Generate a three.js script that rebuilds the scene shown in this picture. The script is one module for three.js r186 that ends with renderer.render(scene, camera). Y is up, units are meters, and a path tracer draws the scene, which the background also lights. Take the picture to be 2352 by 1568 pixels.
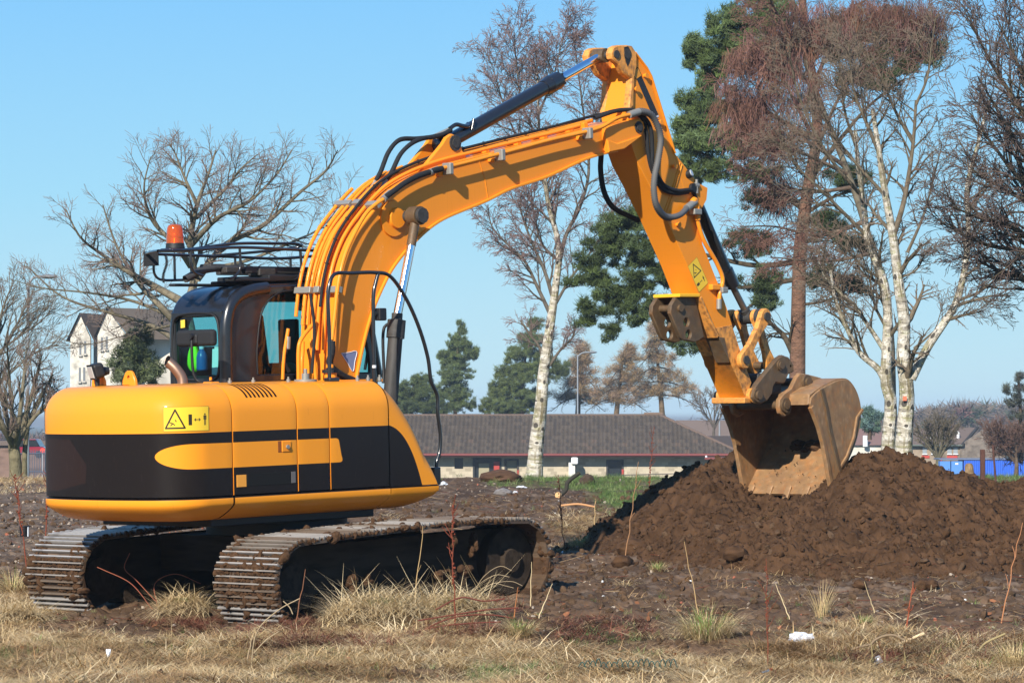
import * as THREE from 'three';
import { mergeGeometries, toCreasedNormals } from 'three/addons/utils/BufferGeometryUtils.js';
import { RoundedBoxGeometry } from 'three/addons/geometries/RoundedBoxGeometry.js';

// ---------------------------------------------------------------- camera, sky, sun
const scene = new THREE.Scene();
const EYE = new THREE.Vector3(0, 1.697, 0);
const camera = new THREE.PerspectiveCamera(12.123, 1024 / 682, 0.5, 6000);
camera.position.copy(EYE);
camera.rotation.x = THREE.MathUtils.degToRad(1.3268);
camera.updateMatrixWorld(true);
const renderer = new THREE.WebGLRenderer({ antialias: true });
renderer.toneMapping = THREE.LinearToneMapping;
renderer.toneMappingExposure = 1.5;
renderer.shadowMap.enabled = true;

const SUN = new THREE.Vector3(-0.069, 0.108, 0.177).normalize();
const sun = new THREE.DirectionalLight(new THREE.Color().setRGB(1, 0.93, 0.82), 5);
sun.position.copy(SUN).multiplyScalar(60).add(new THREE.Vector3(0, 0, -30));
sun.target.position.set(0, 0, -30);
sun.castShadow = true;
Object.assign(sun.shadow.camera, { left: -20, right: 20, top: 20, bottom: -20, near: 1, far: 150 });
sun.shadow.mapSize.set(4096, 4096);
scene.add(sun, sun.target);

{ // clear early-spring sky: pale at the horizon, deeper blue overhead
  const W = 256, H = 2048, data = new Float32Array(W * H * 4);
  const stops = [[0, 0.40, 0.55, 0.60], [1.25, 0.355, 0.538, 0.615], [3.9, 0.254, 0.492, 0.643], [7.4, 0.170, 0.410, 0.665], [12, 0.115, 0.33, 0.64], [25, 0.08, 0.245, 0.56], [50, 0.06, 0.19, 0.47], [90, 0.045, 0.15, 0.40]];
  for (let j = 0; j < H; j++) {
    const el = ((j + 0.5) / H - 0.5) * 180, e = Math.max(0, el);
    let k = 0; while (k < stops.length - 2 && stops[k + 1][0] < e) k++;
    const t = Math.min(1, (e - stops[k][0]) / (stops[k + 1][0] - stops[k][0]));
    for (let i = 0; i < W; i++) for (let c = 0; c < 3; c++) {
      data[(j * W + i) * 4 + c] = el < 0 ? [0.09, 0.07, 0.05][c] : stops[k][c + 1] * (1 - t) + stops[k + 1][c + 1] * t;
      data[(j * W + i) * 4 + 3] = 1;
    }
  }
  const t = new THREE.DataTexture(data, W, H, THREE.RGBAFormat, THREE.FloatType);
  t.mapping = THREE.EquirectangularReflectionMapping; t.magFilter = THREE.LinearFilter; t.needsUpdate = true;
  scene.background = t; scene.environment = t;
}

// ---------------------------------------------------------------- helpers
let seed = 7;
const rnd = () => { seed = (seed + 0x6d2b79f5) | 0; let t = Math.imul(seed ^ (seed >>> 15), 1 | seed); t = (t + Math.imul(t ^ (t >>> 7), 61 | t)) ^ t; return ((t ^ (t >>> 14)) >>> 0) / 4294967296; };
const rr = (a, b) => a + (b - a) * rnd();
const reseed = (s) => { seed = s; };
const V = (x, y, z) => new THREE.Vector3(x, y, z);
const clamp = THREE.MathUtils.clamp, lerp = THREE.MathUtils.lerp, sstep = (x, a, b) => { const t = clamp((x - a) / (b - a), 0, 1); return t * t * (3 - 2 * t); };
const hash = (x, y) => { let h = Math.imul(x, 374761393) ^ Math.imul(y, 668265263); h = Math.imul(h ^ (h >>> 13), 1274126177); return ((h ^ (h >>> 16)) >>> 0) / 4294967296; };
const vnoise = (x, y) => { const ix = Math.floor(x), iy = Math.floor(y), fx = x - ix, fy = y - iy, u = fx * fx * (3 - 2 * fx), v = fy * fy * (3 - 2 * fy);
  return lerp(lerp(hash(ix, iy), hash(ix + 1, iy), u), lerp(hash(ix, iy + 1), hash(ix + 1, iy + 1), u), v); };
const fbm = (x, y, n = 4) => { let s = 0, a = 0.5, t = 0; for (let i = 0; i < n; i++) { s += a * vnoise(x, y); t += a; a *= 0.5; x = x * 2.03 + 17.3; y = y * 2.03 + 9.1; } return s / t; };
const interp = (x, pts) => { let k = 0; while (k < pts.length - 2 && pts[k + 1][0] < x) k++; const t = clamp((x - pts[k][0]) / (pts[k + 1][0] - pts[k][0]), 0, 1); return lerp(pts[k][1], pts[k + 1][1], t); };

const used = new Map();
const numbered = (n) => { const k = (used.get(n) ?? -1) + 1; used.set(n, k); return k ? n + '_' + String(k).padStart(3, '0') : n; };
function tag(o, label, category, group, kind) { if (label) o.userData.label = label; if (category) o.userData.category = category; if (group) o.userData.group = group; if (kind) o.userData.kind = kind; return o; }
function mesh(name, geo, mat, parent) {
  const m = new THREE.Mesh(Array.isArray(geo) ? merge(geo) : geo, mat);
  m.name = parent && parent !== scene ? name : numbered(name); m.castShadow = m.receiveShadow = true; (parent ?? scene).add(m); return m;
}
function thing(name, label, category, pos = V(0, 0, 0), group) { const o = new THREE.Group(); o.name = numbered(name); o.position.copy(pos); scene.add(o); return tag(o, label, category, group); }
function sub(name, parent) { const o = new THREE.Group(); o.name = name; parent.add(o); return o; }
function norm(g) { const h = g.index ? g.toNonIndexed() : g; if (!h.attributes.normal) h.computeVertexNormals(); if (!h.attributes.uv) h.setAttribute('uv', new THREE.BufferAttribute(new Float32Array(h.attributes.position.count * 2), 2)); for (const k of Object.keys(h.attributes)) if (!['position', 'normal', 'uv', 'color'].includes(k)) h.deleteAttribute(k); return h; }
function merge(list) { const l = list.flat().map(norm); const c = l.some((g) => g.attributes.color); if (c) l.forEach((g) => { if (!g.attributes.color) paint(g, [1, 1, 1]); }); return l.length === 1 ? l[0] : mergeGeometries(l); }
function paint(g, c) { const n = g.attributes.position.count, a = new Float32Array(n * 3); for (let i = 0; i < n; i++) a.set(c, i * 3); g.setAttribute('color', new THREE.BufferAttribute(a, 3)); return g; }
function instanced(name, geo, mat, mats, parent, colors) {
  const m = new THREE.InstancedMesh(geo, mat, mats.length); mats.forEach((x, i) => m.setMatrixAt(i, x)); if (colors) colors.forEach((c, i) => m.setColorAt(i, c));
  m.name = parent && parent !== scene ? name : numbered(name); m.castShadow = m.receiveShadow = true; m.userData.kind = 'stuff'; (parent ?? scene).add(m); return m;
}
// a world point seen at photograph coordinates (2352 wide) u, v, at depth d metres
const at = (u, v, d) => V((u - 1176) / 7383, -(v - 784) / 7383, -1).applyEuler(camera.rotation).multiplyScalar(d).add(EYE);

// ground height, x to the right and d metres away from the camera
const BASE = [[10, -0.08], [21, -0.05], [25, -0.02], [28.3, 0.06], [34, 0.2], [40, 0.33], [50, 0.5], [57, 0.56], [65, 0.42], [85, 0.06], [110, -0.8], [150, -2.2], [230, -3.4], [400, -4.5], [3000, -8]];
function lie(x, d) { const w = sstep(d, 20, 26) * (1 - sstep(d, 40, 56)); return interp(d, BASE) + 0.03 * clamp(x + 1.95, -3, 4) * w; }
const BUMPS = [[3.8, 33.5, 1.30, 2.75, 3.4, 4.4, 3.0], [2.55, 34.9, 1.36, 1.9, 2.5, 4.0, 2.5], [6.0, 34.6, 1.06, 3.0, 3.6, 4.4, 3.0], [8.6, 35, 1.0, 3, 4, 4.8, 3]];
function heap(x, d) { // height of the soil heap above the ground
  let h = 0; const dip = Math.exp(-(((x - 2.78) / 0.6) ** 4) - (((d - 33.2) / 1.25) ** 4));
  for (const [cx, cd, top, l, r, f, b] of BUMPS) {
    const q = Math.hypot((x - cx) / (x < cx ? l : r), (d - cd) / (d < cd ? f : b));
    if (q < 1) { const k = (top - lie(cx, cd)) * (1.03 * Math.pow(1 - q, 1.08) - 0.06 * Math.exp(-q * q * 40)); h = Math.max(h, k) ; }
  }
  return h * (1 - 0.34 * dip);
}
function rough(x, d) { const f = 1 - sstep(d, 50, 90); if (f <= 0) return 0; return f * ((fbm(x * 1.1, d * 1.1, 3) - 0.5) * 0.14 + (fbm(x * 7 + 3, d * 7, 3) - 0.5) * 0.085 + (fbm(x * 24, d * 24, 2) - 0.5) * 0.045); }
const gy = (x, d) => lie(x, d) + rough(x, d);
const onGround = (u, v) => { // where the sight line of a photograph coordinate meets the ground
  let d = 15; for (; d < 400; d += 0.4) { const p = at(u, v, d); if (p.y <= lie(p.x, d) + 0.1) break; } for (d -= 0.4; d < 400; d += 0.03) { const p = at(u, v, d); if (p.y <= gy(p.x, d)) break; } return at(u, v, d); };

function tileTex(n, fn, srgb) { const data = new Uint8Array(n * n * 4); for (let j = 0; j < n; j++) for (let i = 0; i < n; i++) { const c = fn(i / n, j / n); for (let k = 0; k < 3; k++) data[(j * n + i) * 4 + k] = clamp(c[k] ?? c[0], 0, 1) * 255; data[(j * n + i) * 4 + 3] = 255; }
  const t = new THREE.DataTexture(data, n, n); t.wrapS = t.wrapT = THREE.RepeatWrapping; t.magFilter = THREE.LinearFilter; t.colorSpace = srgb ? THREE.SRGBColorSpace : THREE.NoColorSpace; t.needsUpdate = true; return t; }
const pnoise = (u, v, f) => { const x = u * f, y = v * f, ix = Math.floor(x), iy = Math.floor(y), fx = x - ix, fy = y - iy, a = fx * fx * (3 - 2 * fx), b = fy * fy * (3 - 2 * fy), h = (i, j) => hash(((i % f) + f) % f + f * 131, ((j % f) + f) % f + f * 17);
  return lerp(lerp(h(ix, iy), h(ix + 1, iy), a), lerp(h(ix, iy + 1), h(ix + 1, iy + 1), a), b); };
const pfbm = (u, v, f, n) => { let s = 0, a = 0.5, t = 0; for (let i = 0; i < n; i++) { s += a * pnoise(u, v, f); t += a; a *= 0.55; f *= 2; } return s / t; };
const grain = tileTex(512, (u, v) => { const n = pfbm(u, v, 8, 6); return [0.35 + n * 1.0]; }, false);
const grainBump = tileTex(512, (u, v) => [pfbm(u, v, 16, 5)], false);
const rep = (t, x, y = x) => { const c = t.clone(); c.repeat.set(x, y); c.needsUpdate = true; return c; };
function canvasTex(w, h, draw) { const c = document.createElement('canvas'); c.width = w; c.height = h; draw(c.getContext('2d'), w, h); const t = new THREE.CanvasTexture(c); t.colorSpace = THREE.SRGBColorSpace; return t; }
const lin = (r, g, b) => new THREE.Color().setRGB(r, g, b);
const M = (r, g, b, rough = 0.8, extra = {}) => new THREE.MeshPhysicalMaterial({ color: lin(r, g, b), roughness: rough, specularIntensity: rough > 0.65 ? 0.2 : 0.7, ...extra });
const both = { side: THREE.DoubleSide };

// tubes written straight into arrays; used for branches, twigs, hoses
class Sticks {
  constructor() { this.p = []; this.n = []; this.i = []; this.uv = []; }
  add(pts, rad, sides = 5) {
    let up = Math.abs(pts[1].y - pts[0].y) > 0.9 * pts[1].distanceTo(pts[0]) ? V(1, 0, 0) : V(0, 1, 0);
    const b0 = this.p.length / 3, T = V(0, 0, 0), A = V(0, 0, 0), B = V(0, 0, 0); let s = 0;
    for (let k = 0; k < pts.length; k++) {
      T.subVectors(pts[Math.min(k + 1, pts.length - 1)], pts[Math.max(k - 1, 0)]).normalize();
      A.crossVectors(T, up).normalize(); B.crossVectors(A, T).normalize(); up = B.clone();
      if (k) s += pts[k].distanceTo(pts[k - 1]);
      const r = typeof rad === 'number' ? rad : rad[k];
      for (let j = 0; j <= sides; j++) { const a = (j / sides) * Math.PI * 2, c = Math.cos(a), q = Math.sin(a);
        const nx = A.x * c + B.x * q, ny = A.y * c + B.y * q, nz = A.z * c + B.z * q;
        this.p.push(pts[k].x + nx * r, pts[k].y + ny * r, pts[k].z + nz * r); this.n.push(nx, ny, nz); this.uv.push(j / sides, s); }
    }
    for (let k = 0; k < pts.length - 1; k++) for (let j = 0; j < sides; j++) { const a = b0 + k * (sides + 1) + j, b = a + sides + 1; this.i.push(a, b, a + 1, b, b + 1, a + 1); }
  }
  geo() { const g = new THREE.BufferGeometry(); g.setAttribute('position', new THREE.Float32BufferAttribute(this.p, 3)); g.setAttribute('normal', new THREE.Float32BufferAttribute(this.n, 3)); g.setAttribute('uv', new THREE.Float32BufferAttribute(this.uv, 2)); g.setIndex(this.i); return g; }
}
const curve = (pts, n) => new THREE.CatmullRomCurve3(pts.map((q) => (Array.isArray(q) ? V(...q) : q)), false, 'centripetal').getSpacedPoints(n);
function hose(pts, r, n = 40, sides = 8) { const s = new Sticks(); s.add(curve(pts, n), r, sides); return s.geo(); }
function cyl(a, b, r, r2 = r, sides = 20) { const p = V(...a), q = V(...b), g = new THREE.CylinderGeometry(r2, r, p.distanceTo(q), sides); g.applyQuaternion(new THREE.Quaternion().setFromUnitVectors(V(0, 1, 0), q.clone().sub(p).normalize())); const m = p.add(q).multiplyScalar(0.5); return g.translate(m.x, m.y, m.z); }
function box(x0, x1, y0, y1, z0, z1, r = 0.012) { const w = x1 - x0, h = y1 - y0, d = z1 - z0; return new RoundedBoxGeometry(w, h, d, 2, Math.min(r, w / 2.1, h / 2.1, d / 2.1)).translate((x0 + x1) / 2, (y0 + y1) / 2, (z0 + z1) / 2); }
function plate(pts, z0, z1, bevel = 0.006, holes = [], smooth = false) {
  const s = new THREE.Shape(pts.map((p) => new THREE.Vector2(...p))); for (const h of holes) s.holes.push(h);
  const g = new THREE.ExtrudeGeometry(s, { depth: z1 - z0 - 2 * bevel, bevelEnabled: bevel > 0, bevelThickness: bevel, bevelSize: bevel, bevelOffset: -bevel, bevelSegments: 1, curveSegments: 16 });
  g.translate(0, 0, z0 + bevel); return toCreasedNormals(g, smooth ? 0.6 : 0.4);
}
const hole = (x, y, r) => { const p = new THREE.Path(); p.absarc(x, y, r, 0, Math.PI * 2, true); return p; };
function strip(path, z0, z1, t, both_ = true) { // a plate of thickness t that follows a path in x, y
  const n = path.length, out = [], inn = [];
  for (let k = 0; k < n; k++) { const a = path[Math.max(k - 1, 0)], b = path[Math.min(k + 1, n - 1)], l = Math.hypot(b[0] - a[0], b[1] - a[1]), nx = -(b[1] - a[1]) / l, ny = (b[0] - a[0]) / l; out.push([path[k][0] + nx * t / 2, path[k][1] + ny * t / 2]); inn.unshift([path[k][0] - nx * t / 2, path[k][1] - ny * t / 2]); }
  return plate([...out, ...inn], z0, z1, Math.min(0.004, t / 4));
}
const smooth2 = (pts, n) => new THREE.CatmullRomCurve3(pts.map((p) => V(p[0], p[1], 0)), false, 'centripetal').getSpacedPoints(n).map((p) => [p.x, p.y]);

// ---------------------------------------------------------------- ground
const SOIL = [0.142, 0.088, 0.053], DARK = [0.084, 0.052, 0.033], STRAW = [0.34, 0.23, 0.11], GREEN = [0.085, 0.13, 0.03], RUBBLE = [0.17, 0.125, 0.09], LAWN = [0.10, 0.125, 0.04];
const mix3 = (a, b, t) => [lerp(a[0], b[0], t), lerp(a[1], b[1], t), lerp(a[2], b[2], t)];
function strawShare(x, d) { // how much dead grass lies on the soil
  const n = fbm(x * 0.9 + 4, d * 0.45 + 2, 3), edge = x < -0.4 ? 25.2 : lerp(24.4, 23.0, sstep(x, -0.4, 1.2)) ;
  let s = sstep(edge + (n - 0.5) * 3.2 - d, -0.25, 0.5);
  if (x > 2.4) s = Math.max(s, sstep(24.2 + (n - 0.5) * 3 - d, 0, 0.6));
  if (x < -3.0) s = Math.max(s, 0.9 * sstep(30.5 + (n - 0.5) * 4 - d, 0, 1) * sstep(-3.6 - x + (n - 0.5), 0, 0.5));
  if (d > 31 && d < 45) s = Math.max(s, sstep(n, 0.32, 0.5) * sstep(x, 0.25, 0.6) * (1 - sstep(x, 2.4, 3)) * sstep(d, 33, 34.5) * (1 - sstep(d, 40, 43)));
  return s * (0.2 + 0.8 * sstep(fbm(x * 1.9, d * 1.4, 3), 0.36, 0.52));
}
function greenShare(x, d) {
  const n = fbm(x * 1.3 + 40, d * 0.7, 3); let g = 0.55 * sstep(n, 0.55, 0.72) * (1 - sstep(d, 22.6, 25));
  g = Math.max(g, sstep(d + 9 * (fbm(x * 0.8, d * 0.25, 2) - 0.5), 51, 55) * sstep(x + (fbm(d * 0.4, x, 2) - 0.5), -0.6, 0.8) * (1 - sstep(d, 100, 130)) * (0.35 + 0.65 * sstep(fbm(x * 1.7 + 9, d * 0.6, 3), 0.38, 0.55)));
  g = Math.max(g, sstep(n, 0.32, 0.5) * sstep(d, 38, 41) * (1 - sstep(d, 50, 53)) * sstep(x, 1.0, 1.5) * 0.95);
  if (x < -5) g = Math.max(g, sstep(d, 66, 72) * (1 - sstep(d, 110, 120)));
  return g;
}
function groundColor(x, d) {
  const n = fbm(x * 1.7, d * 1.7, 4), f = fbm(x * 9, d * 9, 3);
  let c = mix3(DARK, SOIL, sstep(n, 0.3, 0.65)); c = mix3(c, RUBBLE, 0.75 * sstep(f, 0.56, 0.74) * sstep(d, 26, 28));
  if (x < -2.5) c = mix3(c, RUBBLE, 0.65 * sstep(d, 33, 38) * (1 - sstep(d, 52, 56)));
  c = mix3(c, mix3(STRAW, [0.17, 0.10, 0.045], sstep(f, 0.5, 0.7)), strawShare(x, d) * 0.8);
  if (d > 48 && d < 66 && x < -1.6) c = mix3(c, STRAW, 0.7 * sstep(fbm(x * 0.8, d * 0.8, 3), 0.45, 0.6) * sstep(d, 50, 53));
  c = mix3(c, d > 48 ? LAWN : GREEN, greenShare(x, d));
  if (d > 130) c = mix3(c, [0.11, 0.11, 0.07], sstep(d, 130, 160));
  const k = 0.8 + 0.4 * f; return [c[0] * k, c[1] * k, c[2] * k];
}
const grainMat = (extra = {}) => new THREE.MeshPhysicalMaterial({ color: 0xffffff, vertexColors: true, roughness: 0.95, specularIntensity: 0.15, map: grain, bumpMap: grainBump, bumpScale: 0.012, ...extra });
{
  const rows = []; for (let d = -60; d < 10; d += 7) rows.push(d);
  for (let d = 12; d < 2900;) { rows.push(d); d += d < 18.5 ? 0.8 : d < 38 ? 0.045 : d < 62 ? 0.13 : d < 100 ? 1.2 : d * 0.05; }
  const cols = []; for (let k = -12; k < 0; k++) cols.push(-0.19 * Math.pow(1.3, -k)); for (let k = 0; k <= 560; k++) cols.push(-0.19 + 0.38 * k / 560); for (let k = 1; k <= 12; k++) cols.push(0.19 * Math.pow(1.3, k));
  const R = rows.length, C = cols.length, P = new Float32Array(R * C * 3), K = new Float32Array(R * C * 3), U = new Float32Array(R * C * 2), I = [];
  for (let r = 0; r < R; r++) for (let c = 0; c < C; c++) { const d = rows[r], x = cols[c] * Math.max(d, 20) , k = r * C + c, y = gy(x, d);
    P.set([x, y, -d], k * 3); K.set(groundColor(x, d), k * 3); U.set([x / 1.3, d / 1.3], k * 2);
    if (r && c) { const a = k - C - 1; I.push(a, a + 1, k - 1, a + 1, k, k - 1); } }
  const g = new THREE.BufferGeometry(); g.setAttribute('position', new THREE.BufferAttribute(P, 3)); g.setAttribute('color', new THREE.BufferAttribute(K, 3)); g.setAttribute('uv', new THREE.BufferAttribute(U, 2)); g.setIndex(I); g.computeVertexNormals();
  tag(mesh('ground', g, grainMat()), 'rough ground of bare soil, rubble and dead grass', null, null, 'structure');
}

// ---------------------------------------------------------------- soil heap
const worley = (x, y) => { const ix = Math.floor(x), iy = Math.floor(y); let m = 9; for (let i = -1; i < 2; i++) for (let j = -1; j < 2; j++) { const px = ix + i + hash(ix + i, iy + j), py = iy + j + hash(ix + i + 91, iy + j + 37); m = Math.min(m, (px - x) ** 2 + (py - y) ** 2); } return Math.sqrt(m); };
const lumps = (x, d) => { const wx = x + 0.12 * fbm(x * 5, d * 5, 2), wd = d + 0.12 * fbm(x * 5 + 9, d * 5, 2); return (fbm(x * 1.3, d * 1.3, 2) - 0.5) * 0.2 + 0.10 * (1 - Math.min(1, worley(wx * 3.7, wd * 3.7))) + 0.085 * (1 - Math.min(1, worley(wx * 8, wd * 8))) * fbm(x * 3, d * 3 + 5, 2) * 1.6 + 0.05 * (1 - Math.min(1, worley(wx * 17, wd * 17))) + 0.075 * (fbm(x * 24, d * 24, 3) - 0.5) - 0.13 + 0.035; };
const heapTop = (x, d) => { const h = heap(x, d); return h <= 0 ? -0.2 + gy(x, d) : gy(x, d) * 0.4 + lie(x, d) * 0.6 + h + lumps(x, d) * sstep(h, 0, 0.12) - 0.05 * (1 - sstep(h, 0, 0.1)); };
const surface = (x, d) => Math.max(gy(x, d), heapTop(x, d));
const HEAP = thing('soil_heap', 'large heap of freshly dug brown soil under the digger bucket', 'soil heap', V(4, 0, -34));
const clodGeo = [];
{
  const x0 = 0.2, x1 = 13, d0 = 28.5, d1 = 38.5, nx = 470, nd = 330, P = [], K = [], U = [], I = [], id = new Int32Array((nx + 1) * (nd + 1)).fill(-1);
  for (let j = 0; j <= nd; j++) for (let i = 0; i <= nx; i++) { const x = lerp(x0, x1, Math.pow(i / nx, 1.15)), d = lerp(d0, d1, Math.pow(j / nd, 1.1)); if (heap(x, d) < 0.001 && heap(x + 0.15, d) < 0.001 && heap(x, d + 0.15) < 0.001 && heap(x - 0.1, d) < 0.001) continue;
    id[j * (nx + 1) + i] = P.length / 3; P.push(x - 4, heapTop(x, d), -d + 34); const n = (0.82 + 0.36 * fbm(x * 2, d * 2, 4)) * (0.8 + 0.4 * fbm(x * 19, d * 19, 2)); K.push(0.080 * n, 0.043 * n, 0.0225 * n); U.push(x / 0.9, d / 0.9); }
  for (let j = 1; j <= nd; j++) for (let i = 1; i <= nx; i++) { const a = id[(j - 1) * (nx + 1) + i - 1], b = id[(j - 1) * (nx + 1) + i], c = id[j * (nx + 1) + i - 1], e = id[j * (nx + 1) + i]; if (a >= 0 && b >= 0 && c >= 0) I.push(a, b, c); if (b >= 0 && e >= 0 && c >= 0) I.push(b, e, c); }
  const g = new THREE.BufferGeometry(); g.setAttribute('position', new THREE.Float32BufferAttribute(P, 3)); g.setAttribute('color', new THREE.Float32BufferAttribute(K, 3)); g.setAttribute('uv', new THREE.Float32BufferAttribute(U, 2)); g.setIndex(I); g.computeVertexNormals();
  mesh('soil', g, grainMat({ bumpScale: 0.02 }), HEAP);
  for (let k = 0; k < 6; k++) { const c = new THREE.IcosahedronGeometry(1, 3), p = c.attributes.position, v = V(0, 0, 0); for (let i = 0; i < p.count; i++) { v.fromBufferAttribute(p, i); const s = 0.72 + 0.42 * fbm(v.x * 1.6 + k * 9 + 5, v.y * 1.6 + v.z * 1.3, 3) + 0.12 * fbm(v.x * 5 + v.z * 4, v.y * 5 + k, 2); v.multiplyScalar(s * (0.86 + 0.3 * fbm(v.x * 9 + k, v.y * 9 + v.z * 11, 3))); p.setXYZ(i, v.x, v.y * 0.8, v.z); } c.computeVertexNormals(); clodGeo.push(toCreasedNormals(c, 0.9)); }
}
const soilMat = M(0.080, 0.043, 0.0225, 0.97, { map: rep(grain, 1), bumpMap: rep(grainBump, 1), bumpScale: 0.004 });
const soilDark = M(0.10, 0.061, 0.036, 0.97, { map: rep(grain, 1), bumpMap: rep(grainBump, 1), bumpScale: 0.004 });
{
  reseed(11);
  const m = [[], [], []]; // small clods scattered over the heap and at its foot
  for (let k = 0; k < 16000; k++) { const x = rr(0.4, 8.2), d = rr(28.6, 36), h = heap(x, d); if (h <= 0 && rnd() > 0.12) continue; const s = 0.006 + 0.024 * Math.pow(rnd(), 3);
    m[k % 3].push(new THREE.Matrix4().compose(V(x - 4, surface(x, d) + s * 0.25, 34 - d), new THREE.Quaternion().setFromEuler(new THREE.Euler(rr(0, 6), rr(0, 6), rr(0, 6))), V(s * rr(0.8, 1.4), s * rr(0.7, 1), s * rr(0.8, 1.3)))); }
  m.forEach((l, k) => instanced('small_clods', clodGeo[k], soilMat, l, HEAP));
  for (let k = 0; k < 46; k++) { const x = rr(1.2, 7.2), d = rr(29.2, 33.4); if (heap(x, d) < 0.05) continue; const s = rr(0.03, 0.055), c = mesh('clod', clodGeo[k % 6], soilMat, HEAP); c.position.set(x - 4, surface(x, d) + s * 0.2, 34 - d); c.rotation.set(rr(0, 6), rr(0, 6), rr(0, 6)); c.scale.set(s * 1.3, s, s * 1.1); }
  for (const [u, v, s] of [[1430, 1300, 0.1], [1452, 1268, 0.12], [2140, 1350, 0.06], [1975, 1350, 0.06], [1690, 1285, 0.1], [2120, 1352, 0.07]]) { let d = 28; for (; d < 35; d += 0.02) { const q = at(u, v, d); if (q.y <= surface(q.x, d)) break; } const q = at(u, v, d), c = mesh('clod', clodGeo[rnd() * 6 | 0], soilMat, HEAP); c.position.set(q.x - 4, surface(q.x, d) + s * 0.3, 34 - d); c.scale.set(s * 1.3, s, s); c.rotation.y = rr(0, 6); }
}

// ---------------------------------------------------------------- excavator
const paintMap = canvasTex(512, 512, (c, w, h) => { c.fillStyle = '#fff'; c.fillRect(0, 0, w, h); reseed(3); for (let k = 0; k < 260; k++) { c.fillStyle = `rgba(${rnd() < 0.5 ? '150,110,60' : '225,215,200'},${rr(0.03, 0.12)})`; c.beginPath(); c.arc(rnd() * w, rnd() * h, rr(0.5, 3), 0, 7); c.fill(); } for (let k = 0; k < 90; k++) { c.strokeStyle = `rgba(150,110,70,${rr(0.02, 0.06)})`; c.lineWidth = rr(0.5, 2); const x = rnd() * w; c.beginPath(); c.moveTo(x, rnd() * h); c.lineTo(x + rr(-4, 4), h * rnd()); c.stroke(); } });
paintMap.wrapS = paintMap.wrapT = THREE.RepeatWrapping;
const YEL = [0.78, 0.255, 0.016];
const yellow = new THREE.MeshPhysicalMaterial({ color: lin(...YEL), map: paintMap, roughness: 0.45, specularIntensity: 0.35, clearcoat: 0.12, clearcoatRoughness: 0.15 });
const worn = new THREE.MeshStandardMaterial({ color: 0xffffff, roughness: 0.6, map: canvasTex(1024, 1024, (c, w, h) => { // orange paint worn through to rust and bare steel
  c.fillStyle = '#dc9340'; c.fillRect(0, 0, w, h); reseed(5);
  for (let k = 0; k < 1500; k++) { const g = c.createRadialGradient(0, 0, 0, 0, 0, 1), r = rr(4, 46); c.save(); c.translate(rnd() * w, rnd() * h); c.scale(r * rr(0.4, 1), r); g.addColorStop(0, ['rgba(112,72,40,.5)', 'rgba(150,110,70,.42)', 'rgba(190,150,95,.35)', 'rgba(70,48,34,.42)'][k & 3]); g.addColorStop(1, 'rgba(120,80,40,0)'); c.fillStyle = g; c.fillRect(-1, -1, 2, 2); c.restore(); }
  for (let k = 0; k < 900; k++) { c.fillStyle = ['rgba(220,205,180,.5)', 'rgba(80,50,32,.6)'][k & 1]; c.fillRect(rnd() * w, rnd() * h, rr(1, 5), rr(1, 6)); } }) });
worn.map.wrapS = worn.map.wrapT = THREE.RepeatWrapping;
const rusty = new THREE.MeshStandardMaterial({ color: 0xffffff, roughness: 0.62, metalness: 0.1, map: canvasTex(1024, 1024, (c, w, h) => { // brown, earth-polished bucket steel
  c.fillStyle = '#8c6b47'; c.fillRect(0, 0, w, h); reseed(6);
  for (let k = 0; k < 1300; k++) { const r = rr(6, 90), g = c.createRadialGradient(0, 0, 0, 0, 0, 1); c.save(); c.translate(rnd() * w, rnd() * h); c.scale(r * rr(0.3, 1), r); g.addColorStop(0, ['rgba(190,112,48,.34)', 'rgba(184,152,116,.36)', 'rgba(110,80,56,.28)', 'rgba(160,124,90,.3)', 'rgba(84,66,52,.22)'][k % 5]); g.addColorStop(1, 'rgba(120,90,60,0)'); c.fillStyle = g; c.fillRect(-1, -1, 2, 2); c.restore(); }
  for (let k = 0; k < 700; k++) { c.fillStyle = ['rgba(178,160,138,.5)', 'rgba(60,42,30,.6)'][k & 1]; c.beginPath(); c.arc(rnd() * w, rnd() * h, rr(0.6, 3), 0, 7); c.fill(); } }) });
rusty.map.wrapS = rusty.map.wrapT = THREE.RepeatWrapping;
const castIron = new THREE.MeshStandardMaterial({ color: lin(0.46, 0.52, 0.6), roughness: 0.6, metalness: 0.2, map: rusty.map });
const black = new THREE.MeshPhysicalMaterial({ color: lin(0.012, 0.012, 0.014), roughness: 0.3, clearcoat: 0.4, clearcoatRoughness: 0.12 });
const matt = M(0.014, 0.014, 0.015, 0.55), rubber = M(0.022, 0.023, 0.025, 0.7), greyRubber = M(0.10, 0.10, 0.10, 0.65);
const steel = M(0.27, 0.26, 0.23, 0.5, { metalness: 0.35 }), chrome = M(0.8, 0.8, 0.82, 0.12, { metalness: 1 });
const grime = M(0.05, 0.046, 0.042, 0.6, { map: rep(grain, 1) });
const glassMat = (r, g, b) => new THREE.MeshPhysicalMaterial({ color: lin(r, g, b), roughness: 0.02, transmission: 1, thickness: 0, ior: 1.5, ...both });
const pane = glassMat(0.40, 0.74, 0.74);

const EX = thing('excavator', 'orange and black tracked excavator digging into the soil heap', 'excavator', V(-2.1151, 0.0642, -28.2954));
EX.quaternion.setFromRotationMatrix(new THREE.Matrix4().makeBasis(V(0.68193, 0.02525, -0.73098), V(-0.02094, 0.99967, 0.015), V(0.73111, 0.00507, 0.68224)));

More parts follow.
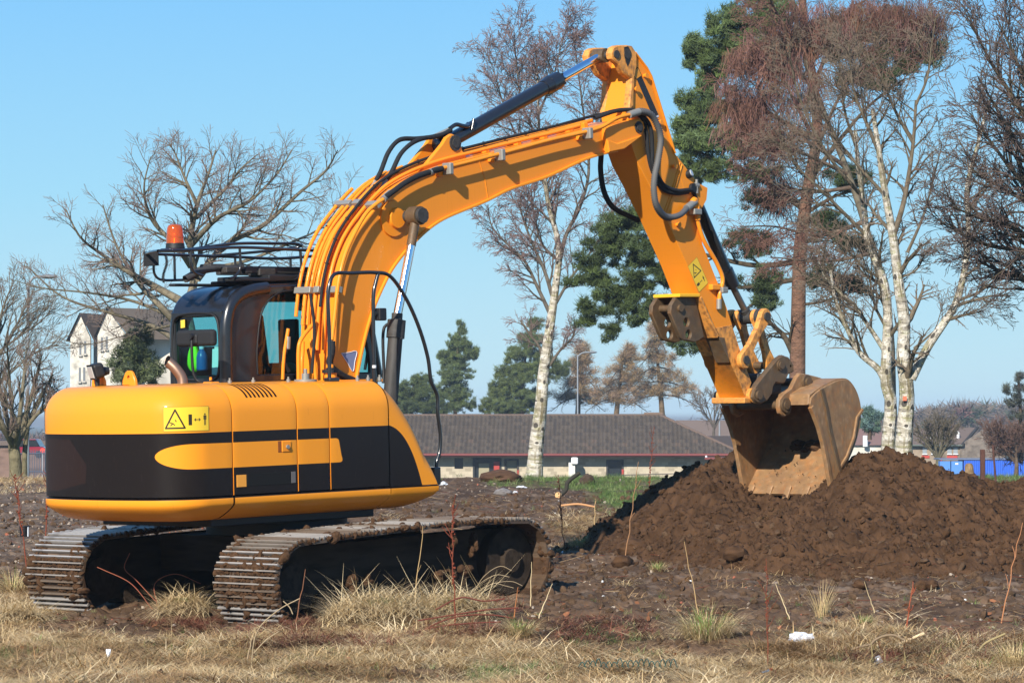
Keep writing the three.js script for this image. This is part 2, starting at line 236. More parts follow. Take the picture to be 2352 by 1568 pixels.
// body shell: a profile swept round the plan outline; x forward, y up, z to the right
const PLAN = [];
{ for (let x = 0.405; x > -1.6; x -= 0.03) PLAN.push([x, 1.1]);
  const hw = 0.94, R = 2.3, xc = 0.15, rc = 0.4, zo = 0.16, zc = hw - rc, xf = xc - Math.sqrt((R - rc) ** 2 - zc ** 2), a = Math.atan2(zc, xc - xf);
  for (let k = 0; k <= 16; k++) { const t = lerp(Math.PI / 2, a, k / 16); PLAN.push([xf - rc * Math.cos(t), zo + zc + rc * Math.sin(t)]); }
  for (let k = 1; k < 26; k++) { const t = lerp(a, -a, k / 26); PLAN.push([xc - R * Math.cos(t), zo + R * Math.sin(t)]); }
  for (let k = 0; k <= 16; k++) { const t = lerp(-a, -Math.PI / 2, k / 16); PLAN.push([xf - rc * Math.cos(t), zo - zc + rc * Math.sin(t)]); }
  for (let x = -1.6; x < -0.4; x += 0.05) PLAN.push([x, zo - hw]); }
const ARC = [0]; for (let k = 1; k < PLAN.length; k++) ARC.push(ARC[k - 1] + Math.hypot(PLAN[k][0] - PLAN[k - 1][0], PLAN[k][1] - PLAN[k - 1][1]));
const arcAt = (s) => { let k = 1; while (k < ARC.length - 1 && ARC[k] < s) k++; const t = (s - ARC[k - 1]) / (ARC[k] - ARC[k - 1]), a = PLAN[k - 1], b = PLAN[k], l = Math.hypot(b[0] - a[0], b[1] - a[1]), c = PLAN[Math.max(0, k - 2)], e = PLAN[Math.min(PLAN.length - 1, k + 1)];
  const n1 = [-(b[1] - c[1]), b[0] - c[0]], n2 = [-(e[1] - a[1]), e[0] - a[0]]; const nx = lerp(n1[0], n2[0], t), nz = lerp(n1[1], n2[1], t), m = Math.hypot(nx, nz); return { x: lerp(a[0], b[0], t), z: lerp(a[1], b[1], t), nx: -nx / m, nz: -nz / m }; };
// profile: [inward offset, height]; upper (hood) then lower (skirt)
const TOPY = 1.925, RT = 0.24;
const HOOD = [[0.85, TOPY + 0.012], [0.6, TOPY + 0.01], [0.42, TOPY + 0.006], [0.3, TOPY]]; for (let k = 0; k <= 10; k++) { const a = k / 10 * Math.PI / 2; HOOD.push([RT * (1 - Math.sin(a)) , TOPY - RT * (1 - Math.cos(a)) * 1.0]); } HOOD.push([0, 1.55], [0, 1.35], [0, 1.15], [0, 1.013], [0.012, 1.008], [0.06, 1.006]);
const SKIRT = [[0.06, 1.0], [0.006, 1.0], [-0.004, 0.995], [-0.006, 0.985], [-0.006, 0.95], [0.002, 0.93], [0.03, 0.905], [0.075, 0.875], [0.13, 0.845], [0.19, 0.818], [0.26, 0.805], [0.4, 0.8], [0.85, 0.8]];
function sweep(s0, s1, prof, ends = true) {
  const n = Math.max(2, Math.round((s1 - s0) / 0.04)), P = [], U = [], I = [], m = prof.length;
  for (let i = 0; i <= n; i++) { const s = lerp(s0, s1, i / n), q = arcAt(s), e = ends && (i === 0 || i === n) ? 0.004 : 0; for (const [d, y] of prof) { const dd = d + e; P.push(q.x + q.nx * -dd * 1, y, q.z + q.nz * -dd); U.push(s, y); } }
  for (let i = 0; i < n; i++) for (let j = 0; j < m - 1; j++) { const a = i * m + j; I.push(a, a + m, a + 1, a + 1, a + m, a + m + 1); }
  if (ends) for (const i of [0, n]) { const b = P.length / 3, q = arcAt(i ? s1 : s0); for (let j = 0; j < m; j++) { const k = (i * m + j) * 3; P.push(P[k], P[k + 1], P[k + 2]); U.push(0, 0); } for (let j = 0; j < m; j++) { P.push(q.x - q.nx * (prof[j][0] + 0.05), prof[j][1] - 0.02 * (j < 4 ? 1 : 0), q.z - q.nz * (prof[j][0] + 0.05)); U.push(s0, 1.7); } for (let j = 0; j < m - 1; j++) I.push(b + j, b + j + 1, b + m + j, b + m + j, b + j + 1, b + m + j + 1); }
  const g = new THREE.BufferGeometry(); g.setAttribute('position', new THREE.Float32BufferAttribute(P, 3)); g.setAttribute('uv', new THREE.Float32BufferAttribute(U, 2)); g.setIndex(I); return toCreasedNormals(g, 0.7);
}
const SEAM = [0.405 + 0.302, 0.405 + 0.68, 0.405 + 1.41].map((v) => v);
const LIV = [8, 1.28, 0.74]; // livery sheet: metres round the body, metres high, lowest height
const livery = canvasTex(2048, 512, (c, w, h) => {
  const X = (s) => s / LIV[0] * w, Y = (y) => h - (y - LIV[2]) / LIV[1] * h, fill = '#fff', ink = '#1c1b1a';
  c.fillStyle = '#f5b02e'; c.fillRect(0, 0, w, h);
  c.fillStyle = ink; c.fillRect(0, Y(1.535), w, Y(0.99) - Y(1.535));
  c.fillStyle = '#f5b02e'; // tongue of body colour through the black band
  c.beginPath(); c.moveTo(X(0.62), Y(1.445)); c.lineTo(X(2.22), Y(1.445)); c.bezierCurveTo(X(2.42), Y(1.445), X(2.55), Y(1.39), X(2.55), Y(1.345)); c.bezierCurveTo(X(2.55), Y(1.3), X(2.42), Y(1.238), X(2.22), Y(1.238)); c.lineTo(X(0.62), Y(1.238)); c.bezierCurveTo(X(0.55), Y(1.238), X(0.56), Y(1.26), X(0.575), Y(1.3)); c.lineTo(X(0.6), Y(1.42)); c.quadraticCurveTo(X(0.605), Y(1.445), X(0.64), Y(1.445)); c.fill();
  c.fillStyle = '#2a2320'; c.beginPath(); c.moveTo(X(4.24), Y(1.5)); c.lineTo(X(3.53), Y(1.49)); c.lineTo(X(3.3), Y(1.28)); c.lineTo(X(3.32), Y(1.13)); c.lineTo(X(3.75), Y(1.06)); c.lineTo(X(4.22), Y(1.05)); c.fill(); // duller, browner patch in the black band
  reseed(9); for (let k = 0; k < 500; k++) { c.fillStyle = `rgba(190,180,170,${rr(0.02, 0.10)})`; c.fillRect(rnd() * w, rr(Y(1.53), Y(1.0)), rr(0.6, 2), rr(2, 26)); }
  for (let k = 0; k < 160; k++) { c.fillStyle = `rgba(120,70,20,${rr(0.03, 0.12)})`; c.fillRect(rnd() * w, rnd() * h, rr(0.5, 1.6), rr(2, 40)); }
});
livery.repeat.set(1 / LIV[0], 1 / LIV[1]); livery.offset.set(0, -LIV[2] / LIV[1]);
const liveryMat = new THREE.MeshPhysicalMaterial({ color: lin(0.86, 0.64, 0.62), map: livery, roughness: 0.45, specularIntensity: 0.25, clearcoat: 0.22, clearcoatRoughness: 0.1 });
const gap = 0.007;
const S0 = 0.0, SL = 4.9;
mesh('counterweight', [sweep(SEAM[2] + gap, SL, HOOD)], liveryMat, EX);
mesh('counterweight_foot', [sweep(SEAM[2] + gap, SL, SKIRT)], liveryMat, EX);
mesh('engine_door', [sweep(SEAM[1] + gap, SEAM[2] - gap, HOOD)], liveryMat, EX);
mesh('side_panel', [sweep(SEAM[0] + gap, SEAM[1] - gap, HOOD)], liveryMat, EX);
mesh('tank_panel', [sweep(S0 + gap * 0.5, SEAM[0] - gap, HOOD)], liveryMat, EX);
mesh('side_skirt', [sweep(S0, SEAM[2] - gap, SKIRT, false)], liveryMat, EX);
// rounded front of the tank: the same profile, its top falling along a quarter oval
{
  const n = 40, P = [], U = [], I = [], m = 20, FR = [[0.405, TOPY], [0.5, 1.862], [0.6, 1.765], [0.7, 1.645], [0.8, 1.49], [0.88, 1.33], [0.94, 1.19], [0.985, 1.06], [1.0, 1.012]];
  const front = smooth2(FR, n);
  for (let i = 0; i <= n; i++) { const [x, yt] = front[i], r = Math.min(RT, Math.max(0.03, (yt - 1.0) * 0.6)); for (let j = 0; j <= m; j++) { let d, y; if (j < 4) { d = lerp(0.85, r, j / 4); y = yt; } else if (j <= 12) { const a = (j - 4) / 8 * Math.PI / 2; d = r * (1 - Math.sin(a)); y = yt - r * (1 - Math.cos(a)); } else { d = 0; y = lerp(yt - r, 1.004, (j - 12) / (m - 12)); } P.push(x + (i === 0 ? 0.006 : 0), y, 1.1 - d - 0.002); U.push(x, y); } }
  for (let i = 0; i < n; i++) for (let j = 0; j < m; j++) { const a = i * (m + 1) + j; I.push(a, a + m + 1, a + 1, a + 1, a + m + 1, a + m + 2); }
  const g = new THREE.BufferGeometry(); g.setAttribute('position', new THREE.Float32BufferAttribute(P, 3)); g.setAttribute('uv', new THREE.Float32BufferAttribute(U, 2)); g.setIndex(I); g.computeVertexNormals();
  const t = canvasTex(512, 512, (c, w, h) => { const X = (x) => (x - 0.4) / 0.64 * w, Y = (y) => h - (y - 0.99) / 0.97 * h; c.fillStyle = '#f5b02e'; c.fillRect(0, 0, w, h); c.fillStyle = '#1c1b1a'; c.beginPath(); c.moveTo(X(0.3), Y(1.0)); c.lineTo(X(0.3), Y(1.535)); c.lineTo(X(0.415), Y(1.535)); c.bezierCurveTo(X(0.6), Y(1.49), X(0.72), Y(1.28), X(0.805), Y(1.0)); c.fill(); });
  t.repeat.set(1 / 0.64, 1 / 0.97); t.offset.set(-0.4 / 0.64, -0.99 / 0.97);
  mesh('tank_front', g, new THREE.MeshPhysicalMaterial({ color: lin(0.86, 0.64, 0.62), map: t, roughness: 0.45, specularIntensity: 0.25, clearcoat: 0.22, clearcoatRoughness: 0.1, ...both }), EX);
  const sk = [[0.398, 1.0], [1.004, 1.0], [1.004, 0.955], [0.96, 0.905], [0.86, 0.855], [0.72, 0.815], [0.398, 0.8]];
  // skirt below the tank: sloping inwards to the bottom
  const rows = [[0.06, 1.0, 1.003], [-0.006, 0.997, 1.003], [-0.006, 0.95, 1.0], [0.03, 0.905, 0.955], [0.13, 0.845, 0.83], [0.19, 0.818, 0.74], [0.26, 0.805, 0.66], [0.85, 0.8, 0.6]], Q = [], W = [], J = [];
  for (let i = 0; i <= 10; i++) for (const [d, y, xe] of rows) { Q.push(lerp(0.412, xe, i / 10), y, 1.1 - d); W.push(0.2, y); }
  for (const [d, y, xe] of rows) { Q.push(xe - 0.01, y, 0.3); W.push(0.2, y); }
  for (let i = 0; i < 11; i++) for (let j = 0; j < rows.length - 1; j++) { const a = i * rows.length + j; J.push(a, a + rows.length, a + 1, a + 1, a + rows.length, a + rows.length + 1); }
  const k = new THREE.BufferGeometry(); k.setAttribute('position', new THREE.Float32BufferAttribute(Q, 3)); k.setAttribute('uv', new THREE.Float32BufferAttribute(W, 2)); k.setIndex(J);
  mesh('tank_skirt', toCreasedNormals(k, 0.7), new THREE.MeshPhysicalMaterial({ color: lin(0.86, 0.64, 0.62), map: livery, roughness: 0.45, specularIntensity: 0.25, clearcoat: 0.22, clearcoatRoughness: 0.1, ...both }), EX);
}
mesh('body_core', [box(-1.5, 0.38, 0.98, TOPY - 0.06, -0.62, 0.94), box(-1.5, 0.5, 0.815, 1.0, -0.6, 0.8), box(-1.8, -1.4, 0.86, TOPY - 0.06, -0.3, 0.7), box(0.3, 0.82, 1.0, 1.2, 0.34, 1.0), box(0.3, 0.6, 1.1, 1.6, 0.34, 1.02)], matt, EX);
mesh('turntable', [cyl([0, 0.62, 0.09], [0, 0.84, 0.09], 0.62, 0.62, 36), box(-1.4, 0.5, 0.74, 0.86, -0.6, 0.8)], matt, EX);
mesh('engine_deck', box(-1.6, -0.32, TOPY - 0.04, TOPY + 0.004, -0.3, 0.3, 0.006), yellow, EX);
// door furniture
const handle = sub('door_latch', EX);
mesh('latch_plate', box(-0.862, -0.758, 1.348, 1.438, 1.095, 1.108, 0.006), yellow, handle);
mesh('latch_recess_shade', box(-0.905, -0.864, 1.345, 1.44, 1.092, 1.102, 0.002), M(0.25, 0.07, 0.008, 0.6), handle);  // raised plate in darkened body orange; the recess shade is in its colour
mesh('lock', cyl([-0.805, 1.39, 1.1], [-0.805, 1.39, 1.122], 0.017), steel, handle);
mesh('reflector', plate([[-1.375, 1.075], [-1.27, 1.075], [-1.27, 1.175], [-1.375, 1.175]], 1.098, 1.104, 0.001), M(0.72, 0.30, 0.04, 0.4), EX);
mesh('number_plate', plate([[-1.26, 1.08], [-0.765, 1.08], [-0.765, 1.18], [-1.26, 1.18]], 1.098, 1.1035, 0.001), M(0.012, 0.012, 0.012, 0.75), EX);
mesh('plate_end', plate([[-0.76, 1.085], [-0.712, 1.085], [-0.712, 1.18], [-0.76, 1.18]], 1.098, 1.104, 0.001), M(0.12, 0.11, 0.105, 0.5), EX);
for (let k = 0; k < 8; k++) { // grille slots curving over the shoulder of the engine door
  const x = -1.26 + k * 0.047, g = [], w = 0.011; const P = [], I = []; for (let i = 0; i <= 8; i++) { const a = lerp(0.12, 1.02, i / 8), y = TOPY - RT * (1 - Math.cos(a)), z = 1.1 - RT * (1 - Math.sin(a)), e = 0.0018, dx = Math.sin(i / 8 * 1.3) * 0.05; const ny = Math.cos(a), nz = Math.sin(a); for (const q of [-w, w]) P.push(x + q + dx, y + ny * e, z + nz * e); if (i) { const b = i * 2; I.push(b - 2, b - 1, b, b, b - 1, b + 1); } }
  const q = new THREE.BufferGeometry(); q.setAttribute('position', new THREE.Float32BufferAttribute(P, 3)); q.setIndex(I); q.computeVertexNormals(); mesh('grille_slot', q, M(0.006, 0.006, 0.006, 0.9, both), EX);
}
// warning sign on the counterweight
function signTex(w, h, turned) { return canvasTex(w, h, (c) => {
  c.fillStyle = '#e6bd2f'; c.fillRect(0, 0, w, h); c.strokeStyle = '#6b5a1a'; c.lineWidth = 3; c.strokeRect(2, 2, w - 4, h - 4); c.lineJoin = 'round';
  const tri = (x, y, s) => { c.lineWidth = s * 0.085; c.strokeStyle = '#2b2512'; c.beginPath(); c.moveTo(x, y - s * 0.5); c.lineTo(x + s * 0.5, y + s * 0.42); c.lineTo(x - s * 0.5, y + s * 0.42); c.closePath(); c.stroke(); c.lineWidth = s * 0.05; c.beginPath(); c.moveTo(x - s * 0.25, y + s * 0.3); c.lineTo(x - s * 0.12, y + s * 0.18); c.lineTo(x - 0.02 * s, y + s * 0.28); c.moveTo(x - s * 0.3, y + s * 0.12); c.lineTo(x - s * 0.1, y + s * 0.2); c.moveTo(x, y); c.lineTo(x + s * 0.06, y + s * 0.1); c.stroke(); };
  const man = (x, y, s) => { c.fillStyle = '#2b2512'; c.beginPath(); c.arc(x, y - s * 0.42, s * 0.08, 0, 7); c.fill(); c.fillRect(x - s * 0.12, y - s * 0.32, s * 0.24, s * 0.1); c.fillRect(x - s * 0.16, y - s * 0.32, s * 0.05, s * 0.34); c.fillRect(x + s * 0.11, y - s * 0.32, s * 0.05, s * 0.34); c.fillRect(x - s * 0.09, y - s * 0.3, s * 0.18, s * 0.34); c.fillRect(x - s * 0.09, y, s * 0.07, s * 0.5); c.fillRect(x + s * 0.02, y, s * 0.07, s * 0.5); };
  const arrow = (x, y, s) => { c.strokeStyle = '#2b2512'; c.lineWidth = s * 0.12; c.beginPath(); c.moveTo(x - s / 2, y); c.lineTo(x + s / 2, y); c.moveTo(x - s * 0.25, y - s * 0.22); c.lineTo(x - s / 2, y); c.lineTo(x - s * 0.25, y + s * 0.22); c.moveTo(x + s * 0.25, y - s * 0.22); c.lineTo(x + s / 2, y); c.lineTo(x + s * 0.25, y + s * 0.22); c.stroke(); };
  if (!turned) { tri(w * 0.25, h * 0.53, h * 0.8); c.fillStyle = '#2b2512'; c.fillRect(w * 0.525, h * 0.32, w * 0.075, h * 0.44); arrow(w * 0.72, h * 0.54, w * 0.13); man(w * 0.9, h * 0.53, h * 0.48); }
  else { tri(w * 0.48, h * 0.3, w * 0.74); c.fillStyle = '#2b2512'; c.fillRect(w * 0.08, h * 0.72, w * 0.26, h * 0.09); arrow(w * 0.52, h * 0.76, w * 0.2); man(w * 0.8, h * 0.76, h * 0.2); } }); }
{
  const bend = (s0, s1, y0, y1) => { const P = [], U = [], I = [], n = 10; for (let i = 0; i <= n; i++) { const q = arcAt(lerp(s0, s1, i / n)); for (const [y, v] of [[y0, 0], [y1, 1]]) { P.push(q.x + q.nx * 0.003, y, q.z + q.nz * 0.003); U.push(1 - i / n, v); } if (i) { const b = i * 2; I.push(b - 2, b, b - 1, b - 1, b, b + 1); } } const g = new THREE.BufferGeometry(); g.setAttribute('position', new THREE.Float32BufferAttribute(P, 3)); g.setAttribute('uv', new THREE.Float32BufferAttribute(U, 2)); g.setIndex(I); g.computeVertexNormals(); return g; };
  const sm = new THREE.MeshPhysicalMaterial({ map: signTex(384, 192), roughness: 0.4, ...both });
  tag(mesh('warning_sign', bend(2.075, 2.47, 1.55, 1.752), sm, EX), 'yellow warning sign with triangle, arrow and standing figure');
  mesh('rear_decal', bend(4.05, 4.32, 1.55, 1.75), sm, EX);
}
// lifting eyes, work lamp, exhaust, mirror, caps
for (const [z, x] of [[-0.345, -1.62], [0.06, -1.62]]) mesh('lifting_eye', plate([[-0.09, 0], [-0.085, 0.05], [-0.045, 0.115], [-0.02, 0.13], [0.02, 0.13], [0.045, 0.115], [0.085, 0.05], [0.09, 0]].map(([a, b]) => [a, b]), -0.015, 0.015, 0.005, [hole(0, 0.075, 0.022)], true).rotateY(Math.PI / 2 - 0.05).translate(x, TOPY, z), yellow, EX);
{
  const lampG = sub('work_lamp', EX), q = new THREE.Matrix4().makeRotationY(2.72).setPosition(-1.7, 2.06, -0.275), r = (g) => g.applyMatrix4(new THREE.Matrix4().makeRotationZ(-0.28)).applyMatrix4(q);
  mesh('lamp_housing', [r(new RoundedBoxGeometry(0.1, 0.13, 0.17, 3, 0.03)), r(cyl([-0.04, -0.02, 0], [-0.1, -0.03, 0], 0.045, 0.03)), cyl([-1.7, 1.92, -0.27], [-1.7, 2.02, -0.27], 0.02)], matt, lampG);
  mesh('lamp_rim', [r(new RoundedBoxGeometry(0.012, 0.132, 0.172, 2, 0.005).translate(0.048, 0, 0))], rubber, lampG);
  mesh('lamp_glass', [r(new RoundedBoxGeometry(0.01, 0.1, 0.14, 2, 0.004).translate(0.054, 0, 0))], M(0.5, 0.49, 0.47, 0.25), lampG);
}
{
  const s = new Sticks(), p = curve([[-0.98, 1.9, 0.0], [-0.98, 1.98, -0.01], [-1.01, 2.06, -0.05], [-1.05, 2.13, -0.115]], 16); s.add(p, 0.046, 18);
  const inner = new Sticks(); inner.add(p, 0.041, 18);
  const g = s.geo(), gi = inner.geo(), ax = p[16].clone().sub(p[15]).normalize(), nn = V(-0.72, 0.3, -0.2).normalize(), cut = (gg) => { const a = gg.attributes.position, n = a.count; for (let i = n - 19; i < n; i++) { const v = V(a.getX(i), a.getY(i), a.getZ(i)), t = nn.dot(p[16].clone().sub(v)) / nn.dot(ax); v.addScaledVector(ax, t); a.setXYZ(i, v.x, v.y, v.z); } }; cut(g); cut(gi);
  const ex = sub('exhaust', EX); mesh('exhaust_pipe', toCreasedNormals(g, 0.5), M(0.27, 0.17, 0.12, 0.42, { metalness: 0.7, ...both }), ex); mesh('exhaust_bore', gi, M(0.006, 0.006, 0.006, 0.9, both), ex);
}
{
  const mi = sub('mirror', EX);
  mesh('mirror_shell', [new RoundedBoxGeometry(0.07, 0.145, 0.46, 4, 0.034).rotateY(0.06).translate(-0.75, 2.325, -0.07)], rubber, mi);
  mesh('mirror_socket', [box(-0.80, -0.755, 2.27, 2.36, -0.12, -0.02, 0.02), cyl([-0.83, 2.34, -0.07], [-0.76, 2.34, -0.07], 0.025)], matt, mi);
  mesh('mirror_arm', hose([[-0.8, 2.33, -0.075], [-0.81, 2.25, -0.07], [-0.8, 2.0, -0.055], [-0.78, 1.955, -0.03], [-0.76, 1.945, 0.06], [-0.75, 1.95, 0.12]], 0.0125, 30), matt, mi);
  mesh('mirror_foot', [cyl([-0.75, 1.93, 0.1], [-0.75, 1.985, 0.1], 0.012), box(-0.8, -0.7, 1.925, 1.945, 0.05, 0.16)], yellow, mi);
}
mesh('filler_cap', [cyl([0.18, 1.92, 0.62], [0.18, 2.0, 0.62], 0.055), cyl([0.18, 2.035, 0.62], [0.18, 2.075, 0.62], 0.03)], yellow, EX);
mesh('filler_lid', [cyl([0.18, 2.0, 0.62], [0.18, 2.03, 0.62], 0.075), cyl([0.18, 2.028, 0.62], [0.18, 2.045, 0.62], 0.04)], matt, EX);
mesh('level_gauge', [cyl([-0.12, 1.92, 0.62], [-0.12, 1.95, 0.62], 0.1), cyl([-0.12, 1.95, 0.62], [-0.12, 2.0, 0.62], 0.034), cyl([-0.12, 2.0, 0.62], [-0.12, 2.04, 0.62], 0.016)], steel, EX);
for (const [x, z] of [[-0.62, 0.5], [-0.36, 0.66], [-0.98, 0.6], [0.33, 0.8], [0.46, 0.8], [0.6, 0.8]]) mesh('bolt', [cyl([x, 1.92, z], [x, 1.955, z], 0.018, 0.018, 6), cyl([x, 1.95, z], [x, 1.975, z], 0.009, 0.009, 8)], steel, EX);
mesh('tank_top_plate', box(0.2, 0.72, TOPY - 0.012, TOPY + 0.012, 0.35, 0.72, 0.004), yellow, EX);

// hand rail over the tank
mesh('hand_rail', [hose([[0.04, 1.93, 0.75], [0.05, 2.3, 0.75], [0.055, 2.74, 0.75], [0.12, 2.85, 0.75], [0.35, 2.865, 0.75], [0.62, 2.872, 0.75], [0.79, 2.85, 0.75], [0.98, 2.67, 0.75], [1.15, 2.4, 0.75], [1.26, 2.12, 0.75], [1.3, 1.9, 0.75], [1.37, 1.78, 0.75], [1.372, 1.62, 0.75], [1.40, 1.42, 0.75], [1.385, 1.27, 0.75], [1.345, 1.18, 0.75], [1.34, 1.03, 0.75]], 0.017, 120), hose([[0.66, 2.87, 0.75], [0.625, 2.78, 0.75], [0.6, 2.7, 0.75], [0.585, 1.9, 0.75]], 0.017, 40), box(1.28, 1.37, 0.98, 1.14, 0.72, 0.78), box(0.0, 0.12, 1.92, 1.96, 0.72, 0.8)], black, EX);
mesh('hose_clip', [box(0.63, 0.72, 2.45, 2.56, 0.72, 0.79), cyl([0.6, 2.51, 0.75], [0.72, 2.51, 0.75], 0.022)], matt, EX);
mesh('rail_band', cyl([0.588, 2.035, 0.75], [0.588, 2.06, 0.75], 0.019), M(0.6, 0.6, 0.6, 0.5), EX);

// ---- cab
{
  const cab = sub('cab', EX), z0 = -0.93, z1 = -0.22;
  const rear = smooth2([[-0.3, 1.92], [-0.3, 2.3], [-0.285, 2.5], [-0.235, 2.63], [-0.13, 2.72], [0.02, 2.765], [0.2, 2.785]], 30), roof = [...rear.slice(15), [0.6, 2.8], [1.2, 2.8], [1.36, 2.77]];
  const fullOutline = [...rear, [0.6, 2.8], [1.2, 2.8], [1.36, 2.76], [1.5, 2.45], [1.62, 2.0], [1.62, 1.92]];
  const glassHole = (pts) => { const p = new THREE.Path(); p.setFromPoints(pts.map((q) => new THREE.Vector2(...q))); return p; };
  const sideWin = smooth2([[0.09, 2.0], [0.085, 2.15], [0.1, 2.32], [0.16, 2.56], [0.27, 2.68], [0.42, 2.735]], 24).concat([[0.9, 2.74], [1.26, 2.72], [1.38, 2.5], [1.48, 2.1], [1.48, 2.0]]);
  const leftWin = [[-0.12, 2.26], [-0.1, 2.45], [0.05, 2.68], [0.4, 2.73], [1.2, 2.72], [1.36, 2.5], [1.46, 2.1], [1.46, 2.02], [0.62, 2.02], [0.5, 2.26]];
  mesh('cab_side', plate(fullOutline, z1 - 0.035, z1, 0.012, [glassHole([...sideWin].reverse())]), black, cab);
  mesh('cab_side', plate(fullOutline, z0, z0 + 0.035, 0.012, [glassHole([...leftWin].reverse())]), black, cab);
  const rw = new THREE.Shape([[z0 + 0.02, 1.92], [z1 - 0.03, 1.92], [z1 - 0.03, 2.56], [z0 + 0.02, 2.56]].map((q) => new THREE.Vector2(...q)));
  const wh = new THREE.Path(), a0 = z0 + 0.055, a1 = z1 - 0.07, b0 = 1.97, b1 = 2.53, r = 0.05; wh.moveTo(a0 + r, b0); wh.lineTo(a0, b0 + r); wh.lineTo(a0, b1 - r); wh.lineTo(a0 + r, b1); wh.lineTo(a1 - r, b1); wh.lineTo(a1, b1 - r); wh.lineTo(a1, b0 + r); wh.lineTo(a1 - r, b0); rw.holes.push(wh);
  const rg = new THREE.ExtrudeGeometry(rw, { depth: 0.03, bevelEnabled: true, bevelSize: 0.006, bevelThickness: 0.006, bevelSegments: 1 }).rotateY(-Math.PI / 2).translate(-0.268, 0, 0);
  mesh('cab_rear', toCreasedNormals(rg, 0.4), black, cab);
  mesh('roof_shell', strip(roof, z0 + 0.02, z1 - 0.02, 0.03), black, cab);
  const pil = new Sticks(); pil.add(rear.map(([x, y]) => V(x + 0.035, y - 0.02, z1 - 0.02)), 0.058, 16); pil.add(rear.map(([x, y]) => V(x + 0.035, y - 0.02, z0 + 0.02)), 0.05, 12); mesh('corner_pillar', pil.geo(), black, cab);
  mesh('window_seal', [hose([[-0.312, b0, a0 + r], [-0.312, b0 + r, a0], [-0.312, b1 - r, a0], [-0.312, b1, a0 + r], [-0.312, b1, a1 - r], [-0.312, b1 - r, a1], [-0.312, b0 + r, a1], [-0.312, b0, a1 - r], [-0.312, b0, a0 + r]], 0.011, 80), hose(sideWin.filter((_, k) => k % 3 === 0 || k > 24).map(([x, y]) => [x, y, z1 + 0.002]), 0.008, 60)], matt, cab);
  mesh('rear_window', new THREE.PlaneGeometry(a1 - a0 + 0.02, b1 - b0 + 0.02).rotateY(-Math.PI / 2).translate(-0.285, (b0 + b1) / 2, (a0 + a1) / 2), pane, cab);
  mesh('side_window', new THREE.ShapeGeometry(new THREE.Shape(sideWin.map((q) => new THREE.Vector2(...q)))).translate(0, 0, z1 - 0.015), pane, cab);
  mesh('door_window', new THREE.ShapeGeometry(new THREE.Shape(leftWin.map((q) => new THREE.Vector2(...q)))).translate(0, 0, z0 + 0.015), pane, cab);
  const ws = new THREE.PlaneGeometry(z1 - z0 - 0.1, 0.84).rotateY(Math.PI / 2); ws.rotateZ(0.3); mesh('windscreen', ws.translate(1.5, 2.36, (z0 + z1) / 2), pane, cab);
  for (const z of [z1 - 0.02, z0 + 0.02]) mesh('front_pillar', hose([[1.36, 2.76, z], [1.5, 2.45, z], [1.62, 1.95, z]], 0.04, 12), black, cab);
  mesh('cab_floor', [box(-0.3, 1.6, 1.2, 1.94, z0 + 0.01, z1 - 0.01), box(-0.24, 0.0, 1.93, 2.0, z0 + 0.05, z1 - 0.05)], matt, cab);
  mesh('seat_cover', box(0.1, 0.2, 1.98, 2.27, -0.8, -0.4, 0.04), M(0.02, 0.06, 0.13, 0.8), cab);
  mesh('seat', [new RoundedBoxGeometry(0.12, 0.5, 0.44, 4, 0.05).rotateZ(0.14).translate(0.3, 2.3, -0.58), new RoundedBoxGeometry(0.45, 0.12, 0.44, 4, 0.05).translate(0.5, 2.04, -0.58)], matt, cab);
  mesh('grab_rail', hose([[1.5, 2.02, -0.3], [1.52, 2.28, -0.28], [1.4, 2.28, -0.28], [1.38, 2.08, -0.3]], 0.014, 24), matt, cab);
  tag(mesh('cab_sticker', plate([[-0.79, 2.425], [-0.735, 2.43], [-0.735, 2.5], [-0.79, 2.495]].map(([z, y]) => [z, y]), -0.002, 0.002, 0).rotateY(-Math.PI / 2).translate(-0.3, 0, 0), new THREE.MeshStandardMaterial({ color: lin(0.7, 0.5, 0.05), roughness: 0.5 }), cab), 'small yellow sticker in the rear window');
  mesh('added_dark_lining', [box(-0.1, 1.2, 2.66, 2.74, z0 + 0.05, z1 - 0.05, 0.02), box(0.95, 1.0, 2.0, 2.5, z0 + 0.05, z0 + 0.3, 0.02)], matt, cab);  // dark lining and upright slab, added to darken the view through the windows
  mesh('sun_visor', box(1.2, 1.24, 2.58, 2.72, z0 + 0.06, z1 - 0.06), M(0.3, 0.34, 0.33, 0.7), cab);
}
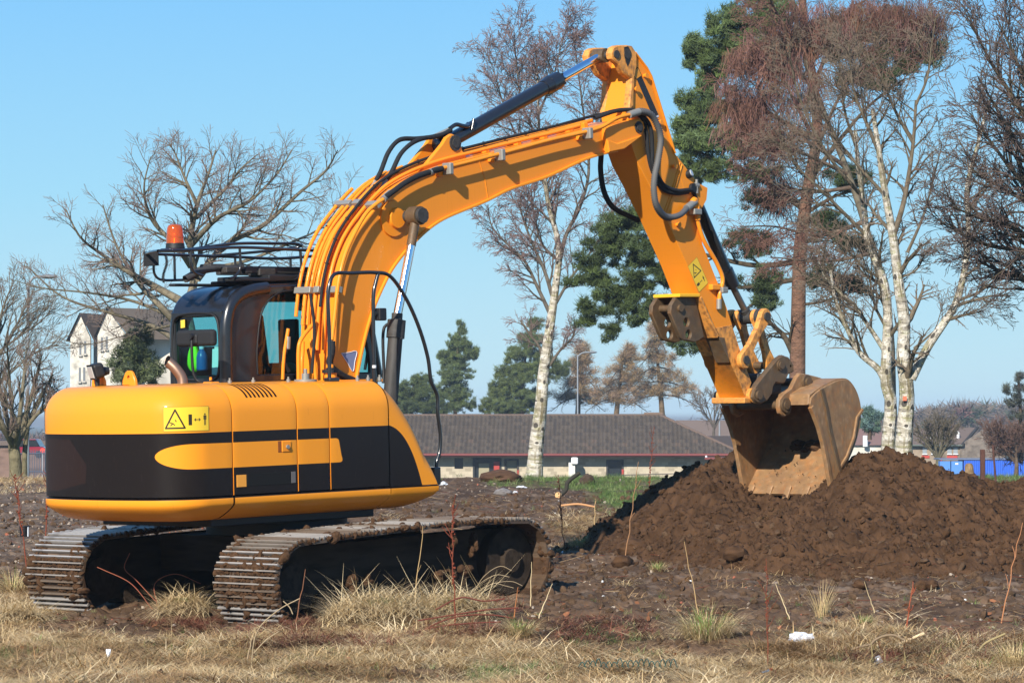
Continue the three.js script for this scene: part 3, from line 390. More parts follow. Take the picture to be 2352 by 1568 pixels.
// ---- roof guard and beacon
{
  const gd = sub('roof_guard', EX), T = (p, r = 0.0135) => hose(p, r, 30, 8), zn = -0.25, zf = -0.95;
  mesh('rail', [T([[-0.97, 3.085, -0.3], [-0.63, 3.095, zn], [-0.1, 3.125, zn], [0.67, 3.112, zn], [1.5, 3.1, zn]], 0.014), T([[-0.55, 3.092, zf], [-0.2, 3.085, zf], [0.51, 3.075, zf], [1.03, 3.065, zf], [1.6, 3.1, zf]], 0.014), T([[-0.97, 3.085, -0.3], [-0.8, 3.088, -0.6], [-0.55, 3.092, zf]]), T([[1.5, 3.1, zn], [1.6, 3.1, zf]])], black, gd);
  mesh('rail_loop', T([[-0.45, 3.11, -0.5], [0.1, 3.17, -0.5], [0.5, 3.178, -0.48], [0.87, 3.172, -0.46], [0.92, 3.158, -0.5], [0.83, 3.14, -0.55], [0.17, 3.075, -0.9]], 0.014), black, gd);
  for (const p of [[[-0.64, 3.09, zn], [-0.64, 2.96, zn], [-0.6, 2.9, zn], [-0.5, 2.87, zn]], [[-0.065, 3.115, zn], [-0.07, 2.93, zn], [-0.14, 2.865, zn], [-0.2, 2.85, zn]], [[0.67, 3.11, zn], [0.67, 2.93, zn], [0.63, 2.86, zn], [0.58, 2.84, zn]], [[1.35, 3.1, zn], [1.35, 2.86, zn]], [[-0.46, 3.06, zf], [-0.46, 2.92, zf], [-0.41, 2.87, zf], [-0.1, 2.86, zf]], [[-0.22, 3.08, zf], [-0.22, 2.86, zf]], [[0.51, 3.07, zf], [0.51, 2.86, zf]], [[1.2, 3.08, zf], [1.2, 2.86, zf]]]) mesh('post', T(p, 0.012), black, gd);
  mesh('guard_bar', [box(0.1, 1.35, 2.9, 2.965, -0.42, -0.36), box(0.15, 1.4, 2.9, 2.97, -0.82, -0.76), hose([[-0.58, 2.845, -0.4], [-0.37, 2.925, -0.4], [0.1, 2.95, -0.4]], 0.035, 12, 6), box(-0.28, -0.1, 2.93, 2.985, -0.55, -0.4), box(-0.2, -0.02, 2.9, 2.955, -0.36, -0.28), box(0.25, 0.45, 2.88, 2.95, -0.5, -0.34)], grime, gd);
  mesh('guard_deck', [box(0.28, 1.42, 2.83, 2.885, zf, zn), box(-0.12, 0.4, 2.825, 2.86, -0.4, -0.25), box(-0.55, 0.5, 2.79, 2.815, -0.66, -0.58), box(-0.2, 1.3, 2.8, 2.83, -0.5, -0.42)], matt, gd);
  mesh('number_board', box(-0.555, -0.54, 2.98, 3.11, -0.985, -0.79, 0.004), rubber, gd);
  const coil = []; for (let k = 0; k < 140; k++) { const t = k / 139; coil.push(V(-0.47 + 0.012 * Math.cos(k * 0.9) - 0.02 * t, 3.07 - 0.24 * t, -0.78 + 0.02 * Math.sin(t * 6) + 0.012 * Math.sin(k * 0.9))); } const cs = new Sticks(); cs.add(coil, 0.004, 4); mesh('coiled_cable', cs.geo(), matt, gd);
  mesh('lamp_bracket', box(-0.72, -0.46, 3.085, 3.12, -0.57, -0.42), black, gd);
  const bc = sub('beacon', EX), amber = new THREE.MeshPhysicalMaterial({ color: lin(0.95, 0.22, 0.02), roughness: 0.12, transmission: 0.75, thickness: 0, ior: 1.5, ...both });
  mesh('beacon_base', [cyl([-0.6, 3.118, -0.5], [-0.6, 3.165, -0.5], 0.086, 0.08)], matt, bc);
  mesh('beacon_dome', new THREE.LatheGeometry([[0.078, 0], [0.076, 0.05], [0.07, 0.12], [0.066, 0.14], [0.055, 0.158], [0.03, 0.166], [0.001, 0.168]].map((q) => new THREE.Vector2(...q)), 28).translate(-0.6, 3.165, -0.5), amber, bc);
  mesh('reflector', [new THREE.SphereGeometry(0.034, 14, 10).translate(-0.6, 3.235, -0.5), cyl([-0.6, 3.165, -0.5], [-0.6, 3.21, -0.5], 0.04, 0.03)], M(0.9, 0.55, 0.1, 0.25, { metalness: 0.6 }), bc);
}
// ---- boom
const backCurve = [[0.5, 1.9], [0.535, 2.28], [0.565, 2.57], [0.62, 2.83], [0.71, 3.05], [0.83, 3.23], [0.97, 3.37], [1.12, 3.5], [1.3, 3.63], [1.55, 3.745], [1.84, 3.84], [2.03, 3.89], [2.56, 4.0], [2.95, 4.08], [3.6, 4.21], [4.17, 4.335], [4.45, 4.39]];
const underCurve = [[0.78, 1.9], [0.88, 2.22], [0.97, 2.45], [1.05, 2.61], [1.16, 2.78], [1.25, 2.9], [1.37, 3.02], [1.52, 3.14], [1.76, 3.3], [1.95, 3.39], [2.53, 3.57], [2.86, 3.69], [3.36, 3.815], [3.95, 4.01], [4.21, 4.07], [4.4, 4.1]];
{
  const boom = sub('boom', EX), bc = smooth2(backCurve, 70), uc = smooth2(underCurve, 60);
  mesh('boom_box', plate([...bc, [4.70, 4.42], [4.765, 4.40], [4.785, 4.34], [4.73, 4.265], ...uc.slice().reverse()], -0.10, 0.30, 0.004), yellow, boom);
  mesh('top_flange', strip(bc, -0.12, 0.322, 0.022), yellow, boom);
  mesh('lower_flange', strip(uc, -0.12, 0.324, 0.024), yellow, boom);
  mesh('fork', [plate([[4.19, 4.21], [4.18, 4.32], [4.27, 4.345], [4.62, 4.415], [4.70, 4.42], [4.765, 4.40], [4.787, 4.34], [4.735, 4.26], [4.45, 4.14], [4.25, 4.085]], 0.29, 0.345, 0.012), plate([[4.2, 4.2], [4.35, 4.17], [4.72, 4.262], [4.45, 4.115], [4.22, 4.075]], 0.29, 0.362, 0.01), plate([[4.19, 4.21], [4.18, 4.32], [4.27, 4.345], [4.62, 4.415], [4.70, 4.42], [4.765, 4.40], [4.787, 4.34], [4.735, 4.26], [4.45, 4.14], [4.25, 4.085]], -0.145, -0.09, 0.012)], yellow, boom);
  mesh('fork_pin', [cyl([4.685, 4.34, -0.17], [4.685, 4.34, 0.365], 0.038), cyl([4.685, 4.34, 0.34], [4.685, 4.34, 0.355], 0.06, 0.06, 9)], grime, boom);
  mesh('pin_boss', [cyl([1.3, 3.38, 0.295], [1.3, 3.38, 0.318], 0.165, 0.16, 40), cyl([1.33, 3.385, 0.3], [1.33, 3.385, 0.345], 0.1, 0.09, 32)], yellow, boom);
  mesh('cylinder_pin', [cyl([1.43, 3.4, -0.3], [1.43, 3.4, 0.55], 0.05), cyl([1.43, 3.4, 0.53], [1.43, 3.4, 0.565], 0.072, 0.072, 10)], grime, boom);
  mesh('weld_seam', [hose([[2.44, 3.96, 0.302], [2.52, 3.78, 0.302], [2.56, 3.59, 0.302]], 0.004, 8, 5)], yellow, boom);
  const lug = [[1.74, 3.82], [1.82, 3.9], [2.04, 4.09], [2.09, 4.15], [2.16, 4.185], [2.23, 4.17], [2.28, 4.11], [2.3, 4.04], [2.36, 3.97], [2.3, 3.92]];
  for (const z of [0.19, -0.03]) mesh('cylinder_lug', plate(lug, z, z + 0.045, 0.008, [], true), yellow, boom);
  mesh('lug_pin', [cyl([2.2, 4.1, -0.06], [2.2, 4.1, 0.255], 0.045), cyl([2.2, 4.1, 0.232], [2.2, 4.1, 0.246], 0.075, 0.075, 12)], grime, boom);
  mesh('triangle_plate', plate([[0.62, 2.17], [0.76, 2.01], [0.81, 2.185]], 0.3, 0.304, 0.001), M(0.17, 0.2, 0.33, 0.35), boom);
  mesh('triangle_rim', hose([[0.62, 2.17, 0.304], [0.76, 2.01, 0.304], [0.81, 2.185, 0.304], [0.62, 2.17, 0.304]].flatMap((p, k, a) => k < 3 ? [p, p.map((q, i) => lerp(q, a[k + 1][i], 0.5))] : [p]), 0.004, 60, 5), M(0.6, 0.6, 0.62, 0.4), boom);
  // steel pipes along the back, held in clamps
  const off = (o, s0, s1, n = 40) => { const out = []; for (let i = 0; i <= n; i++) { const k = clamp(Math.round(lerp(s0, s1, i / n) * 70), 0, 70), a = bc[Math.max(k - 1, 0)], b = bc[Math.min(k + 1, 70)], l = Math.hypot(b[0] - a[0], b[1] - a[1]); out.push([bc[k][0] - (b[1] - a[1]) / l * o, bc[k][1] + (b[0] - a[0]) / l * o]); } return out; };
  const pipe = (z, o, s0, s1, r, m = yellow, nm = 'pipe') => mesh(nm, hose(off(o, s0, s1).map((p, i) => [...p, typeof z === 'function' ? z(i / 40) : z]), r, 90, 10), m, boom);
  pipe(-0.115, 0.085, 0.12, 0.37, 0.017); pipe(-0.035, 0.07, 0.1, 0.44, 0.019); pipe(0.03, 0.075, 0.1, 0.47, 0.015);
  pipe((t) => 0.085 + 0.03 * t, 0.06, 0.05, 0.94, 0.02); pipe((t) => 0.145, 0.055, 0.05, 0.96, 0.02); pipe((t) => 0.22 + 0.03 * t, 0.05, 0.05, 0.9, 0.017);
  pipe((t) => 0.2 - 0.06 * t, 0.095, 0.13, 0.99, 0.014, rubber, 'cable');
  mesh('pipe', [hose([[0.43, 2.29, 0.385], [0.47, 2.51, 0.385], [0.525, 2.8, 0.385], [0.61, 3.04, 0.385], [0.76, 3.27, 0.385], [0.89, 3.42, 0.385], [1.01, 3.5, 0.385], [1.1, 3.545, 0.385]], 0.019, 50), hose([[1.86, 3.845, 0.385], [2.21, 3.915, 0.385], [2.89, 4.06, 0.385], [3.32, 4.155, 0.385], [3.86, 4.26, 0.385], [4.09, 4.315, 0.385], [4.32, 4.41, 0.385], [4.54, 4.46, 0.385]], 0.019, 60)], yellow, boom);
  mesh('pipe', [hose([[0.45, 2.46, 0.16], [0.36, 2.40, 0.18], [0.26, 2.33, 0.2], [0.21, 2.26, 0.2], [0.19, 1.94, 0.2]], 0.018, 40), hose([[0.42, 2.28, 0.02], [0.36, 2.2, 0.08], [0.33, 2.12, 0.1], [0.32, 1.94, 0.1]], 0.018, 30), hose([[0.44, 2.3, 0.1], [0.41, 2.2, 0.16], [0.42, 1.94, 0.18]], 0.018, 20), hose([[0.36, 2.4, -0.1], [0.3, 2.15, -0.1], [0.28, 1.95, -0.1]], 0.016, 20)], yellow, boom);
  mesh('hose', [hose([[0.43, 2.28, 0.385], [0.425, 2.18, 0.385], [0.44, 2.08, 0.34], [0.6, 1.98, 0.32], [0.8, 1.92, 0.3]], 0.03, 40), hose([[0.35, 2.26, -0.1], [0.3, 2.12, -0.11], [0.36, 2.02, -0.11]], 0.022, 20), hose([[0.28, 2.7, 0.28], [0.3, 2.4, 0.3], [0.26, 2.0, 0.3]], 0.014, 24)], rubber, boom);
  for (const g of [cyl([0.425, 2.16, 0.385], [0.43, 2.29, 0.36], 0.026), cyl([0.345, 2.22, -0.1], [0.355, 2.33, -0.1], 0.025)]) mesh('hose_coupling', g, steel, boom);
  mesh('hose', hose([[1.12, 3.56, 0.385], [1.24, 3.625, 0.385], [1.38, 3.7, 0.385], [1.56, 3.77, 0.385], [1.75, 3.82, 0.385], [1.87, 3.846, 0.385]], 0.027, 40), rubber, boom);
  for (const g of [cyl([1.1, 3.545, 0.385], [1.22, 3.61, 0.36], 0.031), cyl([1.7, 3.805, 0.385], [1.84, 3.84, 0.36], 0.03)]) mesh('hose_coupling', g, steel, boom);
  // clamps
  const clampAt = (k, z0, z1, o) => { const a = bc[k - 1], b = bc[k + 1], t = Math.atan2(b[1] - a[1], b[0] - a[0]); return new RoundedBoxGeometry(0.06, 0.055, z1 - z0, 2, 0.008).rotateZ(t).translate(bc[k][0] - Math.sin(t) * o, bc[k][1] + Math.cos(t) * o, (z0 + z1) / 2); };
  for (const [k, a, b, o] of [[11, -0.15, 0.06, 0.085], [11, 0.1, 0.17, 0.085], [11, 0.24, 0.40, 0.06], [23, -0.15, 0.06, 0.08], [23, 0.09, 0.18, 0.08], [23, 0.24, 0.40, 0.05]]) mesh('pipe_clamp', clampAt(k, a, b, o), steel, boom);
  for (const [x, y] of [[1.92, 3.84], [2.62, 3.99], [3.86, 4.24]]) { mesh('pipe_clamp', [box(x, x + 0.05, y - 0.05, y + 0.06, 0.33, 0.44)], steel, boom); mesh('clamp_stand', box(x - 0.06, x, y - 0.06, y + 0.02, 0.3, 0.35), yellow, boom); }
  for (const k of [46, 52, 57, 62, 65]) mesh('pipe_stand', clampAt(k, 0.02, 0.2, 0.03), yellow, boom);
  for (const k of [14, 17, 20, 26, 30, 34, 38, 42, 46, 50, 54, 58]) { const a = bc[k - 1], b = bc[k + 1], t = Math.atan2(b[1] - a[1], b[0] - a[0]); mesh('cable_tie', new THREE.TorusGeometry(0.019, 0.003, 5, 14).rotateY(Math.PI / 2).rotateZ(t).translate(bc[k][0] - Math.sin(t) * 0.095, bc[k][1] + Math.cos(t) * 0.095, lerp(0.2, 0.14, (k - 9) / 61)), matt, boom); }
}
{ // boom rams, one each side
  for (const z of [0.47, -0.27]) { const ram = sub('boom_ram', EX);
    mesh('barrel', [cyl([0.98, 1.2, z], [1.143, 2.36, z], 0.067), cyl([1.135, 2.3, z], [1.158, 2.46, z], 0.083), cyl([1.158, 2.45, z], [1.166, 2.52, z], 0.05), cyl([1.09, 2.0, z + 0.05], [1.13, 2.3, z + 0.07], 0.02)], grime, ram);
    mesh('rod', cyl([1.16, 2.48, z], [1.42, 3.33, z], 0.04), chrome, ram);
    mesh('rod_eye', [cyl([1.43, 3.4, z - 0.06], [1.43, 3.4, z + 0.06], 0.085, 0.085, 28), cyl([1.36, 3.13, z], [1.42, 3.36, z], 0.043)], castIron, ram);
  }
  mesh('ram_pipe', hose([[1.02, 1.9, 0.42], [1.04, 2.0, 0.41], [1.06, 2.4, 0.41], [1.1, 2.43, 0.43]], 0.014, 20), matt, EX);
  const ram = sub('dipper_ram', EX), a = V(2.2, 4.1, 0.1), b = V(4.43, 5.045, 0.1), L = (t) => a.clone().lerp(b, t).toArray();
  mesh('barrel', [cyl(L(0.0), L(0.64), 0.069, 0.069, 28), cyl(L(0.62), L(0.66), 0.075, 0.09, 28), cyl(L(0.655), L(0.715), 0.09, 0.085, 28), cyl(L(0.71), L(0.73), 0.07, 0.06, 28), cyl([2.2, 4.1, 0.02], [2.2, 4.1, 0.18], 0.085)], black, ram);
  mesh('rod', cyl(L(0.72), L(0.98), 0.042), chrome, ram);
  mesh('rod_eye', cyl([4.43, 5.045, 0.03], [4.43, 5.045, 0.17], 0.07), castIron, ram);
  mesh('gland_bolts', [0, 1, 2, 3, 4, 5, 6, 7].map((k) => { const c = L(0.722), t = k / 8 * 6.283, d = b.clone().sub(a).normalize(), u = V(0, 0, 1), w = d.clone().cross(u), q = u.multiplyScalar(Math.cos(t) * 0.068).add(w.multiplyScalar(Math.sin(t) * 0.068)); return cyl([c[0] + q.x, c[1] + q.y, c[2] + q.z], [c[0] + q.x + d.x * 0.02, c[1] + q.y + d.y * 0.02, c[2] + q.z + d.z * 0.02], 0.01, 0.01, 6); }), matt, ram);
  mesh('port_pipe', [hose([[2.52, 4.30, 0.1], [2.46, 4.27, 0.16], [2.38, 4.27, 0.17], [2.3, 4.28, 0.16], [2.22, 4.24, 0.15]], 0.02, 24), cyl([2.5, 4.24, 0.17], [2.53, 4.34, 0.17], 0.016)], black, ram);
  mesh('hose', [hose([[1.32, 3.69, 0.03], [1.41, 3.81, 0.04], [1.52, 4.01, 0.05], [1.66, 4.12, 0.05], [1.88, 4.14, 0.06], [2.05, 4.16, 0.08], [2.22, 4.2, 0.1]], 0.022, 50), hose([[1.33, 3.69, 0.15], [1.43, 3.8, 0.16], [1.56, 3.98, 0.16], [1.7, 4.08, 0.16], [1.86, 4.135, 0.15], [2.0, 4.155, 0.15], [2.15, 4.19, 0.15], [2.24, 4.23, 0.15]], 0.022, 50)], rubber, ram);
  for (const g of [cyl([1.25, 3.61, 0.04], [1.35, 3.73, 0.035], 0.026), cyl([1.27, 3.62, 0.15], [1.37, 3.74, 0.155], 0.026), cyl([2.08, 4.165, 0.11], [2.25, 4.23, 0.13], 0.028)]) mesh('hose_coupling', g, steel, ram);
}
// ---- dipper
{
  const dp = sub('dipper', EX);
  const back = [[6.36, 1.65], [6.08, 2.09], [5.94, 2.31], [5.74, 2.62], [5.63, 2.72], [5.47, 3.0], [5.16, 3.46], [4.91, 3.79], [4.75, 3.99], [4.66, 4.17], [4.60, 4.5], [4.66, 4.75]];
  const front = [[4.74, 5.075], [4.91, 4.93], [4.97, 4.86], [5.31, 4.11], [5.37, 4.05], [5.56, 3.86], [5.66, 3.48], [5.72, 3.21], [5.94, 2.84], [6.08, 2.58], [6.19, 2.34], [6.28, 2.14], [6.45, 1.81]];
  mesh('dipper_box', plate([...front, ...back], -0.07, 0.27, 0.004), yellow, dp);
  const lowA = [[5.9, 2.37], [6.155, 2.40], [6.28, 2.14], [6.45, 1.81], [6.36, 1.65], [6.08, 2.09]];
  mesh('dipper_foot', plate(lowA.map(([x, y]) => [x, y]), -0.074, 0.274, 0.003), worn, dp);
  mesh('bucket_pin_boss', [cyl([6.43, 1.68, -0.12], [6.43, 1.68, 0.32], 0.075), box(6.3, 6.52, 1.6, 1.66, -0.14, 0.3)], worn, dp);
  const lug = [[4.37, 5.0], [4.355, 5.05], [4.39, 5.11], [4.45, 5.135], [4.6, 5.145], [4.68, 5.14], [4.745, 5.075], [4.74, 4.95], [4.70, 4.82], [4.68, 4.55], [4.6, 4.5], [4.63, 4.68], [4.65, 4.82], [4.58, 4.85], [4.53, 4.87], [4.48, 4.94], [4.45, 4.96]];
  mesh('lug', plate(lug, 0.215, 0.295, 0.012, [], true), worn, dp); mesh('lug', plate(lug, -0.095, -0.015, 0.012, [], true), worn, dp);
  mesh('rod_pin', [cyl([4.43, 5.045, -0.11], [4.43, 5.045, 0.31], 0.04), cyl([4.6, 5.06, 0.2], [4.6, 5.06, 0.302], 0.05)], grime, dp);
  mesh('grease_stain', plate([[4.55, 5.12], [4.61, 5.135], [4.65, 5.09], [4.645, 5.0], [4.6, 4.93], [4.575, 4.97], [4.55, 5.04]], 0.29, 0.2965, 0.001), M(0.02, 0.017, 0.014, 0.5), dp);
  mesh('edge_flange', strip([[4.735, 5.08], [4.91, 4.935], [4.97, 4.86], [5.31, 4.11]], -0.09, 0.29, 0.02), yellow, dp);
  mesh('nose_plate', [plate([[5.3, 4.12], [5.42, 4.03], [5.66, 3.83], [5.82, 3.78], [5.8, 3.66], [5.66, 3.5], [5.5, 3.6], [5.4, 3.85]], 0.2, 0.272, 0.006), plate([[5.3, 4.12], [5.42, 4.03], [5.66, 3.83], [5.82, 3.78], [5.8, 3.66], [5.66, 3.5], [5.5, 3.6], [5.4, 3.85]], -0.072, 0.0, 0.006)], yellow, dp);
  mesh('black_stripe', plate([[4.755, 4.825], [4.83, 4.855], [5.075, 4.485], [4.995, 4.455]], 0.268, 0.2735, 0.001), M(0.02, 0.021, 0.024, 0.5), dp);
  mesh('stripe_end', plate([[4.997, 4.452], [5.075, 4.482], [5.08, 4.465], [4.995, 4.418]], 0.268, 0.2735, 0.001), M(0.5, 0.52, 0.56, 0.5), dp);
  mesh('small_decal', plate([[4.69, 4.885], [4.78, 4.935], [4.83, 4.86], [4.75, 4.82]], 0.268, 0.273, 0.001), M(0.62, 0.26, 0.03, 0.5), dp); mesh('decal_rim', hose([[4.69, 4.885, 0.272], [4.735, 4.91, 0.272], [4.78, 4.935, 0.272], [4.805, 4.9, 0.272], [4.83, 4.86, 0.272], [4.79, 4.84, 0.272], [4.75, 4.82, 0.272], [4.72, 4.85, 0.272], [4.69, 4.885, 0.272]], 0.003, 60, 4), matt, dp);
  { const g = new THREE.PlaneGeometry(0.175, 0.31), a = Math.atan2(2.81 - 3.07, 5.79 - 5.62) + Math.PI / 2; g.rotateZ(a).translate(5.635, 2.905, 0.2725); tag(mesh('warning_sign', g, new THREE.MeshPhysicalMaterial({ map: signTex(192, 340, true), roughness: 0.45, ...both }), dp), 'narrow yellow warning sign with triangle on the dipper'); }
  for (const [x, y] of [[4.87, 4.86], [5.08, 4.41], [4.72, 4.72], [5.28, 3.98], [5.32, 3.4]]) mesh('stud', [cyl([x, y, 0.265], [x, y, 0.305], 0.018), cyl([x, y, 0.3], [x, y, 0.312], 0.026)], yellow, dp);
  mesh('step_rib', [hose([[5.42, 4.0, 0.272], [5.3, 3.75, 0.272], [5.16, 3.5, 0.272]], 0.01, 10, 6), hose([[5.39, 4.02, 0.272], [5.27, 3.77, 0.272], [5.13, 3.52, 0.272]], 0.008, 10, 6)], yellow, dp);
  mesh('pipe', hose([[5.56, 3.6, 0.3], [5.6, 3.48, 0.3], [5.69, 3.27, 0.3], [5.91, 3.01, 0.3], [5.99, 2.86, 0.3], [5.94, 2.72, 0.3], [5.925, 2.64, 0.3]], 0.022, 40), yellow, dp);
  mesh('pipe_coupling', [cyl([5.925, 2.66, 0.3], [5.92, 2.56, 0.3], 0.027)], steel, dp);
  mesh('pipe_clamp', [box(5.93, 6.02, 2.72, 2.78, 0.27, 0.35)], steel, dp); mesh('clamp_stand', box(5.8, 5.93, 2.75, 2.81, 0.26, 0.32), yellow, dp);
  mesh('work_lamp', [cyl([5.51, 3.9, 0.24], [5.53, 3.92, 0.3], 0.045), cyl([5.56, 3.77, 0.2], [5.57, 3.77, 0.3], 0.05)], matt, dp); mesh('lamp_glass', cyl([5.53, 3.92, 0.298], [5.533, 3.923, 0.306], 0.034), M(0.5, 0.5, 0.5, 0.2), dp);
  mesh('valve', [cyl([5.6, 3.8, 0.27], [5.66, 3.8, 0.27], 0.03), cyl([5.63, 3.72, 0.28], [5.63, 3.86, 0.28], 0.018), box(5.5, 5.62, 3.5, 3.56, 0.28, 0.36)], steel, dp);
  // corrugated hose and its neighbours, looping from the boom tip
  const loop = curve([[4.5, 4.45, 0.385], [4.58, 4.475, 0.38], [4.67, 4.49, 0.4], [4.79, 4.46, 0.42], [4.87, 4.36, 0.43], [4.915, 4.24, 0.43], [4.885, 4.04, 0.42], [4.835, 3.86, 0.41], [4.83, 3.72, 0.4], [4.88, 3.57, 0.39], [5.02, 3.47, 0.38], [5.22, 3.485, 0.385], [5.44, 3.58, 0.33], [5.53, 3.62, 0.32]], 260), s = new Sticks(); s.add(loop, loop.map((_, k) => k < 20 || k > 200 ? 0.03 : 0.031 + 0.006 * (k % 3 === 0 ? 1 : -0.4)), 10); mesh('corrugated_hose', s.geo(), greyRubber, dp);
  mesh('hose_coupling', [cyl([4.5, 4.45, 0.385], [4.64, 4.487, 0.39], 0.036), cyl([5.4, 3.56, 0.335], [5.56, 3.63, 0.31], 0.037)], steel, dp); mesh('pipe_elbow', hose([[5.5, 3.6, 0.32], [5.56, 3.65, 0.31], [5.6, 3.6, 0.3], [5.61, 3.45, 0.3]], 0.034, 20), yellow, dp);
  mesh('hose', [hose([[4.2, 4.42, 0.2], [4.5, 4.505, 0.28], [4.7, 4.49, 0.33], [4.86, 4.36, 0.34], [4.9, 4.11, 0.33], [4.9, 4.0, 0.33], [4.97, 3.88, 0.33], [5.09, 3.78, 0.32], [5.28, 3.735, 0.32], [5.5, 3.745, 0.31], [5.6, 3.7, 0.28], [5.72, 3.5, 0.2]], 0.021, 80), hose([[4.3, 4.44, 0.1], [4.6, 4.51, 0.2], [4.78, 4.45, 0.3], [4.84, 4.3, 0.31], [4.86, 4.1, 0.31], [4.92, 3.92, 0.31], [5.06, 3.755, 0.31], [5.28, 3.71, 0.3], [5.5, 3.73, 0.28]], 0.021, 80)], rubber, dp);
  mesh('hose', hose([[4.6, 4.3, -0.12], [4.66, 4.14, -0.13], [4.67, 3.95, -0.15], [4.73, 3.73, -0.16], [4.85, 3.59, -0.16], [5.08, 3.5, -0.14], [5.2, 3.46, -0.12]], 0.027, 50), rubber, dp);
  // perforated hitch rack on the back of the dipper
  const rk = [[5.36, 2.69], [5.27, 2.6], [5.26, 2.52], [5.4, 2.29], [5.44, 2.255], [5.62, 2.23], [5.68, 2.24], [5.78, 2.28], [5.66, 2.66], [5.6, 2.69]];
  const rot = (pts) => pts;
  for (const z of [-0.075, 0.17]) mesh('lock_plate', plate(rk, z, z + 0.05, 0.008, [hole(5.5, 2.43, 0.042), hole(5.53, 2.31, 0.042)], true), castIron, dp);
  mesh('lock_bar', [cyl([5.4, 2.57, -0.1], [5.4, 2.57, 0.245], 0.036)], castIron, dp);
  mesh('lock_weld', [box(5.34, 5.66, 2.68, 2.715, -0.075, 0.276, 0.008)], M(0.8, 0.42, 0.02, 0.5), dp);
  mesh('lock_backing', strip([[5.66, 2.68], [5.92, 2.28]], -0.06, 0.285, 0.03), worn, dp);
  mesh('wear_spike', plate([[5.93, 2.28], [6.1, 2.02], [6.03, 2.27]], 0.1, 0.278, 0.004), castIron, dp);
  // bucket ram and linkage
  const ram = sub('bucket_ram', EX);
  mesh('barrel', [cyl([5.74, 3.81, 0.1], [6.36, 2.86, 0.1], 0.058, 0.058, 24), cyl([6.29, 2.96, 0.1], [6.4, 2.8, 0.1], 0.075, 0.07, 24), cyl([5.72, 3.84, 0.1], [5.8, 3.72, 0.1], 0.07, 0.065)], black, ram);
  mesh('rod', cyl([6.39, 2.8, 0.1], [6.6, 2.53, 0.1], 0.035), M(0.22, 0.2, 0.18, 0.3, { metalness: 0.8 }), ram);
  mesh('rod_eye', [cyl([6.63, 2.48, 0.03], [6.63, 2.48, 0.17], 0.07), cyl([6.57, 2.56, 0.1], [6.61, 2.51, 0.1], 0.05)], grime, ram);
  mesh('ram_hose', [hose([[5.72, 3.62, 0.2], [5.85, 3.5, 0.21], [6.1, 3.12, 0.2], [6.25, 2.95, 0.16]], 0.018, 24)], rubber, ram);
  const bone = (a, b, r1, r2, w) => { const t = Math.atan2(b[1] - a[1], b[0] - a[0]), p = []; for (let k = 0; k <= 10; k++) { const q = t + Math.PI / 2 + k / 10 * Math.PI; p.push([a[0] + r1 * Math.cos(q), a[1] + r1 * Math.sin(q)]); } p.push([lerp(a[0], b[0], 0.3) + Math.sin(t) * w, lerp(a[1], b[1], 0.3) - Math.cos(t) * w], [lerp(a[0], b[0], 0.7) + Math.sin(t) * w, lerp(a[1], b[1], 0.7) - Math.cos(t) * w]); for (let k = 0; k <= 10; k++) { const q = t - Math.PI / 2 + k / 10 * Math.PI; p.push([b[0] + r2 * Math.cos(q), b[1] + r2 * Math.sin(q)]); } p.push([lerp(a[0], b[0], 0.7) - Math.sin(t) * w, lerp(a[1], b[1], 0.7) + Math.cos(t) * w], [lerp(a[0], b[0], 0.3) - Math.sin(t) * w, lerp(a[1], b[1], 0.3) + Math.cos(t) * w]); return p; };
  const lk = sub('linkage', EX);
  mesh('tipping_lever', plate(bone([6.63, 2.48], [6.28, 2.04], 0.085, 0.09, 0.05), 0.285, 0.345, 0.01, [], true), worn, lk); mesh('tipping_lever', plate(bone([6.63, 2.48], [6.28, 2.04], 0.085, 0.09, 0.05), -0.145, -0.085, 0.01, [], true), worn, lk);
  mesh('bucket_link', plate(bone([6.63, 2.48], [6.84, 1.98], 0.08, 0.09, 0.05), 0.18, 0.235, 0.01, [], true), worn, lk); mesh('bucket_link', plate(bone([6.63, 2.48], [6.84, 1.98], 0.08, 0.09, 0.05), -0.04, 0.015, 0.01, [], true), worn, lk);
  mesh('link_pin', [cyl([6.63, 2.48, -0.17], [6.63, 2.48, 0.365], 0.045), cyl([6.28, 2.04, -0.16], [6.28, 2.04, 0.36], 0.045), cyl([6.63, 2.48, 0.24], [6.63, 2.48, 0.29], 0.085)], grime, lk);
}
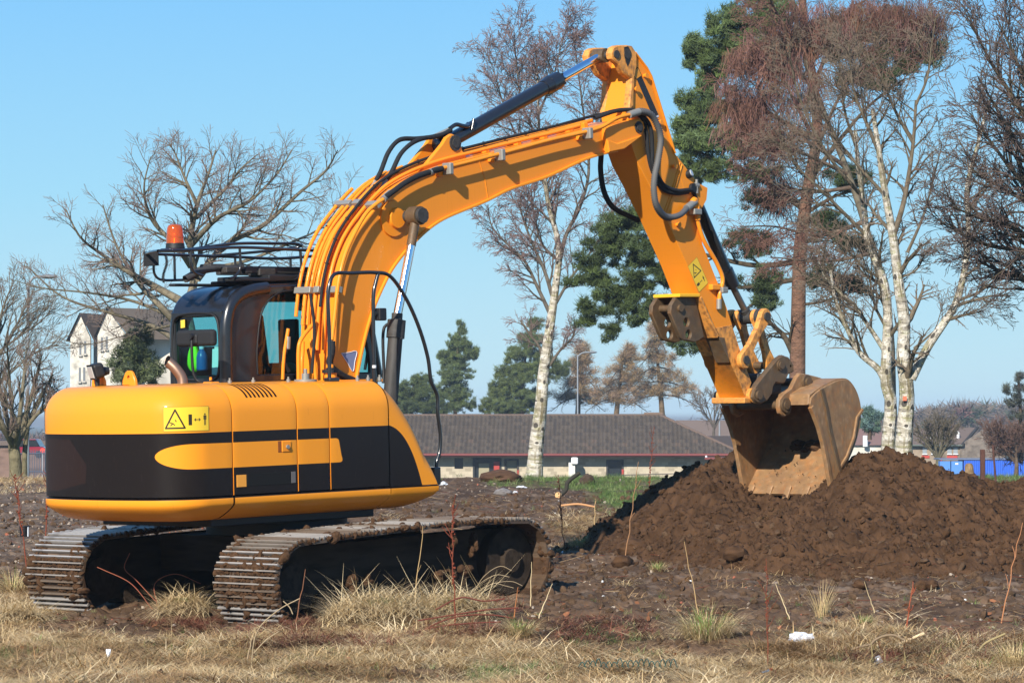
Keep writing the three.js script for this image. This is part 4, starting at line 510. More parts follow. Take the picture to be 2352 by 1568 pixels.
{ // quick hitch and bucket
  const qh = sub('quick_hitch', EX);
  const out = [[6.37, 1.66], [6.4, 1.74], [6.46, 1.8], [6.62, 1.92], [6.8, 2.05], [6.89, 2.085], [7.0, 2.06], [7.08, 1.98], [7.08, 1.91], [6.99, 1.885], [6.92, 1.79], [6.84, 1.79], [6.77, 1.8], [6.73, 1.76], [6.71, 1.69], [6.63, 1.62], [6.52, 1.59], [6.42, 1.6]];
  for (const z of [0.275, -0.145]) mesh('hitch_plate', plate(out, z, z + 0.065, 0.014, [hole(7.02, 1.97, 0.028)], true), castIron, qh);
  mesh('hitch_body', [box(6.55, 6.95, 1.68, 1.9, -0.09, 0.28, 0.03)], grime, qh);
  mesh('hitch_pin', [cyl([6.84, 1.98, -0.18], [6.84, 1.98, 0.375], 0.04), cyl([6.84, 1.98, 0.335], [6.84, 1.98, 0.36], 0.055), cyl([6.45, 1.68, -0.19], [6.45, 1.68, 0.385], 0.045), cyl([6.45, 1.68, 0.335], [6.45, 1.68, 0.362], 0.07)], castIron, qh);
  const bk = sub('bucket', EX), Z0 = -0.49, Z1 = 0.69;
  const shell = smooth2([[6.9, 1.64], [7.0, 1.7], [7.2, 1.77], [7.4, 1.815], [7.56, 1.8], [7.68, 1.69], [7.745, 1.52], [7.72, 1.33], [7.63, 1.14], [7.5, 0.96], [7.36, 0.79], [7.225, 0.63]], 60);
  const sideP = [...shell, [7.21, 0.66], [7.16, 0.86], [7.11, 1.05], [7.07, 1.19], [7.01, 1.35], [6.93, 1.49], [6.88, 1.58]];
  mesh('bucket_shell', strip(shell, Z0 + 0.02, Z1 - 0.02, 0.03), rusty, bk);
  mesh('side_plate', plate(sideP, Z1 - 0.032, Z1, 0.006), rusty, bk); mesh('side_plate', plate(sideP, Z0, Z0 + 0.032, 0.006), rusty, bk);
  for (const [a, b] of [[Z1 - 0.036, Z1 + 0.012], [Z0 - 0.012, Z0 + 0.036]]) mesh('side_cutter', strip([[6.9, 1.55], [6.95, 1.48], [7.03, 1.34], [7.09, 1.19], [7.13, 1.05], [7.2, 0.76], [7.235, 0.62]], a, b, 0.05), rusty, bk);
  mesh('side_rib', strip([[7.07, 1.73], [7.14, 1.55], [7.2, 1.3], [7.29, 1.05], [7.36, 0.86]], Z1 - 0.005, Z1 + 0.014, 0.05), castIron, bk);
  mesh('heel_plate', strip([[7.76, 1.5], [7.66, 1.42], [7.6, 1.22], [7.47, 1.02], [7.36, 0.92]], Z1 - 0.006, Z1 + 0.018, 0.03), rusty, bk);
  mesh('top_beam', [plate([[6.87, 1.57], [6.89, 1.68], [7.08, 1.75], [7.12, 1.7], [6.95, 1.6]], Z0 + 0.02, Z1 - 0.02, 0.012)], rusty, bk);
  const lg = [[6.71, 1.55], [6.72, 1.63], [6.8, 1.69], [6.92, 1.74], [7.02, 1.86], [7.08, 1.895], [7.2, 1.88], [7.4, 1.845], [7.58, 1.8], [7.4, 1.76], [7.1, 1.7], [6.94, 1.58], [6.9, 1.48], [6.8, 1.45], [6.73, 1.49]];
  for (const z of [0.365, -0.24]) mesh('hinge_lug', plate(lg, z, z + 0.055, 0.01, [], true), rusty, bk);
  mesh('hinge_pin', [cyl([7.16, 1.8, -0.28], [7.16, 1.8, 0.47], 0.045), cyl([7.16, 1.8, 0.415], [7.16, 1.8, 0.45], 0.075), cyl([6.8, 1.57, -0.28], [6.8, 1.57, 0.46], 0.045), cyl([6.8, 1.57, 0.415], [6.8, 1.57, 0.448], 0.075)], castIron, bk);
  for (let k = 0; k < 5; k++) { const z = lerp(Z0 + 0.1, Z1 - 0.1, k / 4); mesh('tooth', plate([[7.27, 0.70], [7.25, 0.73], [7.14, 0.54], [7.22, 0.6]], z - 0.035, z + 0.035, 0.008), rusty, bk); }
  reseed(21); const spill = []; for (let k = 0; k < 34; k++) { const t = Math.pow(rnd(), 1.3), s = rr(0.003, 0.009), x = lerp(7.26, 7.6, t), y = lerp(0.7, 1.12, t); spill.push(new THREE.Matrix4().compose(V(x - 0.02, y + 0.012, rr(Z0 + 0.06, Z1 - 0.06)), new THREE.Quaternion().setFromEuler(new THREE.Euler(rr(0, 6), rr(0, 6), 0)), V(s, s, s))); }
  for (let k = 0; k < 40; k++) { const s = rr(0.02, 0.06); spill.push(new THREE.Matrix4().compose(V(rr(7.56, 7.66), rr(1.08, 1.17), rr(-0.1, 0.45)), new THREE.Quaternion(), V(s, s, s * 1.3))); }
  instanced('soil_in_bucket', clodGeo[1], soilMat, spill, bk);
}
// ---- tracks, in the frame of the undercarriage
const shoePts = [];
{ const c = []; for (let k = 0; k <= 18; k++) { const a = -Math.PI / 2 - k / 18 * Math.PI; c.push([-1.3 + 0.315 * Math.cos(a), 0.30 + 0.325 * Math.sin(a)]); } c.push([-0.8, 0.645], [-0.2, 0.66], [0.4, 0.665], [0.95, 0.655]); for (let k = 0; k <= 18; k++) { const a = Math.PI / 2 - k / 18 * Math.PI; c.push([1.3 + 0.32 * Math.cos(a), 0.315 + 0.325 * Math.sin(a)]); } c.push([0.9, -0.02], [0, -0.02], [-0.9, -0.02]);
  const cv = new THREE.CatmullRomCurve3(c.map((p) => V(p[0], p[1], 0)), true, 'centripetal'), n = 50; for (let k = 0; k < n; k++) { const p = cv.getPointAt(k / n), t = cv.getTangentAt(k / n); shoePts.push([p.x, p.y, Math.atan2(t.y, t.x)]); } }
{
  const W = 0.74, MUD = [0.42, 0.30, 0.21], parts = [paint(new THREE.BoxGeometry(0.158, 0.022, W).translate(0, -0.011, 0), MUD)];
  for (const dx of [-0.056, 0, 0.056]) { const gsh = new THREE.Shape([[-0.012, -0.002], [-0.006, -0.036], [0.006, -0.036], [0.012, -0.002]].map((p) => new THREE.Vector2(...p))), e = new THREE.ExtrudeGeometry(gsh, { depth: W, bevelEnabled: false }).translate(dx, -0.02, -W / 2); const q = norm(e), col = [], p = q.attributes.position; for (let i = 0; i < p.count; i++) col.push(...(p.getY(i) < -0.04 ? [1, 1, 1] : [0.16, 0.11, 0.07])); q.setAttribute('color', new THREE.Float32BufferAttribute(col, 3)); parts.push(q); }
  const shoeGeo = merge(parts).rotateX(Math.PI), shoeMats = [[0.36, 0.34, 0.32], [0.26, 0.225, 0.19], [0.18, 0.135, 0.1]].map((c) => new THREE.MeshStandardMaterial({ color: lin(...c), vertexColors: true, roughness: 0.5, metalness: 0.2, map: rep(grain, 1) }));
  const frameMat = M(0.045, 0.032, 0.022, 0.95, { map: rep(grain, 1) });
  for (const sgn of [1, -1]) {
    const tr = sub('track', EX); tr.position.set(0.15, -0.012, 0.0906); tr.rotation.z = 0.01386;
    const zc = sgn * 1.23;
    const shoe0 = new THREE.Mesh(shoeGeo, shoeMats[0]); shoe0.name = 'track_shoe'; shoe0.castShadow = shoe0.receiveShadow = true;
    shoePts.forEach(([x, y, a], k) => { const s = k ? shoe0.clone() : shoe0; s.position.set(x, y, zc + (hash(k, 5) - 0.5) * 0.012); s.rotation.z = a + (hash(k, 7) - 0.5) * 0.02; s.material = shoeMats[hash(k, sgn + 3) * 3 | 0]; tr.add(s); });
    mesh('track_frame', [box(-1.25, 1.28, 0.08, 0.6, zc - 0.08, zc + 0.08), sgn > 0 ? box(-0.55, 0.55, 0.3, 0.62, -1.1, 1.1) : box(-0.5, 0.5, 0.4, 0.6, -1.1, -0.8)], frameMat, tr);
    mesh('drive_sprocket', [cyl([-1.3, 0.3, zc - 0.12], [-1.3, 0.3, zc + 0.12], 0.27, 0.27, 24), cyl([-1.3, 0.3, zc + 0.1], [-1.3, 0.3, zc + 0.19], 0.18, 0.16, 24)], frameMat, tr);
    mesh('idler_wheel', [cyl([1.3, 0.31, zc - 0.2], [1.3, 0.31, zc + 0.2], 0.29, 0.29, 24), cyl([1.3, 0.31, zc + 0.2], [1.3, 0.31, zc + 0.24], 0.12, 0.1, 20)], frameMat, tr);
    for (let k = 0; k < 6; k++) mesh('roller', cyl([-0.9 + k * 0.36, 0.11, zc - 0.14], [-0.9 + k * 0.36, 0.11, zc + 0.14], 0.09), frameMat, tr);
    // earth packed between the grousers and hanging on the frame
    reseed(sgn > 0 ? 31 : 32); const ms = [[], []], q = new THREE.Quaternion(), E = new THREE.Euler();
    for (let k = 0; k < 9000; k++) { const [x, y, a] = shoePts[rnd() * 50 | 0]; const u = ((rnd() * 3 | 0) - 1) * 0.056 + 0.028 * (rnd() < 0.93 ? 1 : 0), s = rr(0.007, 0.019) * (rnd() < 0.04 ? 2 : 1), nx = -Math.sin(a), ny = Math.cos(a), z = zc + (rnd() - 0.5) * 0.76; if (fbm(z * 3 + sgn * 9, x * 3 + y * 5, 2) < 0.34) continue;
      ms[k & 1].push(new THREE.Matrix4().compose(V(x + Math.cos(a) * u + nx * (0.022 + s * 0.2), y + Math.sin(a) * u + ny * (0.022 + s * 0.2), z), q.clone().setFromEuler(E.set(rr(0, 6), rr(0, 6), rr(0, 6))), V(s * 1.2, s, s * 1.7))); }
    ms.forEach((l, k) => instanced('packed_mud', clodGeo[k + 2], soilMat, l, tr));
    if (sgn > 0) { for (const [x, y, sx, sy, z] of [[-0.62, 0.27, 0.055, 0.13, 0.2], [-0.42, 0.27, 0.05, 0.05, 0.2], [0.42, 0.26, 0.1, 0.06, 0.24], [0.55, 0.23, 0.12, 0.08, 0.22], [0.72, 0.28, 0.09, 0.08, 0.24], [0.5, 0.56, 0.03, 0.08, 0.3], [0.82, 0.5, 0.03, 0.09, 0.26], [0.78, 0.42, 0.025, 0.07, 0.26]]) { const g = []; for (let k = 0; k < 7; k++) g.push(clodGeo[k % 6].clone().scale(sx * rr(0.3, 0.6), sy * rr(0.3, 0.6), 0.05 * rr(0.6, 1)).rotateX(k).rotateZ(rr(-0.4, 0.4)).translate(sx * rr(-0.55, 0.55), sy * rr(-0.6, 0.6), rr(-0.02, 0.02))); mesh('mud_lump', g, soilMat, tr).position.set(x, y, zc + z - 0.02); }
      for (let k = 0; k < 9; k++) { const a = lerp(-0.9, 0.5, k / 8), m = mesh('mud_lump', clodGeo[k % 6], soilMat, tr); m.position.set(1.36 + 0.31 * Math.cos(a), 0.3 + 0.33 * Math.sin(a), zc + rr(0.2, 0.36)); m.scale.setScalar(rr(0.035, 0.06)); } }
  }
}
// ---- things inside the cab
const inCab = (x, y, z) => V(x, y, z).applyQuaternion(EX.quaternion).add(EX.position);
function cabThing(o, x, y, z) { o.position.copy(inCab(x, y, z)); o.quaternion.copy(EX.quaternion); return o; }
{
  const vest = new THREE.SphereGeometry(1, 20, 16); { const p = vest.attributes.position; for (let i = 0; i < p.count; i++) { const y = p.getY(i), a = Math.atan2(p.getZ(i), p.getX(i)); p.setXYZ(i, p.getX(i) * 0.05 * (1 + 0.2 * Math.sin(a * 5)), y * 0.13, p.getZ(i) * 0.06 * (1 - 0.35 * y) * (1 + 0.18 * Math.sin(a * 7 + y * 3))); } vest.computeVertexNormals(); }
  tag(cabThing(mesh('high_visibility_vest', vest, M(0.32, 0.85, 0.03, 0.7, {})), -0.2, 2.16, -0.735), 'lime green safety vest hanging inside the cab rear window', 'safety vest');
  const b = thing('water_bottle', 'blue plastic drinks bottle standing inside the cab rear window', 'bottle'); mesh('bottle_body', new THREE.LatheGeometry([[0.001, 0], [0.045, 0], [0.05, 0.02], [0.05, 0.12], [0.04, 0.16], [0.02, 0.19], [0.02, 0.2]].map((p) => new THREE.Vector2(...p)), 20), M(0.015, 0.10, 0.30, 0.3), b); mesh('bottle_cap', new THREE.CylinderGeometry(0.023, 0.023, 0.03, 16).translate(0, 0.21, 0), M(0.5, 0.6, 0.7, 0.4), b); cabThing(b, -0.2, 2.04, -0.63);
  const c = thing('document_box', 'white open document folder propped inside the cab rear window', 'folder'); mesh('folder_front', box(-0.02, 0.0, 0, 0.23, -0.075, 0.075, 0.004), M(0.75, 0.8, 0.76, 0.7), c); mesh('folder_back', box(0.0, 0.05, 0, 0.25, -0.07, 0.08, 0.004), M(0.6, 0.66, 0.62, 0.7), c); cabThing(c, -0.22, 2.0, -0.385); c.rotateX(0.06);
}

// ---------------------------------------------------------------- trees
function stickTree(fill) { const s = new Sticks(); fill(s); return s.geo(); }
// a wandering branch that bears smaller ones; cfg: sag, spread, kids, min length
function grow(s, twigs, p, dir, len, r, level, cfg) {
  const n = Math.max(3, Math.round(len / cfg.step)), pts = [p.clone()], d = dir.clone().normalize();
  for (let k = 0; k < n; k++) { d.add(V(rr(-1, 1), rr(-1, 1) + cfg.lift - cfg.sag * level, rr(-1, 1)).multiplyScalar(cfg.wander)).normalize(); pts.push(pts[k].clone().addScaledVector(d, len / n)); }
  const rad = pts.map((_, k) => Math.max(cfg.rmin, r * (1 - 0.75 * k / n)));
  (level >= cfg.twigLevel ? twigs : s).add(pts, rad, level === 0 ? 7 : level === 1 ? 5 : 3);
  bear(s, twigs, pts, rad, len, level, cfg);
}
function bear(s, twigs, pts, rad, len, level, cfg) {
  if (level >= cfg.levels || len < cfg.minLen) return;
  const kids = Math.round(cfg.kids[Math.min(level, cfg.kids.length - 1)] * (0.8 + 0.4 * rnd()));
  for (let k = 0; k < kids; k++) {
    const t = cfg.from + (1 - cfg.from) * Math.pow((k + rnd()) / kids, 0.85), f = t * (pts.length - 1), i = Math.min(pts.length - 2, Math.floor(f)), q = pts[i].clone().lerp(pts[i + 1], f - i), ax = pts[i + 1].clone().sub(pts[i]).normalize();
    const side = V(rr(-1, 1), rr(-1, 1), rr(-1, 1)).cross(ax).normalize(), dir = ax.multiplyScalar(Math.cos(cfg.angle)).addScaledVector(side, Math.sin(cfg.angle) * rr(0.7, 1.2));
    grow(s, twigs, q, dir, len * rr(cfg.ratio[0], cfg.ratio[1]) * (1 - 0.45 * t), Math.max(cfg.rmin, rad[i] * 0.55), level + 1, cfg);
  }
}
// limb along photograph points [u, v, depth offset] with radii from r0 to r1
const limb = (pts, d, n = 24) => curve(pts.map(([u, v, o = 0]) => at(u, v, d + o)), n);
const taper = (pts, r0, r1) => pts.map((_, k) => lerp(r0, r1, Math.pow(k / (pts.length - 1), 0.8)));
const bark = (r, g, b) => new THREE.MeshPhysicalMaterial({ color: lin(r, g, b), roughness: 0.9, specularIntensity: 0.2, map: rep(grain, 1, 1), bumpMap: rep(grainBump, 3, 1), bumpScale: 0.02 });
const birchBark = new THREE.MeshStandardMaterial({ color: 0xffffff, roughness: 0.75, bumpMap: rep(grainBump, 2, 1), bumpScale: 0.03, map: canvasTex(256, 1024, (c, w, h) => { // white birch skin with dark bands, moss and cracks
  c.fillStyle = '#b9b1a2'; c.fillRect(0, 0, w, h); reseed(41);
  for (let k = 0; k < 420; k++) { c.fillStyle = ['rgba(215,210,200,.5)', 'rgba(120,112,92,.35)', 'rgba(126,122,76,.4)', 'rgba(96,88,74,.4)'][k & 3]; c.beginPath(); c.ellipse(rnd() * w, rnd() * h, rr(6, 46), rr(2, 14), 0, 0, 7); c.fill(); }
  for (let k = 0; k < 260; k++) { c.fillStyle = `rgba(44,36,28,${rr(0.15, 0.6)})`; c.fillRect(rnd() * w, rnd() * h, rr(5, 34), rr(0.8, 5)); } for (let k = 0; k < 60; k++) { c.fillStyle = 'rgba(92,80,48,.35)'; c.fillRect(rnd() * w, rnd() * h, rr(4, 18), rr(40, 160)); }
  for (let k = 0; k < 34; k++) { c.fillStyle = 'rgba(38,32,26,.75)'; const x = rnd() * w, y = rnd() * h; c.beginPath(); c.ellipse(x, y, rr(6, 22), rr(5, 18), 0, 0, 7); c.fill(); } }) });
birchBark.map.wrapS = birchBark.map.wrapT = THREE.RepeatWrapping; birchBark.map.repeat.set(1, 0.23);
const trunkGeo = (list) => { const s = new Sticks(); for (const [pts, r] of list) s.add(pts, r, 9); return s.geo(); };
const twigBark = M(0.17, 0.13, 0.095, 0.9), twigRed = M(0.17, 0.09, 0.068, 0.9), twigDark = M(0.035, 0.03, 0.027, 0.9), twigPale = M(0.17, 0.135, 0.095, 0.9), twigPurple = M(0.21, 0.145, 0.135, 0.9);

// a bare tree: limbs drawn where the photograph shows them, the finer wood grown from them
function bareTree(name, label, cat, d, base, limbs, cfg, mats, group, twigName = 'twigs') {
  const o = thing(name, label, cat, base, group), S = new Sticks(), B = new Sticks(), T = new Sticks(), back = V(0, 0, 0).sub(base);
  limbs.forEach(({ p, r, kids = 1, trunk }) => { const pts = limb(p, d).map((q) => q.add(back)), rad = taper(pts, r[0], r[1]); (trunk ? S : B).add(pts, rad, trunk ? 10 : 6); let L = 0; for (let k = 1; k < pts.length; k++) L += pts[k].distanceTo(pts[k - 1]); const c = { ...cfg, kids: [cfg.kids[0] * kids, ...cfg.kids.slice(1)] }; if (kids) bear(B, T, pts, rad, Math.min(L, cfg.cap ?? 4), 0, c); });
  mesh('trunk', S.geo(), mats[0], o); if (B.i.length) mesh('branches', B.geo(), mats[1], o); if (T.i.length) tag(mesh(twigName, T.geo(), mats[2], o), null, null, null, 'stuff'); return o;
}
const baseAt = (u, v, d) => at(u, v, d);

// big bare tree behind the digger
reseed(101);
bareTree('bare_tree', 'wide spreading bare tree with grey limbs directly behind the excavator cab', 'tree', 85, V(-8.3, 0, -85), [
  { trunk: 1, p: [[455, 1110], [452, 930], [440, 800], [425, 720]], r: [0.272, 0.180], kids: 0 },
  { p: [[425, 720], [445, 640, 0.5], [437, 560], [452, 470, -0.5], [478, 400], [495, 345]], r: [0.160, 0.022], kids: 1.6 },
  { p: [[430, 700], [350, 655, 1], [290, 622], [235, 585, 1], [180, 540], [150, 480]], r: [0.128, 0.019], kids: 1.4 },
  { p: [[420, 760, 0.4], [365, 700], [310, 640, 1.5], [265, 560, 2], [235, 470, 2]], r: [0.112, 0.019], kids: 1.3 },
  { p: [[437, 610], [400, 560, -1], [352, 510, -1], [330, 430, -2], [345, 360, -2]], r: [0.096, 0.015], kids: 1.3 },
  { p: [[452, 640], [520, 560, 1], [600, 520, 1], [690, 440, 1], [745, 395, 1], [775, 345]], r: [0.112, 0.015], kids: 1.5 },
  { p: [[440, 560], [500, 500, -1], [575, 460, -2], [635, 400, -2], [670, 345, -2]], r: [0.088, 0.015], kids: 1.4 },
  { p: [[450, 500], [520, 430, 1], [555, 385], [590, 355]], r: [0.064, 0.015], kids: 1.2 },
  { p: [[452, 470], [420, 400], [405, 360], [390, 330]], r: [0.064, 0.015], kids: 1.2 },
  { p: [[420, 790], [330, 740, 2], [240, 715, 2], [140, 680, 2], [60, 610, 2]], r: [0.096, 0.015], kids: 1.0 },
  { p: [[425, 740], [300, 690, 1], [200, 672, 0], [90, 660], [20, 640]], r: [0.064, 0.009], kids: 0.9 },
  { p: [[400, 745], [290, 770, 3], [180, 790, 3], [90, 750, 3]], r: [0.040, 0.007], kids: 0.5 },
  { p: [[460, 620], [560, 600], [660, 560], [740, 520], [800, 440]], r: [0.072, 0.011], kids: 1.3 },
], { step: 0.4, lift: 0.12, sag: 0, wander: 0.26, rmin: 0.0048, levels: 3, kids: [13, 9, 6], from: 0.2, angle: 0.75, ratio: [0.45, 0.75], minLen: 0.4, twigLevel: 2, cap: 2.1 }, [bark(0.26, 0.22, 0.14), bark(0.22, 0.185, 0.125), M(0.2, 0.145, 0.12, 0.9)]);
reseed(102);
bareTree('bare_tree', 'dense many-stemmed bare tree with reddish twigs at the left edge', 'tree', 92, V(-13.9, 0, -92), [
  { trunk: 1, p: [[36, 1095], [34, 1060], [30, 1020]], r: [0.2, 0.16], kids: 0 }, { trunk: 1, p: [[55, 1095], [56, 1040], [64, 960]], r: [0.09, 0.06], kids: 0 },
  ...[[-60, 830], [-20, 800], [15, 790], [60, 800], [95, 815], [120, 860], [-90, 900], [135, 900]].map(([u, v], k) => ({ p: [[32, 1030], [lerp(34, u, 0.3), 975, (k % 3) - 1], [lerp(34, u, 0.7), lerp(960, v, 0.5), (k % 3) * 1.2 - 1], [u, v, (k % 4) - 2]], r: [0.1, 0.02], kids: 1.3 })),
], { step: 0.3, lift: 0.35, sag: 0, wander: 0.2, rmin: 0.006, levels: 3, kids: [13, 7, 3], from: 0.15, angle: 0.5, ratio: [0.45, 0.7], minLen: 0.3, twigLevel: 2, cap: 1.7 }, [bark(0.2, 0.17, 0.1), bark(0.2, 0.17, 0.11), M(0.19, 0.135, 0.105, 0.9)]);
reseed(103);
bareTree('bare_tree', 'tall thin pale bare tree rising behind the reddish one at the left edge', 'tree', 100, V(-17.5, 0, -100), [
  { trunk: 1, p: [[-70, 1060], [-50, 940], [-25, 830], [-5, 760]], r: [0.2, 0.09], kids: 1 }, { p: [[-30, 850], [20, 780], [50, 720], [70, 680]], r: [0.07, 0.015], kids: 1.3 }, { p: [[-10, 770], [5, 710], [20, 670], [30, 650]], r: [0.06, 0.015], kids: 1.2 }, { p: [[-45, 920], [30, 850], [80, 810], [130, 790]], r: [0.06, 0.015], kids: 1.2 }, { p: [[-20, 820], [40, 775], [90, 740], [120, 710]], r: [0.05, 0.015], kids: 1.2 },
], { step: 0.3, lift: 0.2, sag: 0, wander: 0.22, rmin: 0.006, levels: 3, kids: [12, 6, 3], from: 0.2, angle: 0.55, ratio: [0.45, 0.75], minLen: 0.3, twigLevel: 2, cap: 2.6 }, [bark(0.2, 0.17, 0.12), bark(0.17, 0.14, 0.1), twigPale]);

// birch in the middle, its crown half behind the boom
reseed(104);
bareTree('birch_tree', 'white-barked birch standing alone before the long tiled building', 'tree', 85, V(0.6, 0.05, -85), [
  { trunk: 1, p: [[1228, 1100], [1232, 1020], [1243, 930], [1248, 860], [1262, 760], [1272, 690], [1284, 600]], r: [0.235, 0.09], kids: 0 },
  { trunk: 1, p: [[1216, 1100], [1226, 1020], [1238, 950], [1246, 880]], r: [0.12, 0.1], kids: 0 },
  { trunk: 1, p: [[1284, 600], [1280, 545], [1262, 480], [1252, 420], [1240, 330], [1236, 220], [1232, 120]], r: [0.09, 0.02], kids: 2.2 },
  { p: [[1284, 610], [1300, 540], [1330, 480], [1352, 400], [1345, 300], [1330, 180], [1318, 90]], r: [0.07, 0.015], kids: 2.0 },
  { p: [[1250, 870], [1240, 800], [1215, 765], [1195, 735]], r: [0.055, 0.03], kids: 0.4 },
  { p: [[1262, 840], [1290, 800], [1315, 775], [1320, 740]], r: [0.05, 0.02], kids: 0.9 },
  { p: [[1268, 730], [1235, 660], [1205, 600], [1165, 560], [1130, 520], [1120, 470]], r: [0.07, 0.015], kids: 1.6 },
  { p: [[1272, 690], [1250, 620], [1215, 540], [1195, 470], [1205, 420]], r: [0.07, 0.015], kids: 1.5 },
  { p: [[1275, 700], [1310, 640], [1370, 560], [1400, 500], [1430, 440]], r: [0.05, 0.012], kids: 1.5 },
  { p: [[1284, 600], [1245, 560], [1225, 480], [1220, 430]], r: [0.05, 0.015], kids: 1.3 },
  { p: [[1250, 420], [1200, 340], [1160, 250], [1130, 150], [1110, 110]], r: [0.05, 0.01], kids: 2.2 },
  { p: [[1240, 330], [1200, 240], [1185, 130], [1180, 60]], r: [0.045, 0.01], kids: 2.2 },
  { p: [[1238, 260], [1270, 180], [1290, 100], [1310, 40]], r: [0.04, 0.01], kids: 2.2 },
  { p: [[1345, 330], [1385, 270], [1400, 210]], r: [0.035, 0.01], kids: 1.6 },
], { step: 0.22, lift: 0.05, sag: 0.1, wander: 0.24, rmin: 0.0055, levels: 3, kids: [13, 9, 6], from: 0.12, angle: 0.7, ratio: [0.4, 0.7], minLen: 0.18, twigLevel: 2, cap: 2.2 }, [birchBark, bark(0.17, 0.145, 0.115), twigPurple]);

// birches on the right beside the soil heap
reseed(105);
bareTree('birch_tree', 'tall forked white birch right of the bucket, orange paint mark on its bark', 'tree', 66, V(8.05, 0.3, -66), [
  { trunk: 1, p: [[2076, 1085], [2077, 1010], [2084, 900], [2075, 820], [2078, 740], [2066, 660], [2058, 590], [2048, 520], [2035, 450], [2020, 350], [2005, 250]], r: [0.205, 0.045], kids: 0.8 },
  { trunk: 1, p: [[2094, 870], [2130, 800], [2170, 740], [2195, 700], [2218, 610], [2225, 520], [2222, 430], [2250, 320], [2272, 230]], r: [0.105, 0.03], kids: 1.2 },
  { p: [[2052, 545], [2075, 470], [2090, 390], [2100, 310], [2105, 230]], r: [0.07, 0.03], kids: 1 }, { p: [[2100, 330], [2060, 260], [2030, 190], [2000, 120]], r: [0.045, 0.015], kids: 1.2 },
  { p: [[2105, 240], [2130, 180], [2140, 110], [2150, 40]], r: [0.035, 0.012], kids: 1.1 }, { p: [[2085, 580], [2120, 500], [2140, 430], [2165, 330]], r: [0.04, 0.012], kids: 1.1 },
  { p: [[2020, 350], [1990, 280], [1960, 200], [1950, 100]], r: [0.05, 0.015], kids: 1.2 }, { p: [[2035, 450], [1980, 390], [1930, 330], [1890, 260]], r: [0.045, 0.015], kids: 1.2 },
  { p: [[2200, 690], [2250, 670], [2290, 640], [2330, 610]], r: [0.04, 0.012], kids: 1.2 }, { p: [[2225, 480], [2260, 430], [2300, 380]], r: [0.035, 0.012], kids: 1.2 },
  { p: [[2062, 640], [2105, 620], [2128, 580], [2145, 560]], r: [0.03, 0.01], kids: 1 }, { p: [[2100, 800], [2190, 730], [2240, 715], [2280, 690]], r: [0.03, 0.01], kids: 0.9 },
], { step: 0.2, lift: 0.1, sag: 0.06, wander: 0.25, rmin: 0.005, levels: 3, kids: [15, 8, 4], from: 0.2, angle: 0.75, ratio: [0.4, 0.7], minLen: 0.2, twigLevel: 2, cap: 2.1 }, [birchBark, bark(0.2, 0.16, 0.11), twigBark]);
reseed(106);
bareTree('birch_tree', 'second birch, darker at the foot, close behind the marked birch', 'tree', 68, V(7.9, 0.3, -68), [
  { trunk: 1, p: [[2040, 1080], [2042, 1000], [2047, 920], [2036, 880], [2038, 800], [2040, 720], [2030, 640], [1995, 560], [1985, 470], [1972, 380], [1965, 300]], r: [0.17, 0.04], kids: 0.8 },
  { trunk: 1, p: [[2043, 900], [2020, 850], [1975, 810], [1945, 750], [1920, 690], [1908, 620]], r: [0.09, 0.03], kids: 1.2 },
  { trunk: 1, p: [[2036, 810], [1990, 740], [1960, 700], [1900, 640], [1880, 600]], r: [0.06, 0.02], kids: 1.3 },
  { p: [[1990, 540], [1930, 480], [1880, 430], [1830, 380], [1790, 300]], r: [0.05, 0.015], kids: 1.3 }, { p: [[1980, 450], [1920, 380], [1870, 300], [1830, 200], [1810, 100]], r: [0.05, 0.015], kids: 1.3 },
  { p: [[1968, 340], [1940, 250], [1930, 150], [1920, 60]], r: [0.04, 0.012], kids: 1.2 }, { p: [[2030, 640], [1990, 620], [1930, 560], [1870, 550]], r: [0.04, 0.012], kids: 1.2 }, { p: [[2040, 760], [2010, 700], [2000, 640], [2010, 580]], r: [0.04, 0.012], kids: 1.2 },
], { step: 0.2, lift: 0.1, sag: 0.06, wander: 0.25, rmin: 0.005, levels: 3, kids: [15, 8, 4], from: 0.2, angle: 0.75, ratio: [0.4, 0.7], minLen: 0.2, twigLevel: 2, cap: 2.1 }, [birchBark, bark(0.17, 0.14, 0.095), twigBark]);
reseed(107);
bareTree('bare_tree', 'dark bare tree reaching in from the right edge with drooping branches', 'tree', 60, V(11.5, 0.4, -60), [
  { trunk: 1, p: [[2480, 1080], [2470, 800], [2450, 600], [2440, 400]], r: [0.3, 0.16], kids: 0 },
  ...[[[2450, 640], [2380, 560], [2320, 520], [2250, 500], [2180, 470]], [[2450, 700], [2360, 640], [2290, 620], [2220, 580]], [[2445, 560], [2380, 480], [2300, 430], [2240, 400]], [[2440, 480], [2370, 380], [2320, 300], [2250, 180]], [[2440, 440], [2380, 280], [2340, 150], [2290, 40]], [[2440, 400], [2400, 220], [2370, 80], [2340, -60]], [[2455, 620], [2370, 580], [2260, 560], [2160, 510]], [[2450, 520], [2350, 420], [2280, 330], [2230, 260]], [[2440, 420], [2350, 260], [2270, 130], [2220, 20]]].map((p, k) => ({ p: p.map(([u, v], j) => [u, v, (k % 3 - 1) * j * 0.5]), r: [0.085, 0.012], kids: 1.7 })),
], { step: 0.2, lift: 0.02, sag: 0.05, wander: 0.26, rmin: 0.0055, levels: 3, kids: [14, 7, 4], from: 0.12, angle: 0.6, ratio: [0.4, 0.72], minLen: 0.25, twigLevel: 2, cap: 2.3 }, [bark(0.14, 0.115, 0.075), bark(0.115, 0.092, 0.06), M(0.12, 0.085, 0.07, 0.9)]);

